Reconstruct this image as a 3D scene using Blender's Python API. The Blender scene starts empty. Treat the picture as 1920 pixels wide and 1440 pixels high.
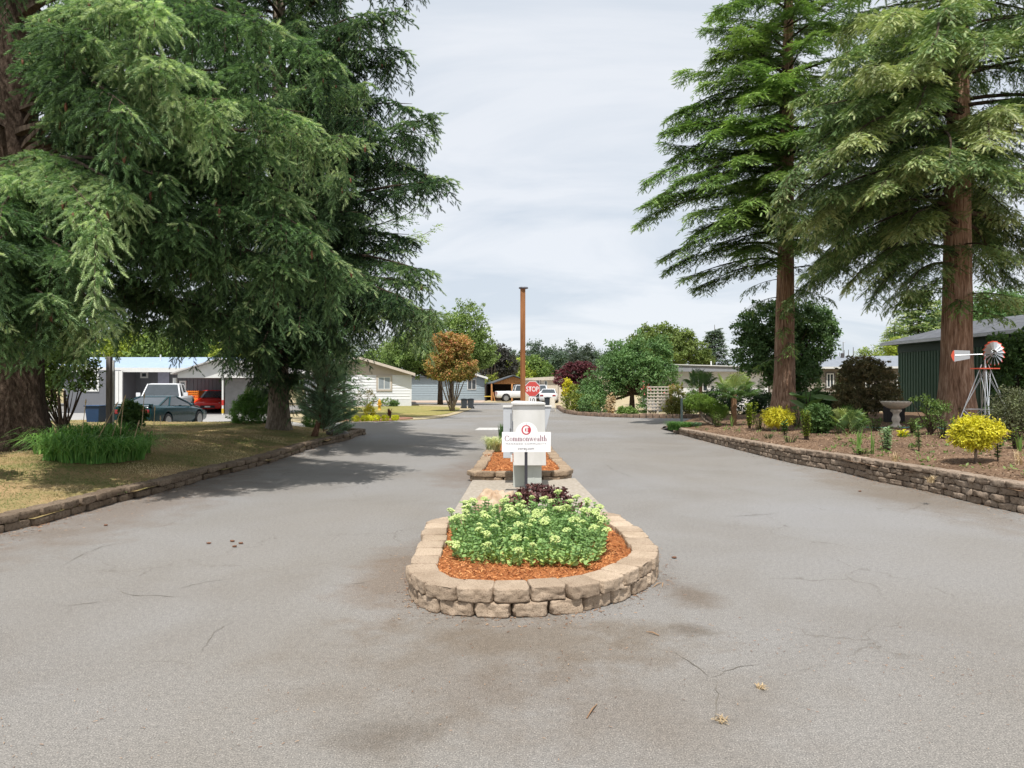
import bpy, math, random
import numpy as np
from mathutils import Vector, Matrix
random.seed(7); rng = np.random.default_rng(11)
S = bpy.context.scene; COL = S.collection
R = math.radians
# ---------------- camera, sky, sun, exposure ----------------
H, F, HY = 1.7, 1280.0, 724.0        # eye height; focal length and horizon row on the 1920-wide photograph
cd = bpy.data.cameras.new('camera'); cam = bpy.data.objects.new('camera', cd); COL.objects.link(cam)
cam.location = (0, 0, H); cam.rotation_euler = (R(90) + math.atan((HY-720)/F), 0, 0)
cd.sensor_width = 36; cd.lens = 24; cd.clip_end = 4000; cd.clip_start = 0.05
S.camera = cam
S.view_settings.view_transform = 'Standard'; S.view_settings.look = 'None'
S.view_settings.exposure = 0.2; S.view_settings.gamma = 1.0
S.cycles.max_bounces = 5; S.cycles.diffuse_bounces = 3; S.cycles.transmission_bounces = 4; S.cycles.transparent_max_bounces = 6
EL, AZ = R(65), R(-8)
W = bpy.data.worlds.new('World'); S.world = W; W.use_nodes = True
nt = W.node_tree; N = nt.nodes; L = nt.links; N.clear()
sky = N.new('ShaderNodeTexSky'); sky.sky_type = 'NISHITA'; sky.sun_disc = False
sky.sun_elevation = EL; sky.sun_rotation = math.pi - AZ
tc = N.new('ShaderNodeTexCoord'); sp = N.new('ShaderNodeSeparateXYZ'); L.new(tc.outputs['Generated'], sp.inputs[0])
ad = N.new('ShaderNodeMath'); ad.operation = 'ADD'; ad.inputs[1].default_value = 0.22; L.new(sp.outputs['Z'], ad.inputs[0])
mx = N.new('ShaderNodeMath'); mx.operation = 'MAXIMUM'; mx.inputs[1].default_value = 0.05; L.new(ad.outputs[0], mx.inputs[0])
d1 = N.new('ShaderNodeMath'); d1.operation = 'DIVIDE'; L.new(sp.outputs['X'], d1.inputs[0]); L.new(mx.outputs[0], d1.inputs[1])
d2 = N.new('ShaderNodeMath'); d2.operation = 'DIVIDE'; L.new(sp.outputs['Y'], d2.inputs[0]); L.new(mx.outputs[0], d2.inputs[1])
cb = N.new('ShaderNodeCombineXYZ'); L.new(d1.outputs[0], cb.inputs[0]); L.new(d2.outputs[0], cb.inputs[1])
mp = N.new('ShaderNodeMapping'); mp.inputs['Scale'].default_value = (0.8, 1.5, 1); L.new(cb.outputs[0], mp.inputs[0])
nz = N.new('ShaderNodeTexNoise'); nz.inputs['Scale'].default_value = 1.3; nz.inputs['Detail'].default_value = 6
nz.inputs['Roughness'].default_value = 0.55; nz.inputs['Distortion'].default_value = 0.6; L.new(mp.outputs[0], nz.inputs['Vector'])
cr = N.new('ShaderNodeValToRGB'); e = cr.color_ramp.elements
e[0].position = 0.36; e[0].color = (0.63, 0.69, 0.765, 1); e[1].position = 0.56; e[1].color = (0.79, 0.82, 0.865, 1)
L.new(nz.outputs['Fac'], cr.inputs[0])
sc = N.new('ShaderNodeVectorMath'); sc.operation = 'SCALE'; sc.inputs['Scale'].default_value = 10.0; L.new(cr.outputs[0], sc.inputs[0])
mc = N.new('ShaderNodeMixRGB'); mc.inputs[0].default_value = 0.88; L.new(sky.outputs[0], mc.inputs[1]); L.new(sc.outputs[0], mc.inputs[2])
bg = N.new('ShaderNodeBackground'); bg.inputs['Strength'].default_value = 0.1; L.new(mc.outputs[0], bg.inputs[0])
wo = N.new('ShaderNodeOutputWorld'); L.new(bg.outputs[0], wo.inputs[0])
sl = bpy.data.lights.new('sun', 'SUN'); sl.energy = 4.7; sl.angle = R(0.6); sl.color = (1.0, 0.965, 0.91)
sun = bpy.data.objects.new('sun', sl); COL.objects.link(sun)
sdir = Vector((math.sin(AZ)*math.cos(EL), -math.cos(AZ)*math.cos(EL), math.sin(EL)))
sun.rotation_euler = sdir.to_track_quat('Z', 'Y').to_euler(); sun.location = (20, -40, 60)
# ---------------- helpers ----------------
def G(px, py, z=0.0):
    Y = (H-z)*F/(py-HY); return ((px-960)*Y/F, Y, z)
def P(px, py, Y): return ((px-960)*Y/F, Y, H-(py-HY)*Y/F)
def GH(px, py, zf):
    z = 0.2
    for _ in range(30):
        Y = (H-z)*F/(py-HY); x = (px-960)*Y/F; z = 0.5*z+0.5*float(zf(x, Y))
    return (x, Y, z)
def hsh(a, b, c):
    n = (a*374761393 + b*668265263 + c*1274126177) & 0xffffffff
    n = ((n ^ (n >> 13))*1274126177) & 0xffffffff
    return ((n ^ (n >> 16)) & 0xffff)/65535.0
def vn(p, s=1.0):
    p = np.asarray(p, float)*s + 1000.0; i = np.floor(p).astype(np.int64); f = p-i; u = f*f*(3-2*f); r = 0
    for a in (0, 1):
        for b in (0, 1):
            for c in (0, 1):
                w = (u[:,0] if a else 1-u[:,0])*(u[:,1] if b else 1-u[:,1])*(u[:,2] if c else 1-u[:,2])
                r = r + w*hsh(i[:,0]+a, i[:,1]+b, i[:,2]+c)
    return r
def fbm(p, s=1.0, o=3):
    r = 0; a = 0.5; t = 0
    for k in range(o): r = r + a*vn(p, s*2**k); t += a; a *= 0.5
    return r/t
def nrm(a): return a/np.maximum(np.linalg.norm(a, axis=-1, keepdims=True), 1e-9)
class MB:
    def __init__(s): s.V = []; s.G = []; s.T = []; s.n = 0
    def add(s, V, Fc, tint=None):
        V = np.asarray(V, float).reshape(-1, 3)
        if isinstance(Fc, np.ndarray): s.G.append(Fc+s.n)
        else:
            by = {}
            for f in Fc: by.setdefault(len(f), []).append(f)
            for k, l in by.items(): s.G.append(np.array(l, int)+s.n)
        s.V.append(V); s.T.append(np.full(len(V), 0.5) if tint is None else np.broadcast_to(np.asarray(tint, float), (len(V),)))
        s.n += len(V); return s
    def box(s, c, d, rz=0.0, M=None, tint=None):
        x, y, z = [q/2 for q in d]
        V = np.array([(-x,-y,-z),(x,-y,-z),(x,y,-z),(-x,y,-z),(-x,-y,z),(x,-y,z),(x,y,z),(-x,y,z)])
        if M is not None: V = V@np.array(M.to_3x3()).T
        if rz: cz, sz = math.cos(rz), math.sin(rz); V = V@np.array([[cz,sz,0],[-sz,cz,0],[0,0,1]])
        return s.add(V+np.array(c), [(0,3,2,1),(4,5,6,7),(0,1,5,4),(1,2,6,5),(2,3,7,6),(3,0,4,7)], tint)
    def b2(s, x0, x1, y0, y1, z0, z1): return s.box(((x0+x1)/2,(y0+y1)/2,(z0+z1)/2), (abs(x1-x0),abs(y1-y0),abs(z1-z0)))
    def tube(s, pts, r, seg=8, cap=True, tint=None, sx=1.0):
        pts = np.asarray(pts, float); n = len(pts); r = np.broadcast_to(np.asarray(r, float), (n,))
        t = nrm(np.gradient(pts, axis=0)); up = np.array([0,0,1.0]) if abs(t[0][2]) < 0.9 else np.array([1.0,0,0])
        V = []
        for i in range(n):
            a = np.cross(up, t[i]); a /= max(np.linalg.norm(a), 1e-9); b = np.cross(t[i], a); up = b if abs(t[i] @ b) < 1 else up
            th = np.arange(seg)*2*math.pi/seg
            V.append(pts[i]+r[i]*(np.cos(th)[:,None]*a*sx+np.sin(th)[:,None]*b))
        V = np.vstack(V); i = np.arange(n-1)[:,None]*seg; j = np.arange(seg)[None,:]; k = (j+1) % seg
        q = np.stack([i+j, i+k, i+seg+k, i+seg+j], -1).reshape(-1, 4)
        s.add(V, q, tint)
        if cap:
            s.G.append(np.array([list(range(seg))[::-1]])+s.n-len(V)); s.G.append(np.array([list(range(seg))])+s.n-seg)
        return s
    def lathe(s, prof, c=(0,0,0), seg=20, mod=None):
        V = []; n = len(prof)
        for (r, z) in prof:
            th = np.arange(seg)*2*math.pi/seg; rr = r*(1+(mod(th, z) if mod else 0*th))
            V.append(np.stack([rr*np.cos(th)+c[0], rr*np.sin(th)+c[1], np.full(seg, z+c[2])], -1))
        V = np.vstack(V); i = np.arange(n-1)[:,None]*seg; j = np.arange(seg)[None,:]; k = (j+1) % seg
        s.add(V, np.stack([i+j, i+k, i+seg+k, i+seg+j], -1).reshape(-1, 4))
        s.G.append(np.array([list(range(seg))[::-1]])+s.n-len(V)); s.G.append(np.array([list(range(seg))])+s.n-seg); return s
    def prism(s, pts, z0, z1):
        n = len(pts); V = [(x, y, z0) for x, y in pts]+[(x, y, z1) for x, y in pts]
        return s.add(V, [tuple(range(n))[::-1], tuple(range(n, 2*n))]+[(i, (i+1) % n, n+(i+1) % n, n+i) for i in range(n)])
    def vprism(s, pts, y0, y1):        # outline in x,z extruded along y (y0 nearer the viewer)
        n = len(pts); V = [(x, y0, z) for x, z in pts]+[(x, y1, z) for x, z in pts]
        return s.add(V, [tuple(range(n)), tuple(range(n, 2*n))[::-1]]+[(i, n+i, n+(i+1) % n, (i+1) % n) for i in range(n)])
    def ell(s, c, r, seg=12, rings=8, amp=0.0, fr=3.0, tint=None):
        V = [(0,0,-1)]
        for i in range(1, rings):
            a = math.pi*i/rings
            for j in range(seg): b = 2*math.pi*j/seg; V.append((math.sin(a)*math.cos(b), math.sin(a)*math.sin(b), -math.cos(a)))
        V.append((0,0,1)); V = np.array(V)
        if amp: V = V*(1+amp*(fbm(V+np.array(c)*3.1, fr)-0.5)*2)[:,None]
        f = [(0, 1+(j+1) % seg, 1+j) for j in range(seg)]
        for i in range(rings-2):
            for j in range(seg):
                a = 1+i*seg; f.append((a+j, a+(j+1) % seg, a+seg+(j+1) % seg, a+seg+j))
        a = 1+(rings-2)*seg; f += [(a+j, a+(j+1) % seg, len(V)-1) for j in range(seg)]
        return s.add(V*np.array(r)+np.array(c), f, tint)
    def xf(s, M):
        A = np.array(M.to_3x3()); t = np.array(M.translation); s.V = [v@A.T+t for v in s.V]; return s
    def build(s, name, mat=None, parent=None, smooth=False, bevel=0.0):
        me = bpy.data.meshes.new(name); V = np.vstack(s.V); me.vertices.add(len(V)); me.vertices.foreach_set('co', V.astype(np.float32).ravel())
        lt = np.concatenate([np.full(len(g), g.shape[1]) for g in s.G]); li = np.concatenate([g.ravel() for g in s.G])
        me.loops.add(len(li)); me.loops.foreach_set('vertex_index', li.astype(np.int32))
        me.polygons.add(len(lt)); me.polygons.foreach_set('loop_start', np.concatenate([[0], np.cumsum(lt)[:-1]]).astype(np.int32))
        me.polygons.foreach_set('loop_total', lt.astype(np.int32))
        at = me.attributes.new('tint', 'FLOAT', 'POINT'); at.data.foreach_set('value', np.concatenate(s.T).astype(np.float32))
        me.polygons.foreach_set('use_smooth', np.full(len(lt), bool(smooth)))
        me.update(calc_edges=True)
        if mat: me.materials.append(mat)
        o = bpy.data.objects.new(name, me); COL.objects.link(o)
        if parent:
            o.parent = parent
            if parent.parent is None: o.matrix_parent_inverse = Matrix.Translation(-parent.location)
        if bevel:
            m = o.modifiers.new('bevel', 'BEVEL'); m.width = bevel; m.segments = 2; m.limit_method = 'ANGLE'; m.angle_limit = R(40)
        return o
def tag(o, label, cat, group=None, kind=None):
    if label: o['label'] = label
    if cat: o['category'] = cat
    if group: o['group'] = group
    if kind: o['kind'] = kind
    return o
def thing(name, label, cat, loc=(0,0,0), group=None):
    o = bpy.data.objects.new(name, None); COL.objects.link(o); o.location = loc; o.empty_display_size = 0.3; return tag(o, label, cat, group)
def struct(o): o['kind'] = 'structure'; return o
def clone(root, loc, rz=None, label=None, sc=None):
    r = root.copy(); COL.objects.link(r); r.location = loc
    if rz is not None: r.rotation_euler = (0, 0, rz)
    if label: r['label'] = label
    if sc: r.scale = (sc, sc, sc)
    for ch in [o for o in COL.objects if o.parent is root]:
        c = ch.copy(); COL.objects.link(c); c.parent = r
        for g in [o for o in COL.objects if o.parent is ch]:
            d = g.copy(); COL.objects.link(d); d.parent = c
    return r
# ---------------- materials ----------------
def newmat(name):
    m = bpy.data.materials.new(name); m.use_nodes = True; t = m.node_tree; t.nodes.clear()
    o = t.nodes.new('ShaderNodeOutputMaterial'); b = t.nodes.new('ShaderNodeBsdfPrincipled'); t.links.new(b.outputs[0], o.inputs[0])
    return m, t, b, o
def rgba(c): return (c[0], c[1], c[2], 1)
def noise_node(t, scale, detail=4, vec=None, rough=0.55, mscale=None, dist=0.0):
    n = t.nodes.new('ShaderNodeTexNoise'); n.inputs['Scale'].default_value = scale; n.inputs['Detail'].default_value = detail
    n.inputs['Roughness'].default_value = rough; n.inputs['Distortion'].default_value = dist
    c = vec
    if c is None: c = t.nodes.new('ShaderNodeTexCoord').outputs['Object']
    if mscale:
        m = t.nodes.new('ShaderNodeMapping'); m.inputs['Scale'].default_value = mscale; t.links.new(c, m.inputs[0]); c = m.outputs[0]
    t.links.new(c, n.inputs['Vector']); return n
def ramp(t, src, stops):
    r = t.nodes.new('ShaderNodeValToRGB'); el = r.color_ramp.elements
    while len(el) < len(stops): el.new(0.5)
    for e_, (p, c) in zip(el, stops): e_.position = p; e_.color = rgba(c)
    t.links.new(src, r.inputs[0]); return r.outputs[0]
def mixc(t, f, a, b, mode='MIX'):
    m = t.nodes.new('ShaderNodeMixRGB'); m.blend_type = mode
    for i, q in enumerate((f, a, b)):
        if isinstance(q, (int, float)): m.inputs[i].default_value = q
        elif isinstance(q, tuple): m.inputs[i].default_value = rgba(q)
        else: t.links.new(q, m.inputs[i])
    return m.outputs[0]
def bump(t, b, src, strength=0.3, dist=0.01):
    n = t.nodes.new('ShaderNodeBump'); n.inputs['Strength'].default_value = strength; n.inputs['Distance'].default_value = dist
    t.links.new(src, n.inputs['Height']); t.links.new(n.outputs[0], b.inputs['Normal'])
def M_(name, c, rough=0.7, metal=0.0, c2=None, vs=4.0, bs=0.0, bscale=60.0, bd=0.005, ms=None, spec=0.5, coat=0.0, detail=4):
    m, t, b, o = newmat(name)
    b.inputs['Roughness'].default_value = rough; b.inputs['Metallic'].default_value = metal; b.inputs['Specular IOR Level'].default_value = spec
    b.inputs['Coat Weight'].default_value = coat
    c2 = c2 or tuple(q*0.82 for q in c)
    n = noise_node(t, vs, detail, mscale=ms)
    t.links.new(ramp(t, n.outputs['Fac'], [(0.3, c2), (0.7, c)]), b.inputs['Base Color'])
    if bs: bump(t, b, noise_node(t, bscale, 3, mscale=ms).outputs['Fac'], bs, bd)
    return m
def leafmat(name, stops, trans=0.3, rough=0.55, vs=0.6, vamt=0.35, spec=0.3):
    m, t, b, o = newmat(name)
    a = t.nodes.new('ShaderNodeAttribute'); a.attribute_name = 'tint'
    k = len(stops); col = ramp(t, a.outputs['Fac'], [((i+0.0)/(k-1), tuple(min(.85, q*1.2) for q in c)) for i, c in enumerate(stops)])
    n = noise_node(t, vs, 3); sh = ramp(t, n.outputs['Fac'], [(0.3, (1-vamt,)*3), (0.7, (1.0+vamt*0.5,)*3)])
    col = mixc(t, 1.0, col, sh, 'MULTIPLY')
    t.links.new(col, b.inputs['Base Color']); b.inputs['Roughness'].default_value = rough; b.inputs['Specular IOR Level'].default_value = spec
    tr = t.nodes.new('ShaderNodeBsdfTranslucent'); t.links.new(mixc(t, 1.0, col, (1.15, 1.2, 0.7), 'MULTIPLY'), tr.inputs['Color'])
    mx = t.nodes.new('ShaderNodeMixShader'); mx.inputs[0].default_value = trans
    t.links.new(b.outputs[0], mx.inputs[1]); t.links.new(tr.outputs[0], mx.inputs[2]); t.links.new(mx.outputs[0], o.inputs[0])
    return m
def barkmat(name, c0, c1, c2, vs=(9,9,1.3), bd=0.05):
    m, t, b, o = newmat(name); b.inputs['Roughness'].default_value = 0.95; b.inputs['Specular IOR Level'].default_value = 0.15
    n = noise_node(t, 1.0, 6, mscale=vs, rough=0.65, dist=0.4)
    n2 = noise_node(t, 0.9, 4); c = ramp(t, n.outputs['Fac'], [(0.32, c0), (0.5, c1), (0.68, c2)])
    c = mixc(t, 0.8, c, ramp(t, n2.outputs['Fac'], [(0.3, (0.65,)*3), (0.7, (1.15,)*3)]), 'MULTIPLY')
    t.links.new(c, b.inputs['Base Color']); bump(t, b, n.outputs['Fac'], 0.9, bd); return m
def paint(name, c, rough=0.2): return M_(name, c, rough, c2=tuple(q*0.93 for q in c), vs=2, coat=0.0, spec=0.35)
WHITE = M_('white_paint', (0.72,0.72,0.70), 0.5, c2=(0.66,0.66,0.64), vs=3)
GLASS = M_('dark_glass', (0.05,0.06,0.07), 0.08, c2=(0.035,0.045,0.05), spec=0.8)
BLIND = M_('window_blind', (0.33,0.37,0.40), 0.25, c2=(0.24,0.27,0.30), vs=1.0, spec=0.8)
BLACK = M_('black_rubber', (0.02,0.02,0.022), 0.7)
STEEL = M_('brushed_steel', (0.45,0.46,0.48), 0.35, metal=0.8)
WOODD = barkmat('branch_bark', (0.03,0.022,0.016), (0.075,0.055,0.04), (0.13,0.10,0.075), vs=(20,20,6), bd=0.01)
# ---------------- ground ----------------
m, t, b, o = newmat('asphalt'); co = t.nodes.new('ShaderNodeTexCoord').outputs['Object']
fine = noise_node(t, 130, 2, co, 0.7); mid = noise_node(t, 28, 3, co, 0.7); big = noise_node(t, 0.35, 5, co, 0.6, dist=0.5); huge = noise_node(t, 0.12, 3, co)
c = ramp(t, fine.outputs['Fac'], [(0.32, (0.10,0.098,0.094)), (0.44, (0.20,0.195,0.188)), (0.57, (0.243,0.236,0.227)), (0.69, (0.42,0.41,0.39))])
c = mixc(t, 0.6, c, ramp(t, mid.outputs['Fac'], [(0.3, (0.72,)*3), (0.7, (1.22,1.2,1.18))]), 'MULTIPLY')
c = mixc(t, 0.75, c, ramp(t, big.outputs['Fac'], [(0.35, (0.88,0.845,0.80)), (0.5, (1.0,0.99,0.975)), (0.65, (1.07,1.075,1.09))]), 'MULTIPLY')
c = mixc(t, 0.8, c, ramp(t, huge.outputs['Fac'], [(0.4, (0.95,0.91,0.86)), (0.6, (1.02,1.03,1.06))]), 'MULTIPLY')
wn = noise_node(t, 2.2, 5, co, 0.65)
def stain(c, x, y, r, col, amt, sy=1.0, nmod=0.9):
    vm = t.nodes.new('ShaderNodeVectorMath'); vm.operation = 'SUBTRACT'; t.links.new(co, vm.inputs[0]); vm.inputs[1].default_value = (x, y, 0)
    vs = t.nodes.new('ShaderNodeVectorMath'); vs.operation = 'MULTIPLY'; t.links.new(vm.outputs[0], vs.inputs[0]); vs.inputs[1].default_value = (1/r, sy/r, 0)
    ln = t.nodes.new('ShaderNodeVectorMath'); ln.operation = 'LENGTH'; t.links.new(vs.outputs[0], ln.inputs[0])
    a = t.nodes.new('ShaderNodeMath'); a.operation = 'MULTIPLY_ADD'; t.links.new(wn.outputs['Fac'], a.inputs[0]); a.inputs[1].default_value = nmod*2; t.links.new(ln.outputs['Value'], a.inputs[2])
    mr = t.nodes.new('ShaderNodeMapRange'); t.links.new(a.outputs[0], mr.inputs['Value'])
    mr.inputs['From Min'].default_value = nmod+0.25; mr.inputs['From Max'].default_value = nmod+1.0; mr.inputs['To Min'].default_value = amt; mr.inputs['To Max'].default_value = 0
    return mixc(t, mr.outputs[0], c, col, 'MULTIPLY')
for (x, y, r, col, amt, sy) in [(1.0,4.72,0.55,(0.83,0.78,0.72),0.7,2.4), (1.25,4.75,0.2,(0.66,0.62,0.58),0.7,1.2), (0.2,4.6,1.3,(0.82,0.75,0.67),0.9,2.0),
        (-0.65,3.35,0.4,(0.74,0.72,0.70),0.7,1.5), (-0.3,4.2,1.3,(0.84,0.79,0.74),0.9,1.0), (-1.0,6.2,0.6,(0.80,0.68,0.58),0.9,0.4), (-0.9,13.5,0.8,(0.80,0.68,0.6),0.8,0.3),
        (-5.3,10,1.2,(0.80,0.70,0.62),0.9,0.25), (6.1,11,0.9,(0.82,0.74,0.66),0.9,0.22), (1.45,5.6,0.3,(0.66,0.56,0.47),0.8,0.6), (0.6,3.6,1.2,(0.86,0.82,0.78),0.9,1.4),
        (-6.5,7.2,1.2,(0.84,0.74,0.66),0.8,1.5)]:
    c = stain(c, x, y, r, col, amt, sy)
wv = noise_node(t, 1.6, 4, co, 0.6); vm_ = t.nodes.new('ShaderNodeVectorMath'); vm_.operation = 'MULTIPLY_ADD'; t.links.new(wv.outputs['Color'], vm_.inputs[0]); vm_.inputs[1].default_value = (0.9,0.9,0); t.links.new(co, vm_.inputs[2])
vo = t.nodes.new('ShaderNodeTexVoronoi'); vo.feature = 'DISTANCE_TO_EDGE'; vo.inputs['Scale'].default_value = 0.55; t.links.new(vm_.outputs[0], vo.inputs['Vector'])
mk = noise_node(t, 0.5, 3, co); ck = ramp(t, vo.outputs['Distance'], [(0.0, (0.62,0.59,0.55)), (0.006, (1.0,1.0,1.0))]); c = mixc(t, ramp(t, mk.outputs['Fac'], [(0.50, (0,0,0)), (0.60, (0.8,0.8,0.8))]), c, mixc(t, 1.0, c, ck, 'MULTIPLY'))
t.links.new(c, b.inputs['Base Color']); b.inputs['Roughness'].default_value = 0.9; b.inputs['Specular IOR Level'].default_value = 0.25
ba = t.nodes.new('ShaderNodeMath'); ba.operation = 'ADD'; t.links.new(fine.outputs['Fac'], ba.inputs[0]); t.links.new(mid.outputs['Fac'], ba.inputs[1])
bump(t, b, ba.outputs[0], 0.55, 0.004); ASPH = m
def earthmat(name, stops, s1=14, s2=0.5, s2r=((0.8,)*3, (1.15,)*3), bs=0.8, bd=0.02):
    m, t, b, o = newmat(name); co = t.nodes.new('ShaderNodeTexCoord').outputs['Object']
    n = noise_node(t, s1, 6, co, 0.7); k = len(stops)
    c = ramp(t, n.outputs['Fac'], [(0.3+0.4*i/(k-1), q) for i, q in enumerate(stops)])
    n2 = noise_node(t, s2, 4, co, 0.6); c = mixc(t, 0.9, c, ramp(t, n2.outputs['Fac'], [(0.35, s2r[0]), (0.65, s2r[1])]), 'MULTIPLY')
    t.links.new(c, b.inputs['Base Color']); b.inputs['Roughness'].default_value = 1; b.inputs['Specular IOR Level'].default_value = 0.1
    bump(t, b, n.outputs['Fac'], bs, bd); return m
SOIL = earthmat('bark_soil', [(0.06,0.037,0.024), (0.14,0.087,0.055), (0.22,0.143,0.092), (0.38,0.275,0.19)], 22, 0.6, ((0.7,)*3, (1.15,)*3))
LAWN = earthmat('dry_lawn', [(0.17,0.125,0.07), (0.33,0.25,0.14), (0.50,0.39,0.24)], 30, 0.7, ((0.55,0.70,0.45), (1.15,1.02,0.95)))
FIELD = earthmat('dry_field', [(0.20,0.17,0.08), (0.33,0.27,0.15), (0.40,0.34,0.2)], 6, 0.1)
MULCH = earthmat('cedar_mulch', [(0.16,0.05,0.02), (0.36,0.13,0.045), (0.55,0.24,0.09)], 60, 2.0)
CONC = M_('rough_concrete', (0.42,0.37,0.31), 0.9, c2=(0.27,0.23,0.18), vs=18, bs=0.6, bscale=70, detail=6)
PAINTW = M_('road_paint', (0.60,0.59,0.56), 0.8, c2=(0.38,0.37,0.36), vs=9)
def sheet(name, x0, x1, y0, y1, z, mat, nx=1, ny=1):
    mb = MB(); mb.add([(x0,y0,z),(x1,y0,z),(x1,y1,z),(x0,y1,z)], [(0,1,2,3)]); return struct(mb.build(name, mat))
sheet('ground', -1500, 1500, -300, 2500, -0.06, FIELD)
sheet('road', -45, 45, -12, 71, 0.0, ASPH)
def dpoly(x, y, pl):
    best = np.full(np.shape(x), 1e9)
    for (a, b_) in zip(pl[:-1], pl[1:]):
        ax, ay = a[0], a[1]; dx, dy = b_[0]-ax, b_[1]-ay; q = np.clip(((x-ax)*dx+(y-ay)*dy)/(dx*dx+dy*dy), 0, 1)
        best = np.minimum(best, np.hypot(x-ax-q*dx, y-ay-q*dy))
    return best
def inside(x, y, pg):
    c = np.zeros(np.shape(x), bool); n = len(pg)
    for i in range(n):
        x1, y1 = pg[i][0], pg[i][1]; x2, y2 = pg[(i+1) % n][0], pg[(i+1) % n][1]
        c ^= ((y1 > y) != (y2 > y)) & (x < (x2-x1)*(y-y1)/((y2-y1) if y2 != y1 else 1e-9)+x1)
    return c
def smooth_line(pts, step, closed=False):
    p = [np.array(q[:2], float) for q in pts]; out = []; n = len(p)
    for i in range(n if closed else n-1):
        if closed: a, b_, c_, d = p[i-1], p[i], p[(i+1) % n], p[(i+2) % n]
        else: a, b_, c_, d = p[max(i-1,0)], p[i], p[i+1], p[min(i+2,n-1)]
        for k in range(12):
            u = k/12; out.append(0.5*((2*b_)+(-a+c_)*u+(2*a-5*b_+4*c_-d)*u*u+(-a+3*b_-3*c_+d)*u**3))
    out.append(p[0] if closed else p[-1]); out = np.array(out); s_ = np.concatenate([[0], np.cumsum(np.linalg.norm(np.diff(out, axis=0), axis=1))])
    m_ = max(2, int(round(s_[-1]/step))); q = np.linspace(0, s_[-1], m_+1)
    return np.stack([np.interp(q, s_, out[:,0]), np.interp(q, s_, out[:,1])], -1)
def hfield(name, poly, zf, mat, cell, jit=0.0):
    xs = [q[0] for q in poly]; ys = [q[1] for q in poly]
    X = np.arange(min(xs)-cell, max(xs)+cell, cell); Yv = np.arange(min(ys)-cell, max(ys)+cell, cell)
    gx, gy = np.meshgrid(X, Yv, indexing='ij'); Z = zf(gx, gy)+jit*(fbm(np.stack([gx.ravel(), gy.ravel(), 0*gx.ravel()], -1), 3.0).reshape(gx.shape)-0.5)
    ny = len(Yv); i, j = np.meshgrid(np.arange(len(X)-1), np.arange(ny-1), indexing='ij')
    ok = inside(gx[:-1,:-1]+cell/2, gy[:-1,:-1]+cell/2, poly); i = i[ok]; j = j[ok]
    q = np.stack([i*ny+j, (i+1)*ny+j, (i+1)*ny+j+1, i*ny+j+1], -1)
    used, inv = np.unique(q, return_inverse=True); V = np.stack([gx.ravel(), gy.ravel(), Z.ravel()], -1)[used]
    mb = MB(); mb.add(V, inv.reshape(q.shape)); return mb.build(name, mat, smooth=True)
LW = [(-7.6,4.6), (-6.6,6.3), G(0,1000), G(109,975), G(219,944), G(310,922), G(400,896), G(500,870), G(590,840), G(650,826), G(667,819)]
LW = [(a[0], a[1]) for a in LW]+[(-5.2,24.2), (-6.4,24.9)]
RW = [G(1262,811), G(1381,842.7), G(1488,869), G(1576,885), G(1647,903), G(1736,920.6), G(1842,947), G(1913,962)]
RW = [(a[0], a[1]) for a in RW]+[(7.1,6.8), (7.7,4.8), (8.8,3.4)]
lawn_poly = LW+[(-8,25.4),(-14,26.2),(-30,27),(-40,27),(-40,-2),(-12,-2),(-9.5,2)]
bed_poly = RW[::-1]+[(5.9,27.0),(7.6,30.5),(11,33.5),(18,36),(32,37),(32,-2),(12,-2)]
def sst(x): x = np.clip(x, 0, 1); return x*x*(3-2*x)
LB = [(-6.4,24.9),(-8,25.4),(-14,26.2),(-30,27),(-40,27)]
def zlawn(x, y):
    d = dpoly(x, y, LW); db = dpoly(x, y, LB); z = 0.11+0.31*sst(d/3.0)+0.03*np.sin(x*0.9)*np.sin(y*0.7)
    return z*sst(db/1.3+0.15)
def zw(y): return np.interp(y, [9, 24], [0.36, 0.17])
BB = [(5.9,27.0),(7.6,30.5),(11,33.5),(18,36),(32,37)]
def zbed(x, y):
    d = dpoly(x, y, RW); db = dpoly(x, y, BB); return (zw(y)-0.03+np.minimum(d*0.035, 0.22)+0.03*np.sin(x*1.3+y)*np.sin(y*0.9))*sst(db/1.0+0.2)
struct(hfield('lawn', lawn_poly, zlawn, LAWN, 0.16, 0.03))
struct(hfield('garden_bed', bed_poly, zbed, SOIL, 0.14, 0.05))
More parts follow.
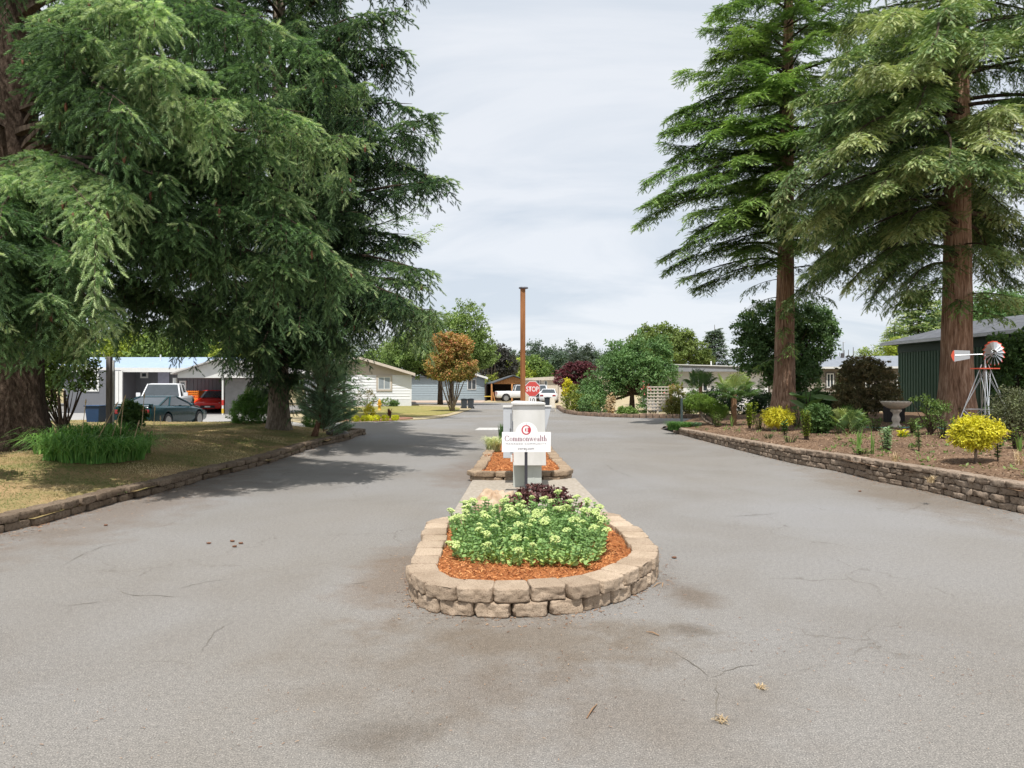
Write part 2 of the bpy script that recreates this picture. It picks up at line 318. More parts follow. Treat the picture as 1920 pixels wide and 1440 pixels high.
# ---------------- retaining walls ----------------
def cubesph(n):
    V = []; Fq = []
    for ax in range(3):
        for sg in (-1, 1):
            b0 = len(V)
            for i in range(n+1):
                for j in range(n+1):
                    p = [0,0,0]; p[ax] = sg; p[(ax+1) % 3] = -1+2*i/n; p[(ax+2) % 3] = -1+2*j/n; V.append(p)
            for i in range(n):
                for j in range(n):
                    q = (b0+i*(n+1)+j, b0+(i+1)*(n+1)+j, b0+(i+1)*(n+1)+j+1, b0+i*(n+1)+j+1); Fq.append(q if sg > 0 else q[::-1])
    return np.array(V, float), np.array(Fq)
CS = {n: cubesph(n) for n in (3, 4, 6, 14)}
def rblock(mb, c, ang, w, d, h, n=4, amp=0.012, seed=0, taper=0.16, ex=9.0, bevf=0.0):
    V, Fq = CS[n]; q = V/((np.abs(V)**ex).sum(1)**(1/ex))[:,None]
    if bevf:   # broken front corners: the front face is narrower than the body
        q = q.copy(); fr = np.clip(q[:,1], 0, 1)**3; q[:,0] *= 1-bevf*fr
    p = q*np.array([w/2, d/2, h/2]); p[:,0] *= 1-taper*(1-q[:,1])/2
    fac = np.where(q[:,1] > 0.2, 1.0, 0.35)*np.where(q[:,2] > 0.9, 0.35, 1.0)
    s_ = np.array([seed*7.3, seed*3.1, seed*1.7])
    p += nrm(q)*((fbm(p+s_, 24, 4)-0.5)*2*amp*fac)[:,None]; p[:,1] += (vn(p+s_, 7)-0.5)*amp*1.6*fac
    ca, sa = math.cos(ang), math.sin(ang); x = p[:,0]*ca-p[:,1]*sa; y = p[:,0]*sa+p[:,1]*ca
    mb.add(np.stack([x+c[0], y+c[1], p[:,2]+c[2]], -1), Fq, tint=random.random())
def stonemat(name, c0, c1, c2, sp=50):
    m, t, b, o = newmat(name); a = t.nodes.new('ShaderNodeAttribute'); a.attribute_name = 'tint'; co = t.nodes.new('ShaderNodeTexCoord').outputs['Object']
    n = noise_node(t, sp, 4, co, 0.75); c = ramp(t, n.outputs['Fac'], [(0.33, c0), (0.48, c1), (0.62, c1), (0.72, c2)])
    c = mixc(t, 1.0, c, ramp(t, a.outputs['Fac'], [(0, (0.84,0.82,0.8)), (1, (1.14,1.13,1.11))]), 'MULTIPLY')
    n2 = noise_node(t, 3, 4, co); c = mixc(t, 0.8, c, ramp(t, n2.outputs['Fac'], [(0.35, (0.8,0.77,0.74)), (0.6, (1.06,)*3)]), 'MULTIPLY')
    t.links.new(c, b.inputs['Base Color']); b.inputs['Roughness'].default_value = 0.95; b.inputs['Specular IOR Level'].default_value = 0.15
    bump(t, b, n.outputs['Fac'], 0.9, 0.012); return m
STONE = stonemat('tan_split_block', (0.18,0.125,0.09), (0.49,0.39,0.295), (0.74,0.63,0.51), 110)
STONED = stonemat('weathered_block', (0.055,0.042,0.03), (0.20,0.155,0.115), (0.36,0.30,0.24), 30)
STONER = stonemat('grey_brown_block', (0.09,0.066,0.05), (0.32,0.255,0.20), (0.56,0.48,0.40), 34)
STONEP = stonemat('planter_block', (0.12,0.085,0.06), (0.34,0.26,0.185), (0.52,0.43,0.33), 40)
def course(mb, line, closed, z, h, w, d, n, amp, side, off=0.0, jit=0.01, **kw):
    P_ = smooth_line(line, w, closed); cnt = len(P_)-1
    mid = (P_[:-1]+P_[1:])/2 if not off else P_[:-1] if closed else P_
    for i, q in enumerate(mid):
        a = P_[i % cnt]; bq = P_[(i+1) % (cnt+1)]
        if off: a = P_[(i-1) % cnt] if closed else P_[max(i-1,0)]; bq = P_[(i+1) % cnt] if closed else P_[min(i+1,cnt)]
        tv = (bq-a); L_ = np.linalg.norm(tv); tv = tv/max(L_, 1e-9); nv = np.array([tv[1], -tv[0]])*side
        ww = np.linalg.norm(P_[1]-P_[0]); jj = random.uniform(-jit, jit)
        c = q-nv*(d/2-jj); ang = math.atan2(nv[1], nv[0])-math.pi/2
        rblock(mb, (c[0], c[1], z+h/2+random.uniform(-0.15,0.15)*jit), ang+random.uniform(-1,1)*jit*1.5, ww*0.985, d, h*0.97, n, amp, seed=random.random()*50, **kw)
def build_wall(name, label, line, courses, closed, side, mat, w, d, hs, n, amp, jit=0.012, step=0.012, **kw):
    r = thing(name, label, 'garden wall', (line[0][0], line[0][1], 0)); z = 0
    for k in range(courses):
        mb = MB(); ln = line
        course(mb, ln, closed, z, hs, w, d, n, amp, side, off=k % 2, jit=jit, **kw); o = mb.build('cap_course' if k == courses-1 else 'block_course', mat, r, smooth=True)
        z += hs
    return r
build_wall('retaining_wall', 'low weathered two course block wall along the left lawn', LW, 2, False, 1, STONED, 0.34, 0.26, 0.10, 4, 0.02, jit=0.03)
# right wall: level top that stands higher towards the viewer
r = thing('retaining_wall', 'long block wall of three to four courses holding the garden bed on the right', 'garden wall', (RW[0][0], RW[0][1], 0))
RWf = RW[::-1]
for k in range(4):
    lim = [99, 99, 16.5, 11.2][k]
    ln = [q for q in RW if True]
    mb = MB(); Pq = smooth_line(ln, 0.30); off = 0.15*(k % 2)
    for i in range(len(Pq)-1):
        tv = Pq[i+1]-Pq[i]; L_ = np.linalg.norm(tv); tv /= L_; nv = np.array([tv[1], -tv[0]])*1.0
        q = Pq[i]+tv*(L_/2+off)
        hh = zw(q[1])+0.05; hc = hh/ (2 if q[1] > 19 else 3 if q[1] > 12.5 else 4); nc = (2 if q[1] > 19 else 3 if q[1] > 12.5 else 4)
        if k >= nc: continue
        nv = -nv if nv[0] > 0 else nv
        c = q-nv*(0.12+random.uniform(-0.012,0.012)); capd = 0.012 if k == nc-1 else 0
        rblock(mb, (c[0]+nv[0]*capd, c[1]+nv[1]*capd, hc*(k+0.5)), math.atan2(nv[1], nv[0])-math.pi/2+random.uniform(-0.05,0.05), L_*0.975, 0.26, hc*0.96, 6, 0.034, seed=random.random()*50)
    mb.build('cap_course' if k == 3 else 'block_course', STONER, r, smooth=True)
# near planter island
PL1 = [G(808,975,.215), G(790,1010,.215), G(775,1040,.215), G(769,1072,.215), G(809,1094,.215), G(866,1102,.215), G(942,1104,.215), G(1014,1101,.215), G(1084,1096,.215),
       G(1148,1083,.215), G(1204,1060,.215), G(1234,1034,.215), G(1218,1008,.215), G(1201,990,.215), G(1170,973,.215), G(1142,960,.215)]
PL1 = [(a[0], a[1]) for a in PL1]+[(0.7,8.05),(0.1,8.0),(-0.5,7.9)]
build_wall('planter_wall', 'tan two course block ring round the flowering planter nearest the viewer', PL1, 2, True, 1, STONE, 0.285, 0.24, 0.108, 14, 0.02, jit=0.008, bevf=0.15, ex=16.0)
PL2 = [q for q in [(-0.72,12.1),(-0.70,13.2),(-0.66,15),(-0.6,17),(-0.45,19.5),(-0.2,22),(0.15,24),(0.6,23.8),(0.9,21.5),(0.98,19),(1.0,16.5),(1.05,14.2),(1.1,12.6),(0.9,12.15),(0.2,12.05)]][::-1]
build_wall('planter_wall', 'brown block ring round the mulched planter behind the white cabinets', PL2, 2, True, 1, STONEP, 0.34, 0.22, 0.095, 6, 0.016, jit=0.02, bevf=0.08)
def cap_poly(name, pts, z, mat, label, cat, kind='stuff', cell=0.06, jit=0.03):
    pg = [tuple(q) for q in smooth_line(pts, 0.3, True)[:-1]]
    cx, cy = np.mean([q[0] for q in pg]), np.mean([q[1] for q in pg])
    o = hfield(name, pg, lambda x, y: z+0.03*np.sin(x*3)*np.sin(y*2), mat, cell, jit); return tag(o, label, cat, None, kind)
def shrink(pl, d):
    c = np.mean(pl, axis=0); return [tuple(c+(np.array(q)-c)*(1-d/np.linalg.norm(np.array(q)-c))) for q in pl]
cap_poly('mulch', shrink(PL1, 0.13), 0.165, MULCH, 'fresh orange cedar mulch filling the near planter around the flowers', 'mulch', cell=0.04)
cap_poly('mulch', shrink(PL2, 0.12), 0.15, MULCH, 'fresh orange cedar mulch filling the planter behind the white cabinets', 'mulch', cell=0.07)
# mulch chips as loose slivers
def slivers(name, n, region, z, mat, ln, wd, label, cat, zf=None, keep=None):
    xs = [q[0] for q in region]; ys = [q[1] for q in region]; pts = np.zeros((0,2))
    while len(pts) < n:
        p = rng.uniform((min(xs), min(ys)), (max(xs), max(ys)), (n*2, 2)); p = p[inside(p[:,0], p[:,1], region)]; pts = np.vstack([pts, p[keep(p)] if keep else p])
    pts = pts[:n]; zz = (zf(pts[:,0], pts[:,1]) if zf else np.full(n, z))
    pos = np.stack([pts[:,0], pts[:,1], zz], -1); a = rng.uniform(0, 2*math.pi, n); el = rng.normal(0, 0.35, n)
    X = np.stack([np.cos(a)*np.cos(el), np.sin(a)*np.cos(el), np.sin(el)], -1); Z = nrm(rng.normal(0, 0.5, (n,3))+np.array([0,0,1]))
    mb = MB(); scatter(mb, np.array([(-.5,-.5,0),(.5,-.35,0),(.5,.4,0.1),(-.5,.5,0)]), np.array([[0,1,2,3]]), pos, X, Z, np.stack([rng.uniform(*ln, n), rng.uniform(*wd, n), rng.uniform(*wd, n)], -1), rng.random(n))
    return tag(mb.build(name, mat), label, cat, None, 'stuff')
def scatter(mb, TV, TF, pos, X, Z, scale, tint):
    X = nrm(X); Yv = nrm(np.cross(Z, X)); Z2 = np.cross(X, Yv); n = len(pos); k = len(TV)
    sc_ = np.asarray(scale, float); sc_ = sc_ if sc_.ndim == 2 else np.repeat(sc_.reshape(-1,1), 3, 1)
    T = TV[None]*sc_[:,None,:]
    V = pos[:,None]+T[...,0:1]*X[:,None]+T[...,1:2]*Yv[:,None]+T[...,2:3]*Z2[:,None]
    Fq = (TF[None]+(np.arange(n)*k)[:,None,None]).reshape(-1, TF.shape[1])
    mb.add(V.reshape(-1,3), Fq, np.repeat(np.broadcast_to(tint, (n,)), k))
CHIP = leafmat('mulch_chip', [(0.10,0.035,0.015), (0.38,0.14,0.05), (0.62,0.30,0.12)], trans=0.0, rough=0.9)
slivers('mulch_chips', 9000, [tuple(q) for q in smooth_line(shrink(PL1,0.2), .3, True)], 0.178, CHIP, (0.012,0.04), (0.004,0.010), 'loose cedar chips scattered over the near planter', 'mulch chips', zf=lambda x,y: 0.175+0.03*np.sin(x*3)*np.sin(y*2))
slivers('mulch_chips', 9000, [tuple(q) for q in smooth_line(shrink(PL2,0.15), .3, True)], 0.165, CHIP, (0.02,0.05), (0.006,0.014), 'loose cedar chips in the planter behind the cabinets', 'mulch chips', zf=lambda x,y: 0.16+0.03*np.sin(x*3)*np.sin(y*2))
# concrete pad
mb = MB(); mb.prism([(-0.80,8.02),(1.30,8.1),(1.14,12.3),(-0.70,12.05)], -0.02, 0.045); struct(mb.build('concrete_pad', CONC, bevel=0.01))
# stop bar and far markings
mb = MB(); a0 = G(890,806.5); a1 = G(938,806.5); mb.add([(a0[0],a0[1],.005),(a1[0],a0[1],.005),(a1[0],a0[1]+1.5,.005),(a0[0]+.1,a0[1]+1.5,.005)], [(0,1,2,3)])
struct(mb.build('road_marking', PAINTW))
mb = MB(); mb.add([(-3.6,48.5,.005),(4.0,48.5,.005),(4.0,48.9,.005),(-3.6,48.9,.005)], [(0,1,2,3)]); struct(mb.build('road_marking', M_('concrete_gutter', (0.36,0.33,0.28), 0.9)))
# cracks in the asphalt: thin filled grooves
CRK = M_('crack_fill', (0.10,0.09,0.075), 1.0, c2=(0.17,0.15,0.12), vs=8)
def crack(px, w=0.008, name='asphalt_crack', amp=0.035, mat=None):
    pts = np.array([G(*q)[:2] for q in px]); mb = MB(); q = smooth_line(pts, 0.05); n = len(q)
    q = q+np.cumsum(rng.normal(0, 0.010, (n,2)), 0)*0.7+rng.normal(0, 0.006, (n,2)); tv = nrm(np.gradient(q, axis=0)); nv = np.stack([-tv[:,1], tv[:,0]], -1)
    ww = w*rng.uniform(0.2, 1.0, n)[:,None]*np.sin(np.linspace(0.15, 3.0, n))[:,None]
    V = np.concatenate([np.c_[q-nv*ww/2, np.full(n, .003)], np.c_[q+nv*ww/2, np.full(n, .003)]]); i = np.arange(n-1)
    mb.add(V, np.stack([i, i+1, n+i+1, n+i], -1)); return struct(mb.build(name, mat or CRK))
for px in [[(115,1062),(150,1045),(200,1025),(270,1012)], [(215,1100),(235,1116),(290,1120),(340,1122)], [(222,1122),(180,1130),(120,1138)], [(330,1105),(380,1092),(432,1085)],
           [(378,1222),(395,1190),(430,1165)], [(1345,1360),(1338,1310),(1332,1272)], [(1332,1272),(1310,1250),(1270,1222)], [(1332,1272),(1375,1255),(1430,1250)], [(1365,968),(1420,966),(1460,962)],
           [(1130,866),(1160,885),(1200,900)], [(640,1095),(700,1090)], [(820,798),(900,802),(1010,800),(1200,792)]]:
    crack(px, 0.009 if px[0][1] > 1000 else 0.016)
# ---------------- vegetation generators ----------------
LEAF = (np.array([(0,0,0),(0.5,0.28,0.06),(1,0,-0.03),(0.5,-0.28,0.06)]), np.array([[0,1,2],[0,2,3]]))
def shootT(k, wid, ln, up=0, ndl=0.045):
    V = []; Fq = []
    def tri(a, b_, c): n = len(V); V.extend([a, b_, c]); Fq.append((n, n+1, n+2))
    for i in range(k):
        x = i/k*0.9; s = 1-0.35*(i/k)**2
        for sg in (-1, 1): tri((x, 0, 0), (x+ndl*2, 0, 0), (x+ln*0.75, sg*wid*s, -0.01))
        if up and i % up == 0:
            sg = 1 if (i//up) % 2 else -1; tri((x, 0, 0), (x+ndl*2, 0, 0), (x+ln*0.6, sg*wid*0.35, wid*0.85*s))
    tri((0.85, -0.03, 0), (0.85, 0.03, 0), (1.12, 0, 0))
    cw = wid*0.34; tri((0, 0, 0), (0.45, cw, 0.01), (1.0, 0, 0)); tri((0, 0, 0), (1.0, 0, 0), (0.45, -cw, 0.01))
    if up: tri((0.02, 0, 0), (0.5, 0.02, cw*1.1), (1.0, 0, 0.0))
    return np.array(V, float), np.array(Fq)
def brushT(k, wid, ln, bw=0.045):
    V = []; Fq = []
    for i in range(k):
        x = i/k*0.92; s = (0.75+0.5*math.sin(math.pi*min(1,(i+1)/k)))*(1-0.3*(i/k)**3)
        for j in range(3):
            a = 2*math.pi*j/3+i*1.1; n = len(V); cy, cz = math.cos(a)*wid*s, math.sin(a)*wid*s*0.8; V += [(x,-bw*math.sin(a),bw*math.cos(a)),(x+bw,bw*math.sin(a),-bw*math.cos(a)),(x+ln,cy,cz)]; Fq.append((n,n+1,n+2))
    n = len(V); V += [(0,-.03,0),(0,.03,0),(1.1,0,0),(0,0,.03),(0,0,-.03)]; Fq += [(n,n+1,n+2),(n+3,n+4,n+2)]; return np.array(V, float), np.array(Fq)
SH_SPRUCE = brushT(7, 0.27, 0.36, 0.05)
SH_RED = shootT(8, 0.22, 0.28, 0, 0.05)
SH_FAR = (np.array([(0,0,0),(0.35,0.16,0),(0.55,0.02,0.03),(1,0,0),(0.55,-0.02,0.03),(0.35,-0.16,0),(0.8,0.13,0),(0.8,-0.13,0)], float), np.array([[0,1,2],[0,2,5],[2,6,3],[4,3,7]]))
def branch_pts(b, n=14):
    x0, y0, z0, az, Lb, e0, dr, up = b[:8]; t = np.linspace(0, 1, n); wob = 0.03*Lb*np.sin(t*5+az*7)
    return np.stack([x0+math.cos(az)*Lb*t-math.sin(az)*wob, y0+math.sin(az)*Lb*t+math.cos(az)*wob, z0+Lb*(e0*t-dr*t*t+up*t**3)], -1)
def tip_branch(tx, ty, tip, e0=0.15, dr=0.35, up=0.12, tn=None):
    dx, dy = tip[0]-tx, tip[1]-ty; Lb = math.hypot(dx, dy); q = (tx, ty, tip[2]-Lb*(e0-dr+up), math.atan2(dy, dx), Lb, e0, dr, up); return q if tn is None else q+(tn,)
def conifer(root, branches, leaf, T=SH_SPRUCE, sl=0.20, tsp=0.17, ssp=0.085, tw=1.0, twf=0.42, hang=0.3, thang=0.25, inner=0.18, wood=WOODD, br=0.012, flat=0.35, name='crown', tipl=0.35, sub=0.22, zv=1e9, tb=0.25, tpow=1.0, bpow=1.6, ps=0.0):
    wm = MB(); lm = MB(); Bp = []; Bd = []; Bl = []; Bt = []; Bs = []
    for b in branches:
        hi = b[2] > zv
        pts = branch_pts(b); Lb = b[4]; r = np.linspace(br*Lb+0.008, 0.006, len(pts)); wm.tube(pts, r, 5, cap=False)
        seg = nrm(np.gradient(pts, axis=0)); m = max(3, int(Lb*(1-inner)/(tsp*(2.6 if hi else 1)))); btn = b[8] if len(b) > 8 else random.random()**bpow; wb = Lb*random.uniform(-.07,.07); pts[:,2] += np.sin(np.linspace(0,7,len(pts)))*wb*0.35
        for k in range(m):
            t = inner+(1-inner)*((k+random.random()*0.8)/m)**tpow; f = t*(len(pts)-1); i = min(int(f), len(pts)-2); u = f-i
            p = pts[i]*(1-u)+pts[i+1]*u; d = seg[i]; side = np.cross(d, (0,0,1)); side /= max(np.linalg.norm(side), 1e-6)
            sg = 1 if k % 2 else -1; an = random.uniform(0.55, 1.4)-0.45*t
            tl = min(tw, twf*Lb*(1-t)**0.75+tipl)*random.choice((0.45,0.7,0.9,1.0,1.2))*random.uniform(0.8, 1.15)
            dd = d*math.cos(an)+side*sg*math.sin(an)+np.array([0,0,random.uniform(-0.5,0.22)])
            if random.random() < ps*(0.4+t): dd = np.array([random.gauss(0,.12),random.gauss(0,.12),-1.0]); tl = random.uniform(0.35,0.95)
            Bp.append(p); Bd.append(dd/np.linalg.norm(dd)); Bl.append(tl); Bt.append(tb+0.42*btn+0.16*t*t+random.gauss(0,.06)); Bs.append(2.0 if hi else 1.0)  # outward lightening: paler tip growth plus sunlit ends over dark interior painted into tint
        Bp.append(pts[-1]); Bd.append(seg[-1]); Bl.append(0.3); Bt.append(0.7); Bs.append(1.0)
    Bp = np.array(Bp); Bd = np.array(Bd); Bl = np.array(Bl); Bt = np.array(Bt); Bs = np.array(Bs)
    # twig wood: slim strips
    n = len(Bp); q0 = Bp; q1 = Bp+Bd*Bl[:,None]*0.55-np.array([0,0,1])*(thang*0.3*Bl)[:,None]; q2 = Bp+Bd*Bl[:,None]-np.array([0,0,1])*(thang*Bl)[:,None]
    sd = nrm(np.cross(Bd, np.array([0,0,1.0])))*0.006; V = np.stack([q0-sd*1.5, q0+sd*1.5, q1-sd, q1+sd, q2], 1).reshape(-1,3)
    i = np.arange(n)*5; wm.add(V, np.stack([i, i+1, i+3, i+2], -1)); wm.G.append(np.stack([i+2, i+3, i+4], -1)+wm.n-len(V))
    # side twigs of the twigs
    if sub:
        ks = np.where(Bs > 1, 1, np.maximum(2, (Bl/sub).astype(int))); ix = np.repeat(np.arange(n), ks); sk = np.concatenate([np.arange(c_) for c_ in ks])
        u = (sk+0.3+rng.random(len(sk))*0.6)/(ks[ix]+0.3); D0 = Bd[ix]; L0 = Bl[ix]; Pp = Bp[ix]+D0*(L0*u)[:,None]; Pp[:,2] -= thang*L0*u*u
        sd0 = nrm(np.cross(D0, np.array([0,0,1.0]))); sg0 = np.where(sk % 2 == 0, 1, -1); D1 = D0*0.65+sd0*(sg0*rng.uniform(0.5,0.9,len(sk)))[:,None]+rng.normal(0,0.15,D0.shape)
        D1[:,2] -= hang*rng.uniform(0.0, 1.6, len(sk)); Bp = np.vstack([Bp, Pp]); Bd = np.vstack([Bd, nrm(D1)]); Bl = np.concatenate([Bl, np.minimum(0.55, L0*(1-u)*0.5+0.16)*rng.uniform(0.7,1.2,len(u))]); Bt = np.concatenate([Bt, Bt[ix]+rng.normal(0,0.06,len(ix))]); Bs = np.concatenate([Bs, Bs[ix]])
        n = len(Bp)
    # shoots
    cnt = np.maximum(3, (Bl/ssp/Bs**1.3).astype(int)); idx = np.repeat(np.arange(n), cnt); st = np.concatenate([np.arange(c_) for c_ in cnt])
    s = (st+rng.random(len(st))*0.7)/cnt[idx]; s = np.minimum(s+0.05, 1); D = Bd[idx]; Lq = Bl[idx]
    pos = Bp[idx]+D*(Lq*s)[:,None]; pos[:,2] -= thang*Lq*s*s
    side = nrm(np.cross(D, np.array([0,0,1.0]))); sg = np.where(st % 2 == 0, 1, -1); last = st == cnt[idx]-1
    X = D*0.75+side*(sg*rng.uniform(0.45,0.95,len(sg))*np.where(last,0.1,1))[:,None]+rng.normal(0,0.12,D.shape)
    hg = hang*rng.uniform(0.1, 1.9, len(sg))
    X[:,2] -= hg; Z = nrm(rng.normal(0, flat, X.shape)+np.array([0,0,1.0]))
    sc_ = sl*rng.uniform(0.7, 1.25, len(s))*(1-0.25*s)*Bs[idx]
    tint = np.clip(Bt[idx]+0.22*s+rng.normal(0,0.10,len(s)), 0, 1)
    scatter(lm, T[0], T[1], pos, X, Z, sc_, tint)
    lm.build(name, leaf, root); wm.build('branches', wood, root); return pos
def whorl(tx, ty, z0, z1, n, Lf, e0=(0.0,0.2), dr=(0.25,0.45), up=(0.05,0.15), tier=0):
    out = []
    for k in range(n):
        z = z0+(z1-z0)*(k+random.random())/n
        if tier: z = z0+round((z-z0)/tier)*tier+random.gauss(0,.13)
        az = k*2.39996+random.uniform(-0.4,0.4); Lb = Lf(z, az)*random.uniform(0.75,1.08)
        if Lb < 0.3: continue
        out.append((tx, ty, z, az, Lb, random.uniform(*e0), random.uniform(*dr), random.uniform(*up)))
    return out
def trunk(root, x, y, z0, z1, r0, r1, mat, flare=0.35, fl_h=1.0, seg=40, rough=0.06, lean=(0,0), name='trunk', rings=40, fr=7):
    mb = MB(); zs = z0-0.15+(z1-z0)*(np.linspace(0,1,rings)**1.6); th = np.arange(seg)*2*math.pi/seg; V = []
    for z in zs:
        u = (z-z0)/(z1-z0); r = r0+(r1-r0)*u+flare*r0*math.exp(-max(z-z0,-.1)/fl_h*2.2)
        P3 = np.stack([np.cos(th)*2, np.sin(th)*2, np.full(seg, z*0.35)+x], -1)
        rr = r*(1+rough*(fbm(P3*fr/3, 1.0, 3)-0.5)*2+ (0.10*math.exp(-max(z-z0,0)/fl_h*1.5))*np.sin(th*5+x))
        V.append(np.stack([x+lean[0]*(z-z0)+rr*np.cos(th), y+lean[1]*(z-z0)+rr*np.sin(th), np.full(seg, z)], -1))
    V = np.vstack(V); i = np.arange(rings-1)[:,None]*seg; j = np.arange(seg)[None,:]; k = (j+1) % seg
    mb.add(V, np.stack([i+j, i+k, i+seg+k, i+seg+j], -1).reshape(-1,4)); return mb.build(name, mat, root, smooth=True)
def crown_pts(lobes, nc, per, cr, shell=0.55, flatten=0.8, gap=0.0):
    """clumps of points on and in ellipsoid lobes (cx,cy,cz,rx,ry,rz)"""
    w = np.array([l[3]*l[4]+l[3]*l[5] for l in lobes]); k = rng.choice(len(lobes), nc, p=w/w.sum()); Lb = np.array(lobes)[k]
    d = nrm(rng.normal(0, 1, (nc,3))); rad = shell+(1-shell)*rng.random(nc)**0.6; wh = rng.random(nc) < 0.07; rad = np.where(wh, rng.uniform(1.0, 1.25, nc), rad); C = Lb[:,:3]+d*rad[:,None]*Lb[:,3:6]
    if gap: C = C[fbm(C, 1.2/cr*0.35) > gap]; 
    nc = len(C); rr = cr*rng.uniform(0.6, 1.45, nc)*(np.where(wh, 0.6, 1.0) if not gap else 1.0)
    off = nrm(rng.normal(0,1,(nc*per,3)))*(rng.random(nc*per)**0.5)[:,None]; idx = np.repeat(np.arange(nc), per)
    pos = C[idx]+off*rr[idx][:,None]*np.array([1,1,flatten]); ct = rng.normal(0,0.13,nc)[idx]; return pos, off, ct, C
def leaves(root, lobes, mat, nc, per, cr, size, T=LEAF, shell=0.55, flatten=0.8, droop=0.25, name='crown', upb=0.6, tb=0.5, gap=0.0, ts=0.12, zmin=None, hgrad=0.0):
    pos, off, ct, C = crown_pts(lobes, nc, per, cr, shell, flatten, gap)
    if zmin is not None: k = pos[:,2] > zmin; pos, off, ct = pos[k], off[k], ct[k]
    n = len(pos); X = nrm(off+rng.normal(0,0.6,(n,3))); X[:,2] -= droop; Z = rng.normal(0,0.6,(n,3))+off*0.5+np.array([0,0,upb])
    zt = (pos[:,2]-pos[:,2].min())/max(np.ptp(pos[:,2]), .01)
    tint = np.clip(tb+ct+rng.normal(0,ts,n)+hgrad*(zt-0.5), 0, 1)
    mb = MB(); scatter(mb, T[0], T[1], pos-X*size*0.3, X, Z, size*rng.uniform(0.65,1.3,n), tint); mb.build(name, mat, root); return C
def limbs(root, base, C, k, mat, r0, name='branches', fork=None):
    mb = MB(); base = np.array(base, float)
    for c in C[rng.permutation(len(C))[:k]]:
        mid = base*0.45+c*0.55; mid[2] -= 0.08*np.linalg.norm(c-base); mid += rng.normal(0,0.05,3)*np.linalg.norm(c-base)
        q = np.linspace(0,1,7)[:,None]; p = (1-q)**2*base+2*q*(1-q)*mid+q*q*c; mb.tube(p, np.linspace(r0, r0*0.15, 7), 5, cap=False)
    return mb.build(name, mat, root, smooth=True)
def shrub(name, label, cat, c, lobes, mat, nc, per, cr, size, group=None, stem=None, smat=WOODD, nst=14, sr=0.012, T=LEAF, **kw):
    r = thing(name, label, cat, c, group); lb = [(c[0]+l[0], c[1]+l[1], c[2]+l[2], l[3], l[4], l[5]) for l in lobes]
    C = leaves(r, lb, mat, nc, per, cr, size, T=T, name='foliage', zmin=c[2]+0.005, **kw)
    if nst: limbs(r, (c[0], c[1], c[2]), C, nst, smat, sr, name='stems')
    return r
def tree(name, label, c, th, lobes, mat, nc, per, cr, size, tr=0.12, bmat=WOODD, group=None, cat='tree', nl=22, lean=(0,0), T=LEAF, fz=0.75, **kw):
    r = thing(name, label, cat, c, group); lb = [(c[0]+l[0], c[1]+l[1], c[2]+l[2], l[3], l[4], l[5]) for l in lobes]
    C = leaves(r, lb, mat, nc, per, cr, size, T=T, **kw)
    mb = MB(); mb.tube([(c[0]+lean[0]*k/5, c[1]+lean[1]*k/5, c[2]-0.1+th*k/5) for k in range(6)], np.linspace(tr*1.25, tr*0.6, 6), 8); mb.build('trunk', bmat, r, smooth=True)
    limbs(r, (c[0]+lean[0]*fz, c[1]+lean[1]*fz, c[2]+th*fz), C, nl, bmat, tr*0.4); return r
def blades(root, c, n, h, spread, w, mat, name='blades', arch=0.6, up=1.0, segs=5, rad=0.1, tb=0.5, flatb=1.0):
    c = np.array(c, float); a = rng.uniform(0, 2*math.pi, n); hh = h*rng.uniform(0.6, 1.1, n); out = spread*rng.uniform(0.15, 1.0, n)
    rr = rad*np.sqrt(rng.random(n)); a2 = rng.uniform(0, 2*math.pi, n); b0 = np.stack([c[0]+rr*np.cos(a2), c[1]+rr*np.sin(a2)*flatb, np.full(n, c[2])], -1)
    D = np.stack([np.cos(a), np.sin(a), 0*a], -1); Sd = np.stack([-np.sin(a), np.cos(a), 0*a], -1); V = []
    for k in range(segs+1):
        u = k/segs; p = b0+D*(out*u**1.5)[:,None]; p[:,2] += hh*(up*u-arch*u**2.6); ww = w*(1-u**2.2)*0.5+0.0008
        V += [p-Sd*ww, p+Sd*ww]
    V = np.stack(V, 1); m = 2*(segs+1); i = (np.arange(n)*m)[:,None]+2*np.arange(segs)[None,:]
    q = np.stack([i, i+1, i+3, i+2], -1).reshape(-1,4); mb = MB(); mb.add(V.reshape(-1,3), q, np.repeat(np.clip(rng.normal(tb, 0.2, n),0,1), m)); return mb.build(name, mat, root)
# ---------------- foliage materials ----------------
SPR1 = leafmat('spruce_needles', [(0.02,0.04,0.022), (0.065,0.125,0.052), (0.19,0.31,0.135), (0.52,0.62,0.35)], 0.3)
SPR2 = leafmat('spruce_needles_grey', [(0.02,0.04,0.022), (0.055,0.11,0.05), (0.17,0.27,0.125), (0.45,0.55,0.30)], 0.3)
REDA = leafmat('redwood_needles_bright', [(0.03,0.065,0.022), (0.08,0.155,0.045), (0.17,0.28,0.08), (0.33,0.45,0.15)], 0.35)
REDB = leafmat('redwood_needles_olive', [(0.032,0.068,0.028), (0.075,0.145,0.052), (0.20,0.285,0.11), (0.46,0.50,0.25)], 0.35)
BARKS = barkmat('spruce_bark', (0.03,0.02,0.014), (0.075,0.052,0.038), (0.14,0.105,0.08), (18,18,7), 0.06)
BARKR = barkmat('redwood_bark', (0.13,0.073,0.048), (0.38,0.23,0.155), (0.62,0.44,0.33), (18,18,1.6), 0.08)
BARKL = barkmat('pale_bark', (0.12,0.095,0.07), (0.26,0.21,0.165), (0.42,0.35,0.28), (20,20,5), 0.02)
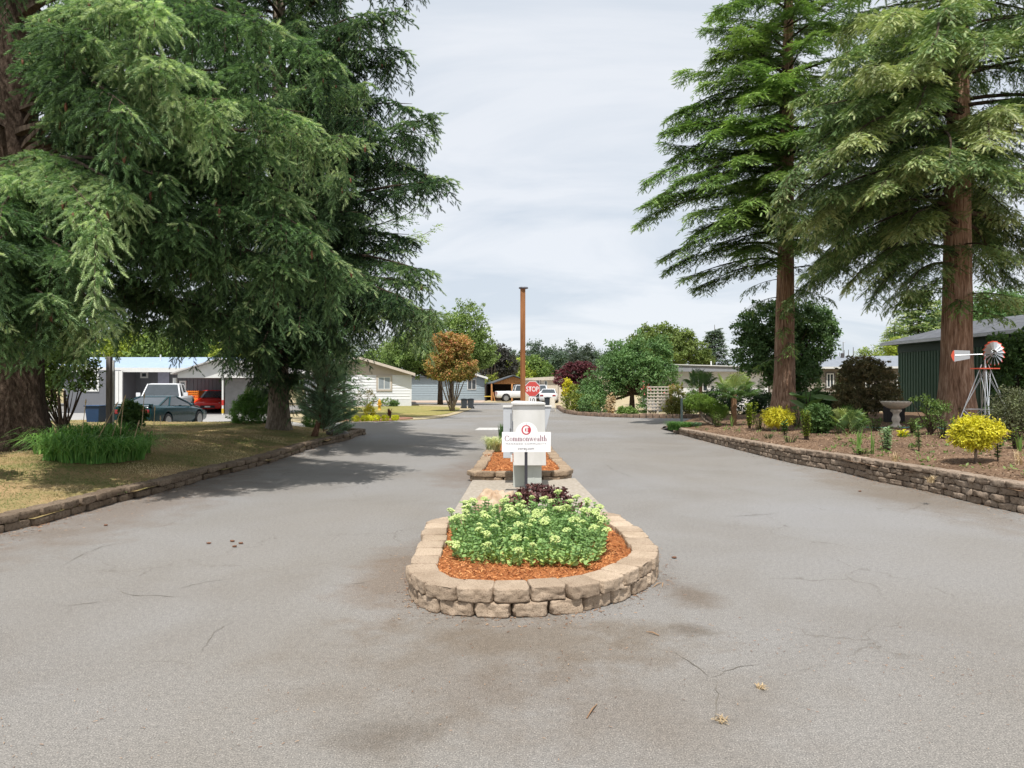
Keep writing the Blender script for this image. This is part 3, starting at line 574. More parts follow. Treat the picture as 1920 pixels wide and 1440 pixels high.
# ---------------- big spruces on the left lawn ----------------
def spos(px, py, zf): return GH(px, py, zf)
S1 = (-10.2, 14.0); S2 = (-7.35, 21.5)
r = thing('spruce_tree', 'huge spruce with a flared dark trunk at the left edge of the lawn', 'tree', (S1[0], S1[1], float(zlawn(S1[0], S1[1]))))
trunk(r, S1[0], S1[1], r.location.z, 22, 0.50, 0.18, BARKS, 0.55, 1.6, rough=0.08, rings=60)
def L1(z, az):
    base = np.interp(z, [2.0, 4, 9, 14, 21], [3.8, 4.5, 4.3, 3.6, 1.5]); toward = max(0, math.cos(az-R(-25)))
    return base*(0.85+0.33*toward)
br1 = [q for q in whorl(S1[0], S1[1], 3.7, 16, 92, L1, dr=(0.3,0.5)) if not (abs((q[3]-R(-54)+math.pi) % (2*math.pi)-math.pi) < R(24) and 3.6 < q[2] < 9.5)]
for (px, py, Y) in [(610,470,10.6),(560,430,10.2),(520,500,10.5),(640,520,11.4),(575,400,11.5),(300,330,9.6),(250,360,9.2),(200,400,9.0),(330,420,9.8),(420,380,10.4),(120,560,9.4),(200,575,9.8),(40,600,9.6),(150,600,10.4),
                    (160,480,9.5),(400,180,9.4),(330,110,8.8),(460,120,9.8),(550,200,10.5),(250,200,8.6),(640,250,11),(480,280,10.3),(400,480,11),(350,470,12),(25,470,8.8),(30,400,9.5),(60,330,10.2),(10,560,9.2),(480,20,9.5),(300,10,8.8),(190,60,8.8),(600,90,10.8),(520,350,10.6)]:
    br1.append(tip_branch(S1[0], S1[1], P(px, py, Y), random.uniform(0.15,0.4), random.uniform(0.45,0.65), 0.15, random.choice((.05,.2,.3,.95,1.0))))  # per-branch tint paints a few sunlit pads among darker, shaded branches
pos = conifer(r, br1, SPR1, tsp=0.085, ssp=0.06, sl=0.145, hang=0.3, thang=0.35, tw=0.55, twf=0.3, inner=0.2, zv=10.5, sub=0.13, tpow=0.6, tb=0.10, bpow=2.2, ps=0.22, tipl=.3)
CONE = M_('spruce_cone', (0.24,0.10,0.05), 0.8, c2=(0.13,0.05,0.03), vs=40)
cm = MB(); cm.tube([(0,0,0),(0,0,-.03),(0,0,-.07),(0,0,-.10)], [0.008,0.019,0.017,0.006], 7)
cproto = None
def cones(root, P3, n):
    global cproto
    z = -math.inf
    for k in range(n):
        q = P3[random.randrange(len(P3))]
        if cproto is None: cproto = cm.build('cone', CONE, None, smooth=True); c_ = cproto
        else: c_ = cproto.copy(); COL.objects.link(c_)
        c_.parent = root; c_.matrix_parent_inverse = Matrix.Translation(-root.location); c_.location = q; c_.scale = (1.2,1.2,1.3)
cones(r, pos[(pos[:,1] < 12.5) & (pos[:,2] > 2.5) & (pos[:,0] > -8)], 90)
r = thing('spruce_tree', 'tall spruce with a pale grey lower trunk in the middle of the left lawn', 'tree', (S2[0], S2[1], float(zlawn(S2[0], S2[1]))))
trunk(r, S2[0], S2[1], r.location.z, 25, 0.30, 0.10, BARKL, 0.35, 1.0, rough=0.07, rings=50)
def L2(z, az):
    base = np.interp(z, [2.0, 4, 7, 12, 24], [3.3, 3.9, 3.3, 3.5, 1.2]); t = max(0, math.cos(az-R(-150))); f = max(0, math.cos(az-R(-80)))
    return base*(0.9+0.35*t+0.25*f)*(0.78 if math.cos(az) > 0.5 else 1)
br2 = whorl(S2[0], S2[1], 3.0, 22, 170, L2, dr=(0.3,0.5))
br2 += [q+(0.0,) for q in whorl(S2[0], S2[1], 1.9, 4.6, 34, lambda z, az: np.interp(z, [1.9,4.6], [0.7,1.9]), dr=(0.5,0.8))]  # lowest tint colours in the shade of the inner crown round the trunk
for (px, py, Y) in [(758,92,17.5),(740,110,18),(812,222,16.5),(795,250,17.5),(845,340,15.6),(805,318,16.6),(760,300,17),(775,195,17),(770,440,17),(735,455,18),(808,510,16),(790,530,16),(825,582,15.5),(800,590,16.2),(775,560,15.5),
                    (700,520,16),(640,560,15.5),(560,600,15.5),(480,640,16),(420,620,15.5),(690,600,16.5),(620,130,15.5),(700,160,16.5),(560,250,15),(650,330,15.5),(600,420,15.2),(450,560,15.5),(340,560,15.5),(690,400,17),(520,480,15),(710,230,16),
                    (750,20,17),(780,-40,17.5),(700,30,17)]:
    br2.append(tip_branch(S2[0], S2[1], P(px, py, Y), random.uniform(0.15,0.3), random.uniform(0.35,0.5), 0.12))
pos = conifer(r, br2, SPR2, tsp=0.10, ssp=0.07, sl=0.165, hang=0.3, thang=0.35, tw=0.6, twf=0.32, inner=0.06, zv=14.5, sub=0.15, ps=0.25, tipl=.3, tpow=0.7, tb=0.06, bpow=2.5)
q = pos[(pos[:,0] > -5) & (pos[:,1] < 19)]; cones(r, q, 90)
# hanging dead skirts under the crown are part of the spruces; a third, finer conifer stands behind
S3 = (-9.2, 33.0)
r = thing('cedar_tree', 'dark upswept conifer rising behind the middle spruce, only its right side showing', 'tree', (S3[0], S3[1], 0))
trunk(r, S3[0], S3[1], 0, 19, 0.25, 0.06, BARKS, 0.2, 0.6, rings=20)
br = whorl(S3[0], S3[1], 3.0, 18.5, 120, lambda z, az: np.interp(z, [1.5,5,8,18], [1.6,2.4,3.4,0.8]), e0=(0.15,0.45), dr=(0.1,0.3), up=(0.1,0.3))
for (px, py, Y) in [(765,315,33),(800,335,32.5),(770,370,33),(790,390,32.5),(775,440,32.5),(815,430,32),(735,350,33),(740,410,33)]: br.append(tip_branch(S3[0], S3[1], P(px, py, Y), 0.2, 0.1, 0.15))
conifer(r, br, SPR2, T=SH_FAR, tsp=0.22, ssp=0.13, sl=0.30, hang=0.15, thang=0.1, tw=1.1, inner=0.12)
# ---------------- redwoods on the right ----------------
A = (11.95, 30.0); Bq = (15.1, 23.2)
r = thing('redwood_tree', 'farther redwood with a slim reddish trunk and bright layered branches reaching left over the road', 'tree', (A[0], A[1], float(zbed(A[0], A[1]))))
trunk(r, A[0], A[1], r.location.z, 22, 0.45, 0.14, BARKR, 0.5, 1.4, rough=0.05, lean=(0.012,0), rings=60)
brA = whorl(A[0]+.1, A[1], 8.4, 21, 100, lambda z, az: np.interp(z, [6,9,14,18,21], [4.2,5.6,5.0,3.6,0.8])*(1 if math.sin(az) < .3 else .6), e0=(0.0,0.2), dr=(0.2,0.4), up=(0.05,0.2), tier=1.15)
brA = [q for q in brA if not (abs((q[3]-R(-112)+math.pi) % (2*math.pi)-math.pi) < R(22) and q[2] < 10.8)]
for (px, py, Y) in [(1202,412,28),(1215,332,28),(1216,378,27.5),(1255,240,28),(1265,295,28.5),(1262,215,28.5),(1325,155,28),(1335,110,28.5),(1250,480,28),(1258,500,28.5),(1300,440,26),(1290,520,28),(1310,540,28.5),(1240,365,26.5),(1345,90,28),(1330,50,28),(1350,10,28),
                    (1320,345,25.5),(1360,400,25),(1400,380,25),(1380,300,25),(1330,250,26),(1420,260,25.5),(1450,330,25),(1400,180,25.5),(1460,140,25.5),(1380,470,26),(1340,420,25),(1420,500,27),(1540,470,27),(1580,500,29),(1290,330,27),(1300,400,26),(1500,250,25),(1500,410,27.5),(1370,130,26)]:
    brA.append(tip_branch(A[0], A[1], P(px, py, Y), random.uniform(0.1,0.3), random.uniform(0.35,0.6), 0.12))
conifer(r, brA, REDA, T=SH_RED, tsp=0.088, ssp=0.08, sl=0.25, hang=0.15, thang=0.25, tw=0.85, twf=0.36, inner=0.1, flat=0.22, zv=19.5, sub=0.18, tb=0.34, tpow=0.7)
mb = MB(); lb = []
for z, az, Lb in [(3.0,R(200),0.9),(3.6,R(260),1.0),(5.2,R(250),1.1),(5.9,R(330),1.3),(5.6,R(190),1.3),(4.3,R(240),0.8),(6.4,R(170),1.2),(6.1,R(20),1.3),(5.0,R(280),.9)]: lb.append((A[0]+.05, A[1], z, az, Lb+.4, 0.1, 0.45, 0.1))
conifer(r, lb, REDA, T=SH_RED, tsp=0.16, ssp=0.09, sl=0.24, hang=0.4, thang=0.4, tw=0.5, inner=0.3, name='sprouts', br=0.008)
r = thing('redwood_tree', 'nearer redwood with olive drooping branches and thick red trunk right of the birdbath', 'tree', (Bq[0], Bq[1], float(zbed(Bq[0], Bq[1]))))
trunk(r, Bq[0], Bq[1], r.location.z, 20.5, 0.51, 0.18, BARKR, 0.48, 1.5, rough=0.05, lean=(0.008,0), rings=60)
brB = whorl(Bq[0], Bq[1], 7.6, 19, 95, lambda z, az: np.interp(z, [5,7,12,16,19], [4.2,5.4,5.2,3.6,1.0])*(1.12 if math.sin(az) < 0 else 0.95), e0=(0.0,0.2), dr=(0.3,0.5), up=(0.05,0.15), tier=1.2)
brB = [q for q in brB if not (abs((q[3]-R(-123)+math.pi) % (2*math.pi)-math.pi) < R(26) and q[2] < 11.5)]
brB += [q+(0.1,) for q in whorl(Bq[0], Bq[1], 7.0, 9.6, 40, lambda z, az: 5.6 if math.sin(az-R(10)) > -.15 else 0, e0=(0.05,.2), dr=(0.4,0.65))]
for (px, py, Y) in [(1480,395,19.5),(1475,350,19),(1545,290,18.5),(1590,260,18),(1620,130,18),(1600,200,18.5),(1560,360,19),(1640,350,18),(1700,300,17.5),(1690,140,17.5),(1730,90,17),(1700,210,17.5),(1760,320,17.5),(1820,310,17.5),(1880,330,18),(1895,200,18),(1860,260,17.5),
                    (1540,490,21),(1600,530,21),(1640,560,21),(1700,540,20.5),(1580,440,20),(1660,480,20),(1530,200,19.5),(1580,100,19),(1660,30,18.5),(1760,20,18),(1850,90,18),(1900,480,21),(1910,560,22),(1860,520,24),(1900,400,20),(1520,420,20),(1690,430,19.5)]:
    brB.append(tip_branch(Bq[0], Bq[1], P(px, py, Y), random.uniform(0.15,0.35), random.uniform(0.5,0.8), 0.12))
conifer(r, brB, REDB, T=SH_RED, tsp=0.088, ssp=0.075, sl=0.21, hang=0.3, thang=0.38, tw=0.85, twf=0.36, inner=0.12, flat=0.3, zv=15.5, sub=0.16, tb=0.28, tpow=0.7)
lb = []
for z, az, Lb in [(5.2,R(180),1.8),(5.0,R(200),2.0),(4.6,R(240),1.3),(4.2,R(300),1.1),(5.4,R(220),1.8),(4.7,R(340),1.3),(4.9,R(170),1.7)]: lb.append((Bq[0], Bq[1], z, az, Lb+.4, 0.1, 0.4, 0.1))
conifer(r, lb, REDA, T=SH_RED, tsp=0.13, ssp=0.08, sl=0.22, hang=0.4, thang=0.4, tw=0.6, inner=0.3, name='sprouts', br=0.008)
# ---------------- more foliage materials ----------------
def LM(n, *st, **k): return leafmat(n, list(st), **k)
G_MID = LM('leaf_mid_green', (0.035,0.075,0.02), (0.085,0.165,0.045), (0.17,0.27,0.085))
G_LIGHT = LM('leaf_light_green', (0.06,0.11,0.025), (0.15,0.23,0.06), (0.27,0.35,0.12))
G_HOL = LM('holly_leaf', (0.03,0.065,0.022), (0.08,0.155,0.05), (0.17,0.27,0.10), spec=0.5)
G_YEL = LM('leaf_yellow_green', (0.10,0.15,0.02), (0.27,0.34,0.05), (0.48,0.50,0.10))
G_DARK = LM('leaf_dark_green', (0.02,0.045,0.018), (0.05,0.10,0.04), (0.12,0.19,0.085), spec=0.5)
G_FAR = LM('leaf_far_bluegreen', (0.045,0.075,0.05), (0.085,0.13,0.085), (0.14,0.19,0.12))
G_FARD = LM('leaf_far_dark', (0.035,0.05,0.04), (0.06,0.08,0.06), (0.10,0.12,0.09))
YEL = LM('golden_needles', (0.28,0.27,0.02), (0.62,0.55,0.04), (0.85,0.72,0.08), vs=3)
RED_M = LM('maroon_leaf', (0.045,0.012,0.016), (0.11,0.03,0.04), (0.20,0.06,0.075))
BRZ = LM('bronze_leaf', (0.08,0.08,0.04), (0.17,0.16,0.08), (0.32,0.22,0.12), vs=1.2)
PHO = LM('orange_red_leaf', (0.15,0.18,0.05), (0.34,0.28,0.08), (0.50,0.28,0.12), (0.56,0.20,0.11), vs=0.9)
BURG = LM('burgundy_leaf', (0.035,0.014,0.016), (0.09,0.035,0.035), (0.20,0.10,0.085), trans=0.15, vs=8)
PINE = LM('blue_pine_needles', (0.11,0.18,0.13), (0.24,0.37,0.25), (0.42,0.55,0.34), trans=0.4)
SED = LM('sedum_leaf', (0.12,0.22,0.07), (0.23,0.36,0.125), (0.48,0.56,0.19), trans=0.25, vs=5, vamt=0.2)
HEAD = LM('sedum_bud', (0.33,0.44,0.14), (0.52,0.62,0.24), (0.70,0.72,0.40), trans=0.2, vs=20, vamt=0.1)
GRS = LM('grass_blade', (0.05,0.12,0.03), (0.11,0.24,0.05), (0.24,0.38,0.10), trans=0.3, vs=1.5)
LILY = LM('lily_blade', (0.08,0.20,0.05), (0.17,0.36,0.09), (0.34,0.52,0.15), trans=0.35, vs=1.5)
TURF = LM('turf_blade', (0.10,0.16,0.04), (0.23,0.24,0.085), (0.44,0.35,0.18), (0.62,0.50,0.31), trans=0.2, vs=0.8)
VARG = LM('variegated_blade', (0.22,0.30,0.12), (0.50,0.52,0.30), (0.72,0.70,0.50), trans=0.3)
DRY = LM('dry_stalk', (0.25,0.17,0.09), (0.45,0.33,0.19), (0.60,0.48,0.30), trans=0.1)
PALM = LM('palm_leaf', (0.05,0.11,0.03), (0.13,0.23,0.07), (0.36,0.42,0.13), trans=0.3, vs=2, spec=0.5)
PINK = LM('pink_petal', (0.55,0.12,0.12), (0.75,0.28,0.25))
RNDL = (np.array([(0,0,0),(0.3,0.3,0.04),(0.75,0.28,0.05),(1,0,0),(0.75,-0.28,0.05),(0.3,-0.3,0.04)], float), np.array([[0,1,2],[0,2,3],[0,3,4],[0,4,5]]))
NDL = (np.array([(0,-0.03,0),(0,0.03,0),(1,0,0)], float), np.array([[0,1,2]]))
NDLW = (np.array([(0,-0.07,0),(0,0.07,0),(1,0,0)], float), np.array([[0,1,2]]))
# ---------------- turf on the left lawn ----------------
def turf(name, label, poly, zf, n, h, mat, seed=3.0):
    xs = [q[0] for q in poly]; ys = [q[1] for q in poly]; p = np.zeros((0,2))
    while len(p) < n: q = rng.uniform((min(xs),min(ys)),(max(xs),max(ys)),(n*2,2)); p = np.vstack([p, q[inside(q[:,0],q[:,1],poly)]])
    p = p[:n]; pos = np.c_[p, zf(p[:,0], p[:,1])-0.005]; X = nrm(np.c_[rng.normal(0,0.75,(n,2)), np.ones(n)]); a = rng.uniform(0,6.28,n)
    Z = np.c_[np.cos(a), np.sin(a), 0*a]; pt = fbm(np.c_[p, 0*a+seed], 0.9, 3); t = np.clip((pt-0.5)*4.6+0.50+rng.normal(0,0.16,n), 0, 1)
    mb = MB(); scatter(mb, np.array([(0,-.11,0),(0,.11,0),(1,0,0)]), np.array([[0,1,2]]), pos, X, Z, h*rng.uniform(0.5,1.4,n), t)
    return tag(mb.build(name, mat), label, 'grass', None, 'stuff')
turf('grass', 'patchy straw and green lawn grass inside the low left wall', LW+[(-8,25.4),(-14,26.2),(-20,26.5),(-20,12),(-12,6.5),(-9.5,4)], zlawn, 170000, 0.038, TURF)
# litter of brown needles and leaves along the walls
LIT = LM('brown_litter', (0.10,0.05,0.03), (0.26,0.14,0.08), (0.42,0.28,0.17), trans=0)
def litter(n, line, spread, label, ln=(0.008,0.03)):
    q = smooth_line(line, 0.05); k = rng.integers(0, len(q), n); k = k[(vn(np.c_[q[k], 0*k], 1.1) > rng.random(n)*0.8)]; n = len(k)
    p = q[k]+nrm(rng.normal(0,1,(n,2)))*(np.abs(rng.normal(0,spread,n)))[:,None]
    ok = (~inside(p[:,0],p[:,1],lawn_poly)) & (~inside(p[:,0],p[:,1],bed_poly)) & (~inside(p[:,0],p[:,1],PL1)) & (~inside(p[:,0],p[:,1],PL2)); p = p[ok]; n = len(p)
    a = rng.uniform(0,6.28,n); mb = MB(); scatter(mb, np.array([(-.5,-.12,0),(.5,-.1,0),(.5,.1,0.05),(-.5,.12,0.02)]), np.array([[0,1,2,3]]), np.c_[p, np.full(n,0.006)], np.c_[np.cos(a),np.sin(a),0*a], np.c_[rng.normal(0,.2,(n,2)),np.ones(n)], rng.uniform(*ln, n), rng.random(n))
    return tag(mb.build('fallen_litter', LIT), label, 'leaf litter', None, 'stuff')
litter(9000, LW, 0.35, 'brown needle litter on the road beside the left lawn wall', (0.01,0.04))
litter(6000, RW, 0.30, 'brown needle litter on the road beside the right garden wall', (0.01,0.04))
litter(2500, PL1, 0.16, 'brown litter at the foot of the near planter'); litter(2500, PL2, 0.2, 'brown litter at the foot of the planter behind the cabinets')
litter(1400, [(-3,3.2),(-1,3.6),(0.4,4.3),(1.5,4.6),(2.6,3.9),(4,3)], 0.55, 'scattered brown bits across the road in front of the planter', (0.006,0.02))
SOILCH = LM('bark_chip', (0.05,0.03,0.02), (0.16,0.10,0.065), (0.40,0.28,0.19), trans=0)
slivers('bark_chips', 26000, [(6.3,9),(7.4,5),(11,5),(16,14),(14,24),(8,26),(5.9,24),(6.2,16)], 0, SOILCH, (0.02,0.06), (0.008,0.02), 'loose bark chips over the brown garden bed soil', 'bark chips', zf=lambda x, y: zbed(x, y)+0.006, keep=lambda p: inside(p[:,0],p[:,1],bed_poly) & (dpoly(p[:,0],p[:,1],RW) > 0.27))
def pile(name, label, cat, px, n, ln, mat):
    g = G(*px); mb = MB()
    for k in range(n):
        a = random.uniform(0,3.14); x = g[0]+random.uniform(-.05,.05); y = g[1]+random.uniform(-.05,.05); mb.tube([(x-ln*math.cos(a)/2,y-ln*math.sin(a)/2,0.006),(x,y,0.016),(x+ln*math.cos(a)/2,y+ln*math.sin(a)/2,0.007)], [0.003,0.005,0.002], 5)
    return tag(mb.build(name, mat), label, cat)
TW = M_('dry_twig', (0.42,0.27,0.15), 0.9, c2=(0.2,0.11,0.06))
pile('twig', 'pale dry twig lying on the road below the planter, nearest the bottom', 'twig', (1120,1328), 1, 0.17, TW)
pile('twig', 'dry twig leaning at the right foot of the near planter', 'twig', (1240,1100), 2, 0.14, TW); pile('twig', 'thin twig by the dark stain right of the near planter', 'twig', (1222,1190), 1, 0.1, TW)
def leafbit(px, label, s=0.05):
    g = G(*px); mb = MB(); mb.ell((g[0], g[1], 0.012), (s, s*0.5, 0.01), 8, 5, 0.5); return tag(mb.build('dry_leaf', M_('dead_leaf', (0.17,0.08,0.045), .9), smooth=True), label, 'leaf', 'brown leaves fallen on the road')
for px, lb in [((199,986),'brown leaf on the road just below the left wall'), ((392,1020),'lone brown leaf left of a small trio on the left lane'), ((436,1016),'upper leaf of the small trio on the left lane'), ((452,1020),'right leaf of the small trio on the left lane'),
               ((440,1026),'lower leaf of the small trio on the left lane'), ((1264,1047),'brown crumb on the road right of the near planter'), ((1068,892),'dark leaf beside the rear planter corner'), ((1612,922),'dark leaf on the right lane near the garden wall')]: leafbit(px, lb, 0.028)
g = G(1425,1290); r = thing('weed', 'tiny dry weed sprouting from a crack low on the right lane', 'weed', g); blades(r, g, 26, 0.05, 0.045, 0.004, DRY, rad=0.02)
g = G(1352,1352); r = thing('weed', 'dry weed tuft in the crack at the bottom edge of the road', 'weed', g); blades(r, g, 26, 0.04, 0.05, 0.004, DRY, rad=0.03)
# ---------------- sedum and neighbours in the near planter ----------------
r = thing('sedum_plant', 'broad clump of green stonecrop with pale yellow green flower heads in the near planter', 'flowers', (0.17, 6.6, 0.17))
mb = MB(); st = MB(); heads = []
xs = []; tries = 0
while len(xs) < 330 and tries < 20000:
    tries += 1; y = random.uniform(5.85, 7.35); hw = np.interp(y, [5.85,6.1,7.0,7.4], [0.50,0.64,0.72,0.6]); x = 0.14+random.uniform(-hw, hw)+(y-6.0)*0.03
    if all((x-a)**2+(y-b_)**2 > 0.062**2 for a, b_ in xs): xs.append((x, y))
Pl = []; Xl = []; Sl = []; Tl = []
for (x, y) in xs:
    h = random.uniform(0.20,0.37)*np.interp(y, [5.85,6.1,6.5,7.3], [0.50,0.72,0.92,1.12])*(1-0.25*max(0,abs(x-.14)/.75)**2); lx = (x-0.14)*0.10+random.gauss(0,0.02); ly = (-0.05 if y < 6.1 else 0)+random.gauss(0,0.02)
    top = np.array([x+lx, y+ly, 0.17+h]); b0 = np.array([x,y,0.15]); st.tube([b0, (b0+top)/2+np.array([0,0,0.01]), top], [0.005,0.004,0.003], 4, cap=False)
    k = int(h/0.028)
    for i in range(k):
        u = (i+0.5)/k
        for s_ in (0, 1, 2):
            a = i*1.57+s_*2.1+random.gauss(0,.35); Pl.append(b0+(top-b0)*u); Xl.append((math.cos(a), math.sin(a), random.uniform(0.1,0.7))); Sl.append(random.uniform(0.040,0.066)*(1.1-0.5*u)); Tl.append(np.clip(0.9-0.75*u+random.gauss(0,0.14),0,1) if y < 6.2 else np.clip(0.5-0.3*u+random.gauss(0,.13),0,1))
    heads.append(top)
n = len(Pl); scatter(mb, RNDL[0], RNDL[1], np.array(Pl), np.array(Xl), rng.normal(0,.35,(n,3))+np.array([0,-.2,1]), np.array(Sl), np.array(Tl))
mb.build('foliage', SED, r); st.build('stems', SED, r)
hp = []
for v in range(5):
    hm = MB(); R_ = 0.030
    for k in range(46):
        a = random.uniform(0,6.28); q = R_*math.sqrt(random.random()); z = 0.016*(1-(q/R_)**2)+random.uniform(-.003,.003); s_ = random.uniform(0.004,0.0065)
        hm.add(np.array([(1,0,0),(-1,0,0),(0,1,0),(0,-1,0),(0,0,1.1),(0,0,-1)])*s_+np.array([q*math.cos(a),q*math.sin(a),z]), [(0,2,4),(2,1,4),(1,3,4),(3,0,4),(2,0,5),(1,2,5),(3,1,5),(0,3,5)], np.clip(random.gauss(.5,.2),0,1))
    for k in range(5): a = k*1.26; hm.tube([(0,0,-0.02),(0.6*R_*math.cos(a),0.6*R_*math.sin(a),0.003)], 0.0015, 3, cap=False)
    hp.append(hm)
random.shuffle(heads); hobj = [None]*5
heads.sort(key=lambda q: -q[2]*0.35+q[1]*0.02-random.random()*0.14)
for i, q in enumerate(heads[:98]):
    v = i % 5
    if hobj[v] is None: o = hp[v].build('flower_head', HEAD, r); hobj[v] = o
    else: o = hobj[v].copy(); COL.objects.link(o)
    o.matrix_parent_inverse = Matrix.Translation(-r.location); o.location = q; s_ = random.uniform(0.9,1.75); o.scale = (s_, s_, s_); o.rotation_euler = (random.gauss(0,.2), random.gauss(0,.2), random.uniform(0,6))
shrub('burgundy_shrub', 'low dark burgundy leaved mound behind the stonecrop in the near planter', 'shrub', (0.33,7.95,0.14), [(0,0,0.13,0.40,0.30,0.27)], BURG, 260, 14, 0.06, 0.042, nst=40, sr=0.006, shell=0.7, T=RNDL, upb=0.2)
ROCK = M_('tan_rock', (0.52,0.42,0.31), 0.95, c2=(0.34,0.21,0.12), vs=7, bs=0.6, bscale=30)
mb = MB(); mb.ell((0,0,0.14), (0.25,0.22,0.28), 40, 28, 0.5, 2.6); o = mb.build('boulder', ROCK, smooth=True); o.location = (-0.21, 8.0, 0.08); tag(o, 'rounded tan boulder standing left of the burgundy shrub', 'rock')
# ---------------- cabinets, sign, posts ----------------
WPL = M_('cabinet_white', (0.71,0.70,0.68), 0.55, c2=(0.56,0.55,0.52), vs=3.5, ms=(1,1,.4))
WPG = M_('cabinet_grey', (0.55,0.57,0.60), 0.5, c2=(0.48,0.50,0.53), vs=2)
PED = M_('pedestal_grey_green', (0.50,0.52,0.48), 0.7, c2=(0.40,0.43,0.39), vs=3)
r = thing('drop_box', 'white metal drop box on a grey pedestal, with two smaller cabinets behind it', 'cabinet', (0.27,11.4,0.045))
def X_(px, Y): return (px-960)*Y/F
def Z_(py, Y): return H-(py-HY)*Y/F
mb = MB(); mb.vprism([(X_(963,11),Z_(873,11)),(X_(1024,11),Z_(873,11)),(X_(1021.5,11),Z_(759,11)),(X_(961.5,11),Z_(759,11))], 11.0, 11.42); fb = mb.build('housing', WPL, r, bevel=0.008)
mb = MB(); x0, x1 = X_(958.5,10.98), X_(1022.5,10.98); z = Z_(759,10.98)
mb.add([(x0,10.96,z),(x1,10.96,z),(x1,11.46,z),(x0,11.46,z),(x0,10.96,z+.035),(x1,10.96,z+.03),(x1,11.46,z+.03),(x0,11.46,z+.035),(x0+.06,11.2,z+.062),(x1-.06,11.2,z+.045)], [(0,3,2,1),(0,1,5,4),(1,2,6,5),(2,3,7,6),(3,0,4,7),(4,5,9,8),(5,6,9),(6,7,8,9),(7,4,8)]); mb.build('lid', WPL, r, bevel=0.004)
mb = MB(); mb.b2(X_(962,11.2), X_(985,11.2), 11.22, 11.5, 0.04, 0.42); mb.b2(X_(985,11.2)+.002, X_(1015,11.2), 11.10, 11.5, 0.04, 0.42); mb.b2(X_(999,11.2), X_(1001,11.2), 11.095, 11.10, 0.04, 0.42); mb.build('pedestal', PED, r, bevel=0.006)
mb = MB(); mb.b2(X_(943.5,11.5), X_(960.5,11.5), 11.5, 11.85, Z_(859,11.5), Z_(764,11.5)); sb = mb.build('side_cabinet', WPG, r, bevel=0.006)
mb = MB(); mb.b2(X_(942.8,11.49), X_(961,11.49), 11.485, 11.87, Z_(764,11.5), Z_(761.5,11.5)); mb.build('cabinet_lid', WPL, sb)
mb = MB(); mb.b2(X_(957.5,11.49), X_(958.6,11.49), 11.49, 11.5, Z_(850,11.5), Z_(775,11.5)); mb.build('door_seam', BLACK, sb)
mb = MB(); mb.b2(X_(955.5,11.47), X_(957.5,11.47), 11.46, 11.5, Z_(809,11.5), Z_(803,11.5)); mb.build('latch', STEEL, sb)
mb = MB(); mb.b2(X_(957.5,11.4), X_(961,11.4), 11.25, 11.3, Z_(864,11.4), Z_(852,11.4)); mb.build('tag_plate', WHITE, r)
mb = MB(); mb.vprism([(X_(1016,11.5),Z_(860,11.5)),(X_(1022,11.5),Z_(812,11.5)),(X_(1034,11.5),Z_(763,11.5)),(X_(1012,11.5),Z_(763,11.5)),(X_(1010,11.5),Z_(860,11.5))], 11.5, 11.8); hb = mb.build('tapered_cabinet', WPG, r, bevel=0.006)
mb = MB(); mb.b2(X_(1012,11.49), X_(1035,11.49), 11.485, 11.82, Z_(763,11.5), Z_(760.8,11.5)); mb.build('cabinet_lid', WPL, hb)
mb = MB(); mb.b2(X_(950,11.6), X_(1012,11.6), 11.55, 11.75, Z_(850,11.6), Z_(790,11.6)); mb.build('mounting_rail', WPG, r)
# community sign
YS = 10.55
r = thing('community_sign', 'white arched sign with a red round emblem on a black post', 'sign', (X_(987,YS), YS, 0.045))
pts = [(X_(941,YS),Z_(847.5,YS)),(X_(1032.5,YS),Z_(847.5,YS)),(X_(1033,YS),Z_(810,YS)),(X_(1008.5,YS),Z_(810,YS))]
cx, cz, rr = X_(987.5,YS), Z_(812,YS), X_(1008.3,YS)-X_(987.5,YS)
pts += [(cx+rr*math.cos(a), cz+rr*0.99*math.sin(a)) for a in np.linspace(0.1, math.pi-0.1, 24)]+[(X_(966.5,YS),Z_(810,YS)),(X_(941.3,YS),Z_(810,YS))]
SIGNW = M_('sign_white', (0.82,0.82,0.82), 0.75, c2=(0.80,0.80,0.80)); SRED = M_('sign_red', (0.58,0.045,0.075), 0.4); SGRY = M_('sign_grey_letters', (0.22,0.20,0.22), 0.7); SMAR = M_('sign_maroon_letters', (0.20,0.03,0.08), 0.7)
mb = MB(); mb.vprism(pts, YS, YS+0.012); mb.build('board', SIGNW, r)
mb = MB(); mb.b2(X_(983.6,YS), X_(989.2,YS), YS+0.014, YS+0.05, 0.0, Z_(800,YS)); mb.build('post', M_('sign_post_black', (0.035,0.035,0.045), 0.5), r, bevel=0.003)
def disc(mb, c, rad, y0, y1, n=32): mb.vprism([(c[0]+rad*math.cos(a), c[1]+rad*math.sin(a)) for a in np.arange(n)*2*math.pi/n], y0, y1)
mb = MB(); ec = (X_(986.7,YS), Z_(806,YS)); er = 9.0*YS/F; disc(mb, ec, er, YS-0.003, YS); em = mb.build('emblem', SRED, r)
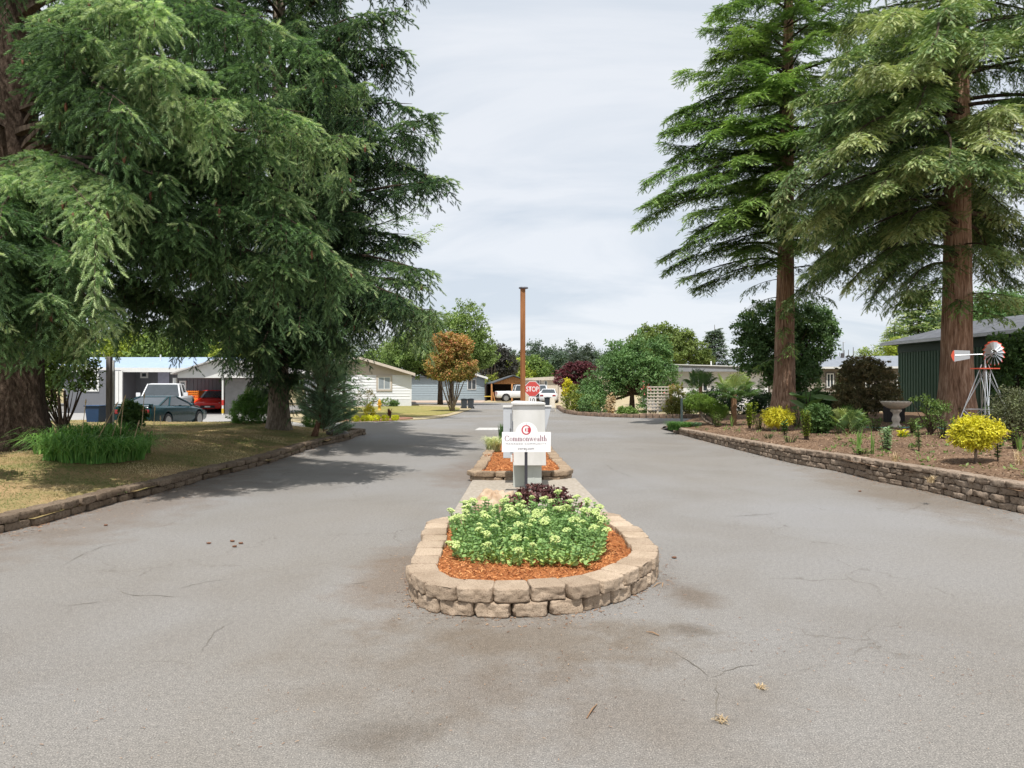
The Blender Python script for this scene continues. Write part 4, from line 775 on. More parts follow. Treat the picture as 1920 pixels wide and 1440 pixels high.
# blackletter style C: crescent, inner uprights and serifs
mb = MB(); n = 20; oa = [R(48)+R(264)*k/n for k in range(n+1)]
def ecp(rad, a, dx=0): return (ec[0]+dx+rad*math.cos(a)*0.92, ec[1]+rad*math.sin(a))
for k in range(n):
    w0 = 0.20+0.28*math.sin(math.pi*k/n); w1 = 0.20+0.28*math.sin(math.pi*(k+1)/n)
    a, b_ = oa[k], oa[k+1]; q = [ecp(er*.78,a), ecp(er*.78,b_), ecp(er*(.78-w1),b_), ecp(er*(.78-w0),a)]; mb.add([(u[0], YS-0.0045, u[1]) for u in q], [(0,1,2,3)])
for (x0,x1,z0,z1) in [(-0.02,.12,-.5,.5),(.22,.34,-.42,.46),(.26,.58,.42,.56),(-.1,.34,.5,.6),(.1,.5,-.62,-.5)]: mb.add([(ec[0]+x0*er,YS-.0047,ec[1]+z0*er),(ec[0]+x1*er,YS-.0047,ec[1]+(z0+.06)*er),(ec[0]+x1*er,YS-.0047,ec[1]+z1*er),(ec[0]+x0*er,YS-.0047,ec[1]+(z1-.06)*er)], [(0,1,2,3)])
mb.build('emblem_letter', SIGNW, em)
def text_obj(s_, name, mat, parent, x0, x1, zb, ht, y, sx=None, off=0.0, spc=1.0, ext=0.0008):
    cu = bpy.data.curves.new(name, 'FONT'); cu.body = s_; cu.size = 1; cu.space_character = spc; cu.offset = off; cu.extrude = 0
    t_ = bpy.data.objects.new(name, cu); COL.objects.link(t_); dg = bpy.context.evaluated_depsgraph_get(); me = bpy.data.meshes.new_from_object(t_.evaluated_get(dg)); bpy.data.objects.remove(t_)
    co = np.zeros(len(me.vertices)*3); me.vertices.foreach_get('co', co); co = co.reshape(-1,3); mn, mxx = co.min(0), co.max(0)
    V = np.stack([x0+(co[:,0]-mn[0])/(mxx[0]-mn[0])*(x1-x0), np.full(len(co), y), zb+(co[:,1]-0.0)/(mxx[1])*ht], -1)
    me.vertices.foreach_set('co', V.ravel()); me.materials.clear(); me.materials.append(mat); o = bpy.data.objects.new(name, me); COL.objects.link(o); o.parent = parent
    if parent.parent is None: o.matrix_parent_inverse = Matrix.Translation(-parent.location)
    return o
# serif lettering drawn stroke by stroke: thick stems, thin hairlines and small serifs
def ring(cx_, cz_, rx, rz, a0, a1, tk, tn, n=18):
    out = []
    for k in range(n):
        q = []
        for a in (a0+(a1-a0)*k/n, a0+(a1-a0)*(k+1)/n):
            w = tn+(tk-tn)*abs(math.cos(a))**1.5; q.append(((cx_+rx*math.cos(a), cz_+rz*math.sin(a)), (cx_+(rx-w)*math.cos(a), cz_+(rz-w*0.8)*math.sin(a))))
        out.append([q[0][0], q[1][0], q[1][1], q[0][1]])
    return out
def bar(x0, z0, x1, z1, w): d = math.hypot(x1-x0, z1-z0); nx, nz_ = -(z1-z0)/d*w/2, (x1-x0)/d*w/2; return [[(x0+nx,z0+nz_),(x1+nx,z1+nz_),(x1-nx,z1-nz_),(x0-nx,z0-nz_)]]
TK, TN = 0.12, 0.05
def srf(x, z, w=0.2): return bar(x-w/2, z, x+w/2, z, 0.035)
def gl(ch):
    if ch == 'C': return ring(0.36,0.36,0.36,0.38,R(40),R(320),0.11,0.035,26)+bar(0.64,0.72,0.66,0.50,0.04)+bar(0.63,0.02,0.66,0.16,0.03), 0.74
    if ch == 'o': return ring(0.22,0.22,0.22,0.235,0,2*math.pi,0.09,0.035,22), 0.50
    if ch in 'mn':
        k = 2 if ch == 'm' else 1; out = bar(0.08,0,0.08,0.44,TK)+srf(0.08,0.015)+bar(0.0,0.43,0.1,0.45,0.03); x = 0.08
        for _ in range(k): out += ring(x+0.13,0.28,0.17,0.17,R(10),R(150),0.09,0.04,10)+bar(x+0.26,0,x+0.26,0.30,TK)+srf(x+0.26,0.015); x += 0.26
        return out, x+0.14
    if ch == 'w': return bar(0.03,0.44,0.17,0.0,0.08)+bar(0.17,0.0,0.30,0.42,0.035)+bar(0.30,0.42,0.43,0.0,0.08)+bar(0.43,0.0,0.57,0.44,0.035)+srf(0.04,0.44,.16)+srf(0.30,0.44,.16)+srf(0.57,0.44,.14), 0.66
    if ch == 'e': return ring(0.20,0.22,0.20,0.235,R(0),R(315),0.09,0.035,20)+bar(0.03,0.235,0.40,0.235,0.035), 0.46
    if ch == 'a': return ring(0.16,0.12,0.15,0.135,0,2*math.pi,0.07,0.035,16)+bar(0.30,0,0.30,0.33,TK)+ring(0.19,0.31,0.16,0.135,R(5),R(165),0.08,0.035,10)+bar(0.29,0.02,0.40,0.03,0.035), 0.43
    if ch == 'l': return bar(0.1,0,0.1,0.78,TK)+srf(0.1,0.015)+bar(0.02,0.76,0.1,0.78,0.03), 0.22
    if ch == 't': return bar(0.12,0.04,0.12,0.58,TK)+bar(0.0,0.43,0.26,0.43,0.035)+bar(0.1,0.02,0.27,0.05,0.045), 0.30
    if ch == 'h': return bar(0.1,0,0.1,0.78,TK)+srf(0.1,0.015)+bar(0.02,0.76,0.1,0.78,0.03)+ring(0.23,0.28,0.17,0.17,R(10),R(150),0.09,0.04,10)+bar(0.36,0,0.36,0.30,TK)+srf(0.36,0.015), 0.5
mb = MB(); x = 0; polys = []
for ch in 'Commonwealth':
    g_, adv = gl(ch); polys += [[(x+u, v) for u, v in p] for p in g_]; x += adv+0.045
sxx = (X_(1025.5,YS)-X_(946.5,YS))/(x-0.045); sz = (Z_(816.5,YS)-Z_(826.8,YS))/0.76; bz = Z_(826.8,YS)
for i, p in enumerate(polys): mb.add([(X_(946.5,YS)+u*sxx, YS-0.003-0.00001*(i % 40), bz+v*sz) for u, v in p], [(0,1,2,3)])
mb.build('lettering', SMAR, r)
text_obj('MANAGED COMMUNITY', 'lettering', SGRY, r, X_(948.5,YS), X_(1024,YS), Z_(833.6,YS), 3.2*YS/F, YS-0.003, spc=1.35)
text_obj('cwres.com', 'lettering', SGRY, r, X_(971,YS), X_(1001.5,YS), Z_(843.3,YS), 3.6*YS/F, YS-0.003)
for (px, py) in [(987,795),(986.5,845)]:
    mb = MB(); disc(mb, (X_(px,YS), Z_(py,YS)), 0.006, YS-0.004, YS, 10); mb.build('bolt', SGRY, r)
# wooden post with flat cap
YP = 18.9
WD = barkmat('cedar_post', (0.20,0.085,0.035), (0.34,0.15,0.065), (0.44,0.21,0.10), (14,14,0.8), 0.006)
r = thing('wooden_post', 'tall square brown wooden post with a flat grey cap, rising behind the white cabinets', 'post', (X_(980,YP),YP,0.15))
w = 9.4*YP/F/2; mb = MB(); mb.b2(X_(980.3,YP)-w, X_(980.3,YP)+w, YP-w, YP+w, 0.1, Z_(541,YP)); mb.build('post_shaft', WD, r, bevel=0.006)
mb = MB(); c = (X_(981.5,YP), YP); mb.lathe([(0.06,Z_(542,YP)),(0.125,Z_(541,YP)),(0.135,Z_(539.8,YP)),(0.12,Z_(538.3,YP)),(0.02,Z_(537.8,YP))], (c[0],c[1],0), 20); mb.build('post_cap', M_('cap_grey', (0.20,0.21,0.25), 0.5), r, smooth=True)
# stop sign
YT = 23.3
r = thing('stop_sign', 'red octagonal STOP sign with a white speed placard below, beside the wooden post', 'sign', (X_(998,YT),YT,0.15))
SR = M_('stop_red', (0.62,0.085,0.075), 0.4, c2=(0.56,0.075,0.07)); c = (X_(998.3,YT), Z_(729.2,YT)); rad = 14.4*YT/F/math.cos(R(22.5))*0.985
def octo(rr): return [(c[0]+rr*math.cos(R(22.5+45*k)), c[1]+rr*math.sin(R(22.5+45*k))) for k in range(8)]
mb = MB(); mb.vprism(octo(rad), YT, YT+0.006); pn = mb.build('panel', SIGNW, r)
mb = MB(); mb.vprism(octo(rad*0.945), YT-0.003, YT-0.0005); mb.build('red_face', SR, pn)
text_obj('STOP', 'lettering', SIGNW, pn, c[0]-rad*0.76, c[0]+rad*0.76, c[1]-rad*0.30, rad*0.60, YT-0.006, off=0.018)
mb = MB(); mb.b2(c[0]-0.13, c[0]+0.13, YT-0.002, YT+0.005, Z_(756.5,YT), Z_(744.3,YT)); pl = mb.build('speed_placard', SIGNW, r)
text_obj('10', 'lettering', BLACK, pl, c[0]-0.075, c[0]+0.085, Z_(754,YT), 7.4*YT/F, YT-0.005, off=0.01)
mb = MB(); mb.b2(c[0]-0.025, c[0]+0.025, YT+0.01, YT+0.05, 0.1, c[1]+rad*0.9); mb.build('post', STEEL, r)
g = (-0.45,16.3,0.15); r = thing('ornamental_grass', 'pale variegated grass tuft at the left back of the rear planter', 'grass clump', g); blades(r, g, 300, 0.66, 0.42, 0.016, VARG, rad=0.16, arch=0.55)
g = (-0.25,18.5,0.15); r = thing('ornamental_grass', 'small dark green grass tuft just visible left of the grey side cabinet', 'grass clump', g); blades(r, g, 200, 0.75, 0.12, 0.014, GRS, rad=0.1, arch=0.3, tb=0.2)
# ---------------- left lawn plants ----------------
r = thing('daylily_clump', 'wide clump of long arching green blades beside the huge spruce trunk', 'grass clump', (-6.9,11.2,0.35)); k = 0
mbs = []
for (px, py, n, h) in [(110,862,260,0.62),(140,866,420,0.66),(175,868,420,0.62),(210,866,420,0.62),(245,862,380,0.58),(120,848,300,.7),(165,846,340,0.74),(215,845,340,0.74),(258,850,220,0.6),(90,850,160,.55)]:
    g = GH(px, py, zlawn); blades(r, g, int(n*.5), h*1.75, 1.0, 0.022, LILY, name='blades', rad=0.24, arch=0.74, tb=0.5, segs=7)
st = MB()
for (px, py, t) in [(165,855,(215,765)),(200,850,(232,752)),(222,850,(231,760)),(262,845,(270,748)),(285,850,(290,772)),(150,850,(160,760)),(240,862,(258,800)),(302,845,(301,790))]:
    g = GH(px, py, zlawn); q = P(t[0], t[1], g[1]+0.1); mid = ((g[0]+q[0])/2+.03, g[1], (g[2]+q[2])/2); st.tube([g, mid, q], [0.009,0.008,0.006], 5); d = nrm(np.array(q)-np.array(mid)); st.tube([q, tuple(np.array(q)+d*0.07), tuple(np.array(q)+d*0.13)], [0.006,0.015,0.004], 6)
st.build('flower_stalks', DRY, r)
g = GH(455, 797, zlawn); g = (g[0], g[1]+1.0, 0.15)
DWC = LM('dwarf_conifer_leaf', (0.05,0.12,0.028), (0.12,0.24,0.055), (0.22,0.36,0.10), trans=.35)
shrub('dwarf_conifer', 'rounded dense dark green conifer bush left of the pale spruce trunk', 'shrub', g, [(0,0,0.62,0.78,0.7,0.52),(0.02,0,0.95,0.55,0.5,0.42),(0,0,1.2,0.32,0.3,0.3)], DWC, 900, 26, 0.10, 0.075, T=SH_FAR, shell=0.82, tb=0.5)
g2 = (g[0]+1.75, g[1]+1.2, 0.1)
shrub('dwarf_conifer', 'small green bush peeping out right of the pale spruce trunk base', 'shrub', g2, [(0,0,0.32,0.42,0.4,0.3)], DWC, 200, 22, 0.1, 0.075, T=SH_FAR, shell=0.8)
g = GH(590, 818, zlawn)
r = thing('pine_tree', 'bushy young blue green pine with a leaning reddish trunk at the lawn corner', 'tree', g)
PB = barkmat('pine_bark', (0.09,0.045,0.03), (0.20,0.11,0.07), (0.32,0.20,0.14), (20,20,8), 0.02)
mb = MB(); mb.tube([(g[0]-.03,g[1],g[2]-.1),(g[0]+.05,g[1],g[2]+.2),(g[0]+.16,g[1]+.05,g[2]+.6),(g[0]+.3,g[1]+.1,g[2]+1.4),(g[0]+.35,g[1]+.1,g[2]+2.3)], [0.12,0.085,0.07,0.05,0.02], 12); mb.build('trunk', PB, r, smooth=True)
tips = []; lob = [(0.30,0.1,1.35,0.98,0.8,0.85),(0.35,0.1,2.05,0.62,0.6,0.55),(0.6,-.1,0.85,0.75,0.6,0.45),(0.1,0,1.0,0.75,0.6,.45),(.85,0,.45,.35,.4,.3)]
cp, off, ct, C = crown_pts([(g[0]+l[0],g[1]+l[1],g[2]+l[2],*l[3:]) for l in lob], 620, 1, 0.02, 0.25)
wm = MB(); Pn = []; Xn = []; Tn = []
for q in C:
    q = np.array(q); o0 = np.array([g[0]+0.25,g[1]+.08,min(g[2]+1.6,q[2]-0.2)]); d = nrm((q-o0)*np.array([1,1,.8])+np.array([0,0,0.15])); s_ = q-d*0.38; wm.tube([s_, q], [0.01,0.004], 4, cap=False)
    tn = np.clip(random.gauss(.45,.15)+(0.25 if q[2] > g[2]+1.9 else 0),0,1)
    m_ = 54; u = rng.random(m_); Pn.append(s_+(q-s_)*(0.15+0.85*u[:,None])); Xn.append(nrm(d*rng.uniform(0.7,1.5,(m_,1))+rng.normal(0,0.55,(m_,3)))); Tn.append(np.clip(tn+rng.normal(0,.12,m_),0,1))
fm = MB(); Pn = np.vstack(Pn); n = len(Pn); scatter(fm, NDLW[0]*np.array([1,0.65,1]), NDLW[1], Pn, np.vstack(Xn), rng.normal(0,1,(n,3)), rng.uniform(0.10,0.16,n), np.concatenate(Tn)); fm.build('crown', PINE, r); wm.build('branches', PB, r)
gr = GH(628, 816, zlawn); mb = MB(); mb.ell((gr[0]+.05,gr[1],gr[2]+0.08), (0.34,0.25,0.17), 22, 14, 0.4, 2.0); tag(mb.build('boulder', M_('grey_rock', (0.24,0.22,0.21), 0.9, c2=(0.12,0.11,0.10), vs=6, bs=.5), smooth=True), 'grey boulder under the leaning blue green pine', 'rock')
g = GH(246, 806, zlawn); shrub('leafy_shrub', 'knee high leafy bush in front of the teal car', 'shrub', g, [(0,0,0.42,0.36,0.3,0.42)], G_MID, 150, 24, 0.09, 0.07, T=RNDL)
# shrubs, fence posts behind the trunk
g = GH(118, 812, zlawn)
r = shrub('leafy_shrub', 'tall loose bright green shrub just right of the huge trunk', 'shrub', g, [(-0.5,0,1.75,0.75,0.6,0.6),(0.15,0,1.85,0.7,0.5,0.35),(-0.8,0.2,1.1,0.5,0.4,0.6),(0.55,0,1.5,0.4,0.3,0.3)], G_LIGHT, 260, 22, 0.2, 0.10, nst=22, sr=0.028, tb=0.35)
g = GH(205, 806, zlawn); WGR = M_('weathered_post', (0.26,0.23,0.21), 0.9, c2=(0.17,0.15,0.14), vs=5, ms=(8,8,1))
mb = MB(); mb.box((g[0],g[1],g[2]+1.0), (0.13,0.13,2.2)); tag(mb.build('fence_post', WGR, bevel=0.01), 'weathered grey wooden post in front of the teal car', 'post')
mb = MB(); mb.box((g[0]+.11,g[1]+.02,g[2]+1.0), (0.035,0.05,2.0)); tag(mb.build('stake', WHITE), 'thin white stake close beside the weathered grey post', 'stake')
for i, (px, py, t, lb) in enumerate([(113,815,(110,745),'left dark garden stake in the loose shrub'),(124,818,(121,732),'leaning dark garden stake in the loose shrub'),(131,818,(127,748),'thin right garden stake in the loose shrub')]):
    g = GH(px, py, zlawn); q = P(t[0], t[1], g[1]); mb = MB(); mb.tube([g, q], 0.03 if i < 2 else .015, 6); tag(mb.build('stake', WOODD), lb, 'stake', 'garden stakes')
r = thing('picket_fence', 'short run of low white picket fence seen past the huge trunk', 'fence', (-17.3,24.5,0.2))
mb = MB(); mb.b2(-18.2,-16.4,24.5,24.53,0.65,0.72); mb.b2(-18.2,-16.4,24.5,24.53,1.0,1.07); mb.build('rail', WHITE, r)
for k in range(9):
    mb = MB(); x = -18.2+k*0.22; mb.vprism([(x,0.35),(x+.09,0.35),(x+.09,1.15),(x+.045,1.22),(x,1.15)], 24.46, 24.49); mb.build('picket', WHITE, r)
LAUR = LM('laurel_leaf', (0.05,0.12,0.03), (0.13,0.25,0.06), (0.30,0.40,0.13), (0.45,0.22,0.1), spec=0.6, rough=0.3)
shrub('laurel_shrub', 'glossy broad leaved shrub poking in at the left edge before the huge trunk', 'shrub', (-8.2,9.6,0.3), [(-0.15,0,1.5,0.75,0.5,0.55),(0.1,0,1.9,0.4,0.3,0.2)], LAUR, 120, 12, 0.14, 0.12, nst=16, sr=0.02, tb=.4)
BLUEB = M_('blue_plastic', (0.015,0.05,0.13), 0.4)
r = thing('wheeled_bin', 'blue recycling bin partly hidden left of the weathered post', 'bin', (-14.7,24.2,0.1)); q = P(182,790,24.2)
mb = MB(); x = q[0]; 
mb.add([(x-.20,23.95,.25),(x+.20,23.95,.25),(x+.20,24.35,.25),(x-.20,24.35,.25),(x-.25,23.9,.98),(x+.25,23.9,.98),(x+.25,24.4,.98),(x-.25,24.4,.98)], [(0,3,2,1),(4,5,6,7),(0,1,5,4),(1,2,6,5),(2,3,7,6),(3,0,4,7)]); mb.build('body', BLUEB, r, bevel=0.02)
mb = MB(); mb.b2(x-.28,x+.28,23.86,24.44,.982,1.03); mb.build('lid', BLUEB, r, bevel=0.02)
# ---------------- the garden bed on the right ----------------
def gb(px, py): return GH(px, py, zbed)
def upright(name, label, g, h, w, mat, n, T=LEAF, size=0.06, stems=1, tb=0.5, k=1.0, group=None):
    r = thing(name, label, 'plant', g, group); Pl=[]; Xl=[]; sm = MB()
    for s_ in range(stems):
        a = random.uniform(0,6.28); d = w*0.5*random.random() if stems > 1 else 0; b0 = np.array([g[0]+d*.5*math.cos(a), g[1]+d*.5*math.sin(a), g[2]-.02]); t_ = np.array([g[0]+d*1.3*math.cos(a), g[1]+d*1.3*math.sin(a), g[2]+h*random.uniform(.8,1)])
        sm.tube([b0, (b0+t_)/2+rng.normal(0,.01,3), t_], [0.012*k,0.009*k,0.004*k], 5, cap=False); m_ = max(6, n//stems)
        for i in range(m_): u = 0.15+0.85*i/m_; a = i*2.4; Pl.append(b0+(t_-b0)*u); Xl.append((math.cos(a), math.sin(a), random.uniform(-.2,.7)))
    n = len(Pl); mb = MB(); scatter(mb, T[0], T[1], np.array(Pl), np.array(Xl), rng.normal(0,.3,(n,3))+np.array([0,0,1]), size*rng.uniform(.7,1.25,n), np.clip(rng.normal(tb,.2,n),0,1)); mb.build('foliage', mat, r); sm.build('stems', WOODD, r); return r
def golden(label, px, py, lob, nc, size=0.075, tz=None):
    g = gb(px, py); r = shrub('golden_cypress', label, 'shrub', g, lob, YEL, nc, 22, 0.12, size*1.25, T=SH_FAR, shell=0.35, nst=0, tb=.5, ts=.22, droop=0.35, gap=0.36, group='golden thread cypresses in the garden bed')
    mb = MB(); mb.tube([(g[0],g[1],g[2]-.03),(g[0]+.01,g[1],g[2]+0.5)], [0.026,0.018], 8); mb.build('trunk', BARKL, r, smooth=True); return r
golden('large golden yellow threadleaf bush on a short bare stem, near the wall at right', 1829, 868, [(0,0,0.54,0.36,0.30,0.17),(-.2,0,0.44,.20,.2,.12),(0.24,0,0.60,.18,.2,.10),(.1,0,.36,.2,.15,.08),(-.02,0,.66,.2,.2,.1)], 330)
golden('small golden yellow bush at the foot of the farther redwood', 1458, 808, [(0,0,0.42,0.42,0.35,0.26)], 300, 0.08)
gc = gb(1432, 799)
# birdbath
g = gb(1680, 802); BB_ = M_('stone_birdbath', (0.68,0.60,0.50), 0.9, c2=(0.45,0.40,0.34), vs=10, bs=0.5, bscale=40)
r = thing('birdbath', 'stone birdbath with a scalloped bowl on a turned pedestal', 'birdbath', g); s_ = g[1]/F
mb = MB(); mb.lathe([(9*s_,0),(10*s_,1.5*s_),(9*s_,4*s_),(6*s_,7*s_),(5.5*s_,10*s_),(7.5*s_,15*s_),(7*s_,19*s_),(5*s_,24*s_),(6*s_,28*s_),(9.5*s_,31*s_),(9.5*s_,34*s_),(7*s_,35*s_)], g, 22); mb.build('pedestal', BB_, r, smooth=True)
sc8 = lambda th, z: 0.06*np.abs(np.sin(th*5)); mb = MB(); mb.lathe([(6*s_,35*s_),(14*s_,37*s_),(21*s_,42*s_),(24.5*s_,47*s_),(25.5*s_,49*s_),(24*s_,49.8*s_),(20*s_,46*s_),(10*s_,43*s_),(1*s_,42.5*s_)], g, 50, mod=sc8); mb.build('bowl', BB_, r, smooth=True)
# windmill
YM = 17.0; mq = P(1845, 800, YM); gz = float(zbed(mq[0], YM)); fx, fz = X_(1847,YM), gz
r = thing('garden_windmill', 'ornamental silver garden windmill with red tipped blades and tail vane', 'windmill', (fx, YM, gz)); GAL = M_('galvanised', (0.56,0.58,0.60), 0.35, metal=0.6, c2=(0.48,0.50,0.52)); MR = M_('windmill_red', (0.70,0.10,0.05), 0.4)
top = Z_(688,YM); rot = R(20); hw = 0.56
cor = [(fx+hw*math.cos(rot+R(45+90*k))*1.2, YM+hw*math.sin(rot+R(45+90*k))*1.2, gz) for k in range(4)]; tc_ = [(fx+0.07*math.cos(rot+R(45+90*k)), YM+0.07*math.sin(rot+R(45+90*k)), top+.06) for k in range(4)]
for k in range(4): mb = MB(); mb.tube([cor[k], tc_[k]], 0.011, 6); mb.build('leg', GAL, r)
def lp(k, u): return tuple(np.array(cor[k % 4])*(1-u)+np.array(tc_[k % 4])*u)
for k in range(4):
    mb = MB(); mb.tube([lp(k,.38), lp(k+1,.38)], 0.008, 5); mb.tube([lp(k,.02), lp(k+1,.37)], 0.006, 5); mb.tube([lp(k+1,.02), lp(k,.37)], 0.006, 5); mb.tube([lp(k,.39), lp(k+1,.93)], 0.006, 5); mb.tube([lp(k+1,.39), lp(k,.93)], 0.006, 5); mb.build('cross_brace', GAL, r)
mb = MB(); mb.tube([(fx,YM,gz),(fx,YM,Z_(664,YM))], 0.016, 8); mb.build('centre_pole', GAL, r)
mb = MB(); mb.box((fx,YM,Z_(691,YM)), (0.56,0.30,0.025), rz=0.15); mb.build('platform', MR, r)
wc = np.array([X_(1856,YM), YM-0.14, Z_(663,YM)]); ax = nrm(np.array([0.20,-0.98,0.0])); u1 = nrm(np.cross(ax, (0,0,1))); u2 = np.array([0,0,1.0])
mb = MB(); rd = MB(); rW = 0.30
for k in range(15):
    a = k*2*math.pi/15; e1 = u1*math.cos(a)+u2*math.sin(a); e2 = -u1*math.sin(a)+u2*math.cos(a); tl = ax*0.035
    mb.add([wc+e1*.09-e2*.016-tl*.4, wc+e1*.09+e2*.016+tl*.4, wc+e1*rW*.93+e2*.052+tl, wc+e1*rW*.93-e2*.052-tl], [(0,1,2,3)]); rd.add([wc+e1*rW*.93-e2*.052-tl, wc+e1*rW*.93+e2*.052+tl, wc+e1*rW*1.02+e2*.05+tl, wc+e1*rW*1.02-e2*.05-tl], [(0,1,2,3)])
wl = mb.build('blade_wheel', GAL, r); rd.build('blade_tips', MR, wl)
mb = MB(); th = np.linspace(0,2*math.pi,17); mb.tube([wc+(u1*math.cos(a)+u2*math.sin(a))*0.09 for a in th], 0.008, 5, cap=False); mb.tube([wc+(u1*math.cos(a)+u2*math.sin(a))*0.055 for a in th], 0.006, 5, cap=False); mb.tube([wc+ax*.05, wc-ax*.14], 0.02, 8); mb.build('hub', STEEL, r)
vd = nrm(np.array([-1.0,0.35,-0.03])); v0 = np.array([fx,YM,Z_(664,YM)])+vd*0.02; mb = MB(); mb.tube([v0, v0+vd*0.62], 0.010, 6); mb.build('tail_rod', GAL, r)
v1 = v0+vd*0.30; v2 = v0+vd*0.64; up_ = np.array([0,0,1.0]); mb = MB(); mb.add([v1-up_*.10,v2-up_*.16,v2+up_*.13,v1+up_*.10], [(0,1,2,3)]); vn_ = mb.build('tail_vane', GAL, r)
mb = MB(); v3 = v2+vd*0.055; mb.add([v2-up_*.16,v3-up_*.12-vd*.02,v3+up_*.0+vd*.02,v3+up_*.11-vd*.02,v2+up_*.13,v2+up_*.0], [(0,1,2,5),(5,2,3,4)]); mb.build('vane_tip', MR, vn_)
# fan palms
def fan_leaf(mb, base, d, L_, rad, tint, tilt=0.0, nseg=26, spread=R(290), droop=0.25):
    base = np.array(base, float); d = nrm(np.array(d, float)); tip = base+d*L_+np.array([0,0,-0.05*L_]); mb.tube([base, (base+tip)/2+np.array([0,0,.04*L_]), tip], [0.012,0.009,0.006], 4, cap=False, tint=0.45)
    sd = nrm(np.cross(d, (0,0,1.0))); nv = nrm(np.cross(sd, d)); nv = nrm(nv+d*tilt)
    f = nrm(d-nv*(d@nv)); s2 = np.cross(nv, f)
    for k in range(nseg):
        a = -spread/2+spread*k/(nseg-1); e1 = f*math.cos(a)+s2*math.sin(a); e2 = -f*math.sin(a)+s2*math.cos(a); q = rad*(1-0.18*abs(a)/math.pi)*random.uniform(.92,1.05); wv = rad*0.036
        mid = tip+e1*q*.6; end = tip+e1*q+np.array([0,0,-droop*rad*random.uniform(.5,1.4)]); t0 = np.clip(tint+random.gauss(0,.08),0,1)
        mb.add([tip, mid+e2*wv+nv*.01, mid-nv*.015, mid-e2*wv+nv*.01, end], [(0,1,2),(0,2,3),(1,4,2),(2,4,3)], t0)
def palm(label, g, th, leaves_, Lp, rad, tr=0.07, seed=0, tmat=None, yel=0.0, mat=None):
    r = thing('fan_palm', label, 'palm', g); mb = MB(); top = np.array([g[0], g[1], g[2]+th]); random.seed(seed)
    if th > 0.1: mb.tube([(g[0],g[1],g[2]-.05),(g[0]+.01,g[1],g[2]+th*.5),tuple(top)], [tr*.9,tr,tr*1.2], 12)
    for k in range(int(th*90)): a = k*2.4; z = g[2]+th*(k+.5)/(th*90); mb.tube([(g[0]+tr*.9*math.cos(a),g[1]+tr*.9*math.sin(a),z),(g[0]+tr*1.35*math.cos(a),g[1]+tr*1.35*math.sin(a),z+.06)], [0.018,0.006], 4)
    if mb.V: mb.build('trunk', tmat or M_('palm_fibre', (0.33,0.20,0.11), 1, c2=(0.16,0.09,0.05), vs=30, bs=.8, bscale=60), r)
    for (az, el, ty) in leaves_:
        fm = MB(); d = (math.cos(R(az))*math.cos(R(el)), math.sin(R(az))*math.cos(R(el)), math.sin(R(el))); fan_leaf(fm, top+np.array([0,0,.02]), d, Lp*random.uniform(.85,1.1), rad*random.uniform(.9,1.1), ty, tilt=random.uniform(-.5,-.1)); fm.build('frond', mat or PALM, r)
    return r
g = gb(1376, 797); palm('fan palm with a shaggy short trunk and wide fronds, left of the farther redwood', g, 1.15, [(0,25,.5),(35,50,.7),(70,65,.8),(110,70,.9),(150,45,.8),(185,30,.7),(220,20,.4),(250,35,.8),(275,60,.9),(300,30,.5),(330,40,.8),(350,10,.3),(200,5,.2),(20,0,.2),(265,5,.3),(310,0,.25),(230,-10,.2)], 0.55, 0.52, 0.085, 3)
g = gb(1590, 812); palm('trunkless fan palm with yellow tipped spiky fronds in front of the birdbath', g, 0.12, [(200,55,.95),(180,35,.8),(160,60,.9),(0,35,.6),(20,50,.5),(340,55,.6),(90,75,.5),(270,50,.6),(250,30,.5),(310,30,.5),(220,70,.95),(190,15,.4),(350,15,.4)], 0.42, 0.42, 0.07, 5)
g = gb(1332, 786); palm('darker fan palm crown behind the shaggy palm, against the white mobile home', (g[0],g[1]+1.5,g[2]), 1.35, [(150,60,.2),(110,70,.25),(70,60,.2),(180,45,.1),(30,45,.2),(0,30,.2),(200,20,.1),(260,50,.3),(300,45,.3)], 0.5, 0.5, 0.06, 6)
random.seed(21)
# cloud pruned juniper
g = gb(1330, 796); JUN = LM('juniper_leaf', (0.06,0.11,0.02), (0.13,0.22,0.035), (0.26,0.36,0.06), vs=1.5)
r = thing('juniper_bush', 'cloud pruned juniper with a cushion shaped top and bare twisted stems', 'shrub', g)
sY = g[1]/F; lob = [(g[0]-20*sY, g[1], Z_(754,g[1]), 26*sY, 0.55, 14*sY), (g[0]-2*sY, g[1]+.1, Z_(760,g[1]), 22*sY, 0.5, 13*sY), (g[0]+14*sY, g[1]-.2, Z_(772,g[1]), 16*sY, .4, 12*sY)]
C = leaves(r, lob, JUN, 620, 24, 0.10, 0.075, T=SH_FAR, shell=0.75, name='foliage'); mb = MB()
mb.tube([(g[0]+6*sY,g[1],g[2]-.05),(g[0]-2*sY,g[1],Z_(790,g[1])),(g[0]-14*sY,g[1]-.1,Z_(780,g[1])),(g[0]-18*sY,g[1],Z_(762,g[1]))], [0.07,0.06,0.045,0.03], 8); mb.tube([(g[0]+10*sY,g[1],g[2]-.05),(g[0]+6*sY,g[1],Z_(782,g[1])),(g[0]+12*sY,g[1],Z_(768,g[1])),(g[0],g[1],Z_(760,g[1]))], [0.08,0.06,0.04,0.03], 8)
mb.tube([P(1312,776,g[1]-.3),P(1322,789,g[1]-.3),P(1335,796,g[1]-.3),P(1343,797,g[1]-.3)], [0.02,0.05,0.05,0.02], 8); mb.build('trunk', BARKL, r, smooth=True)
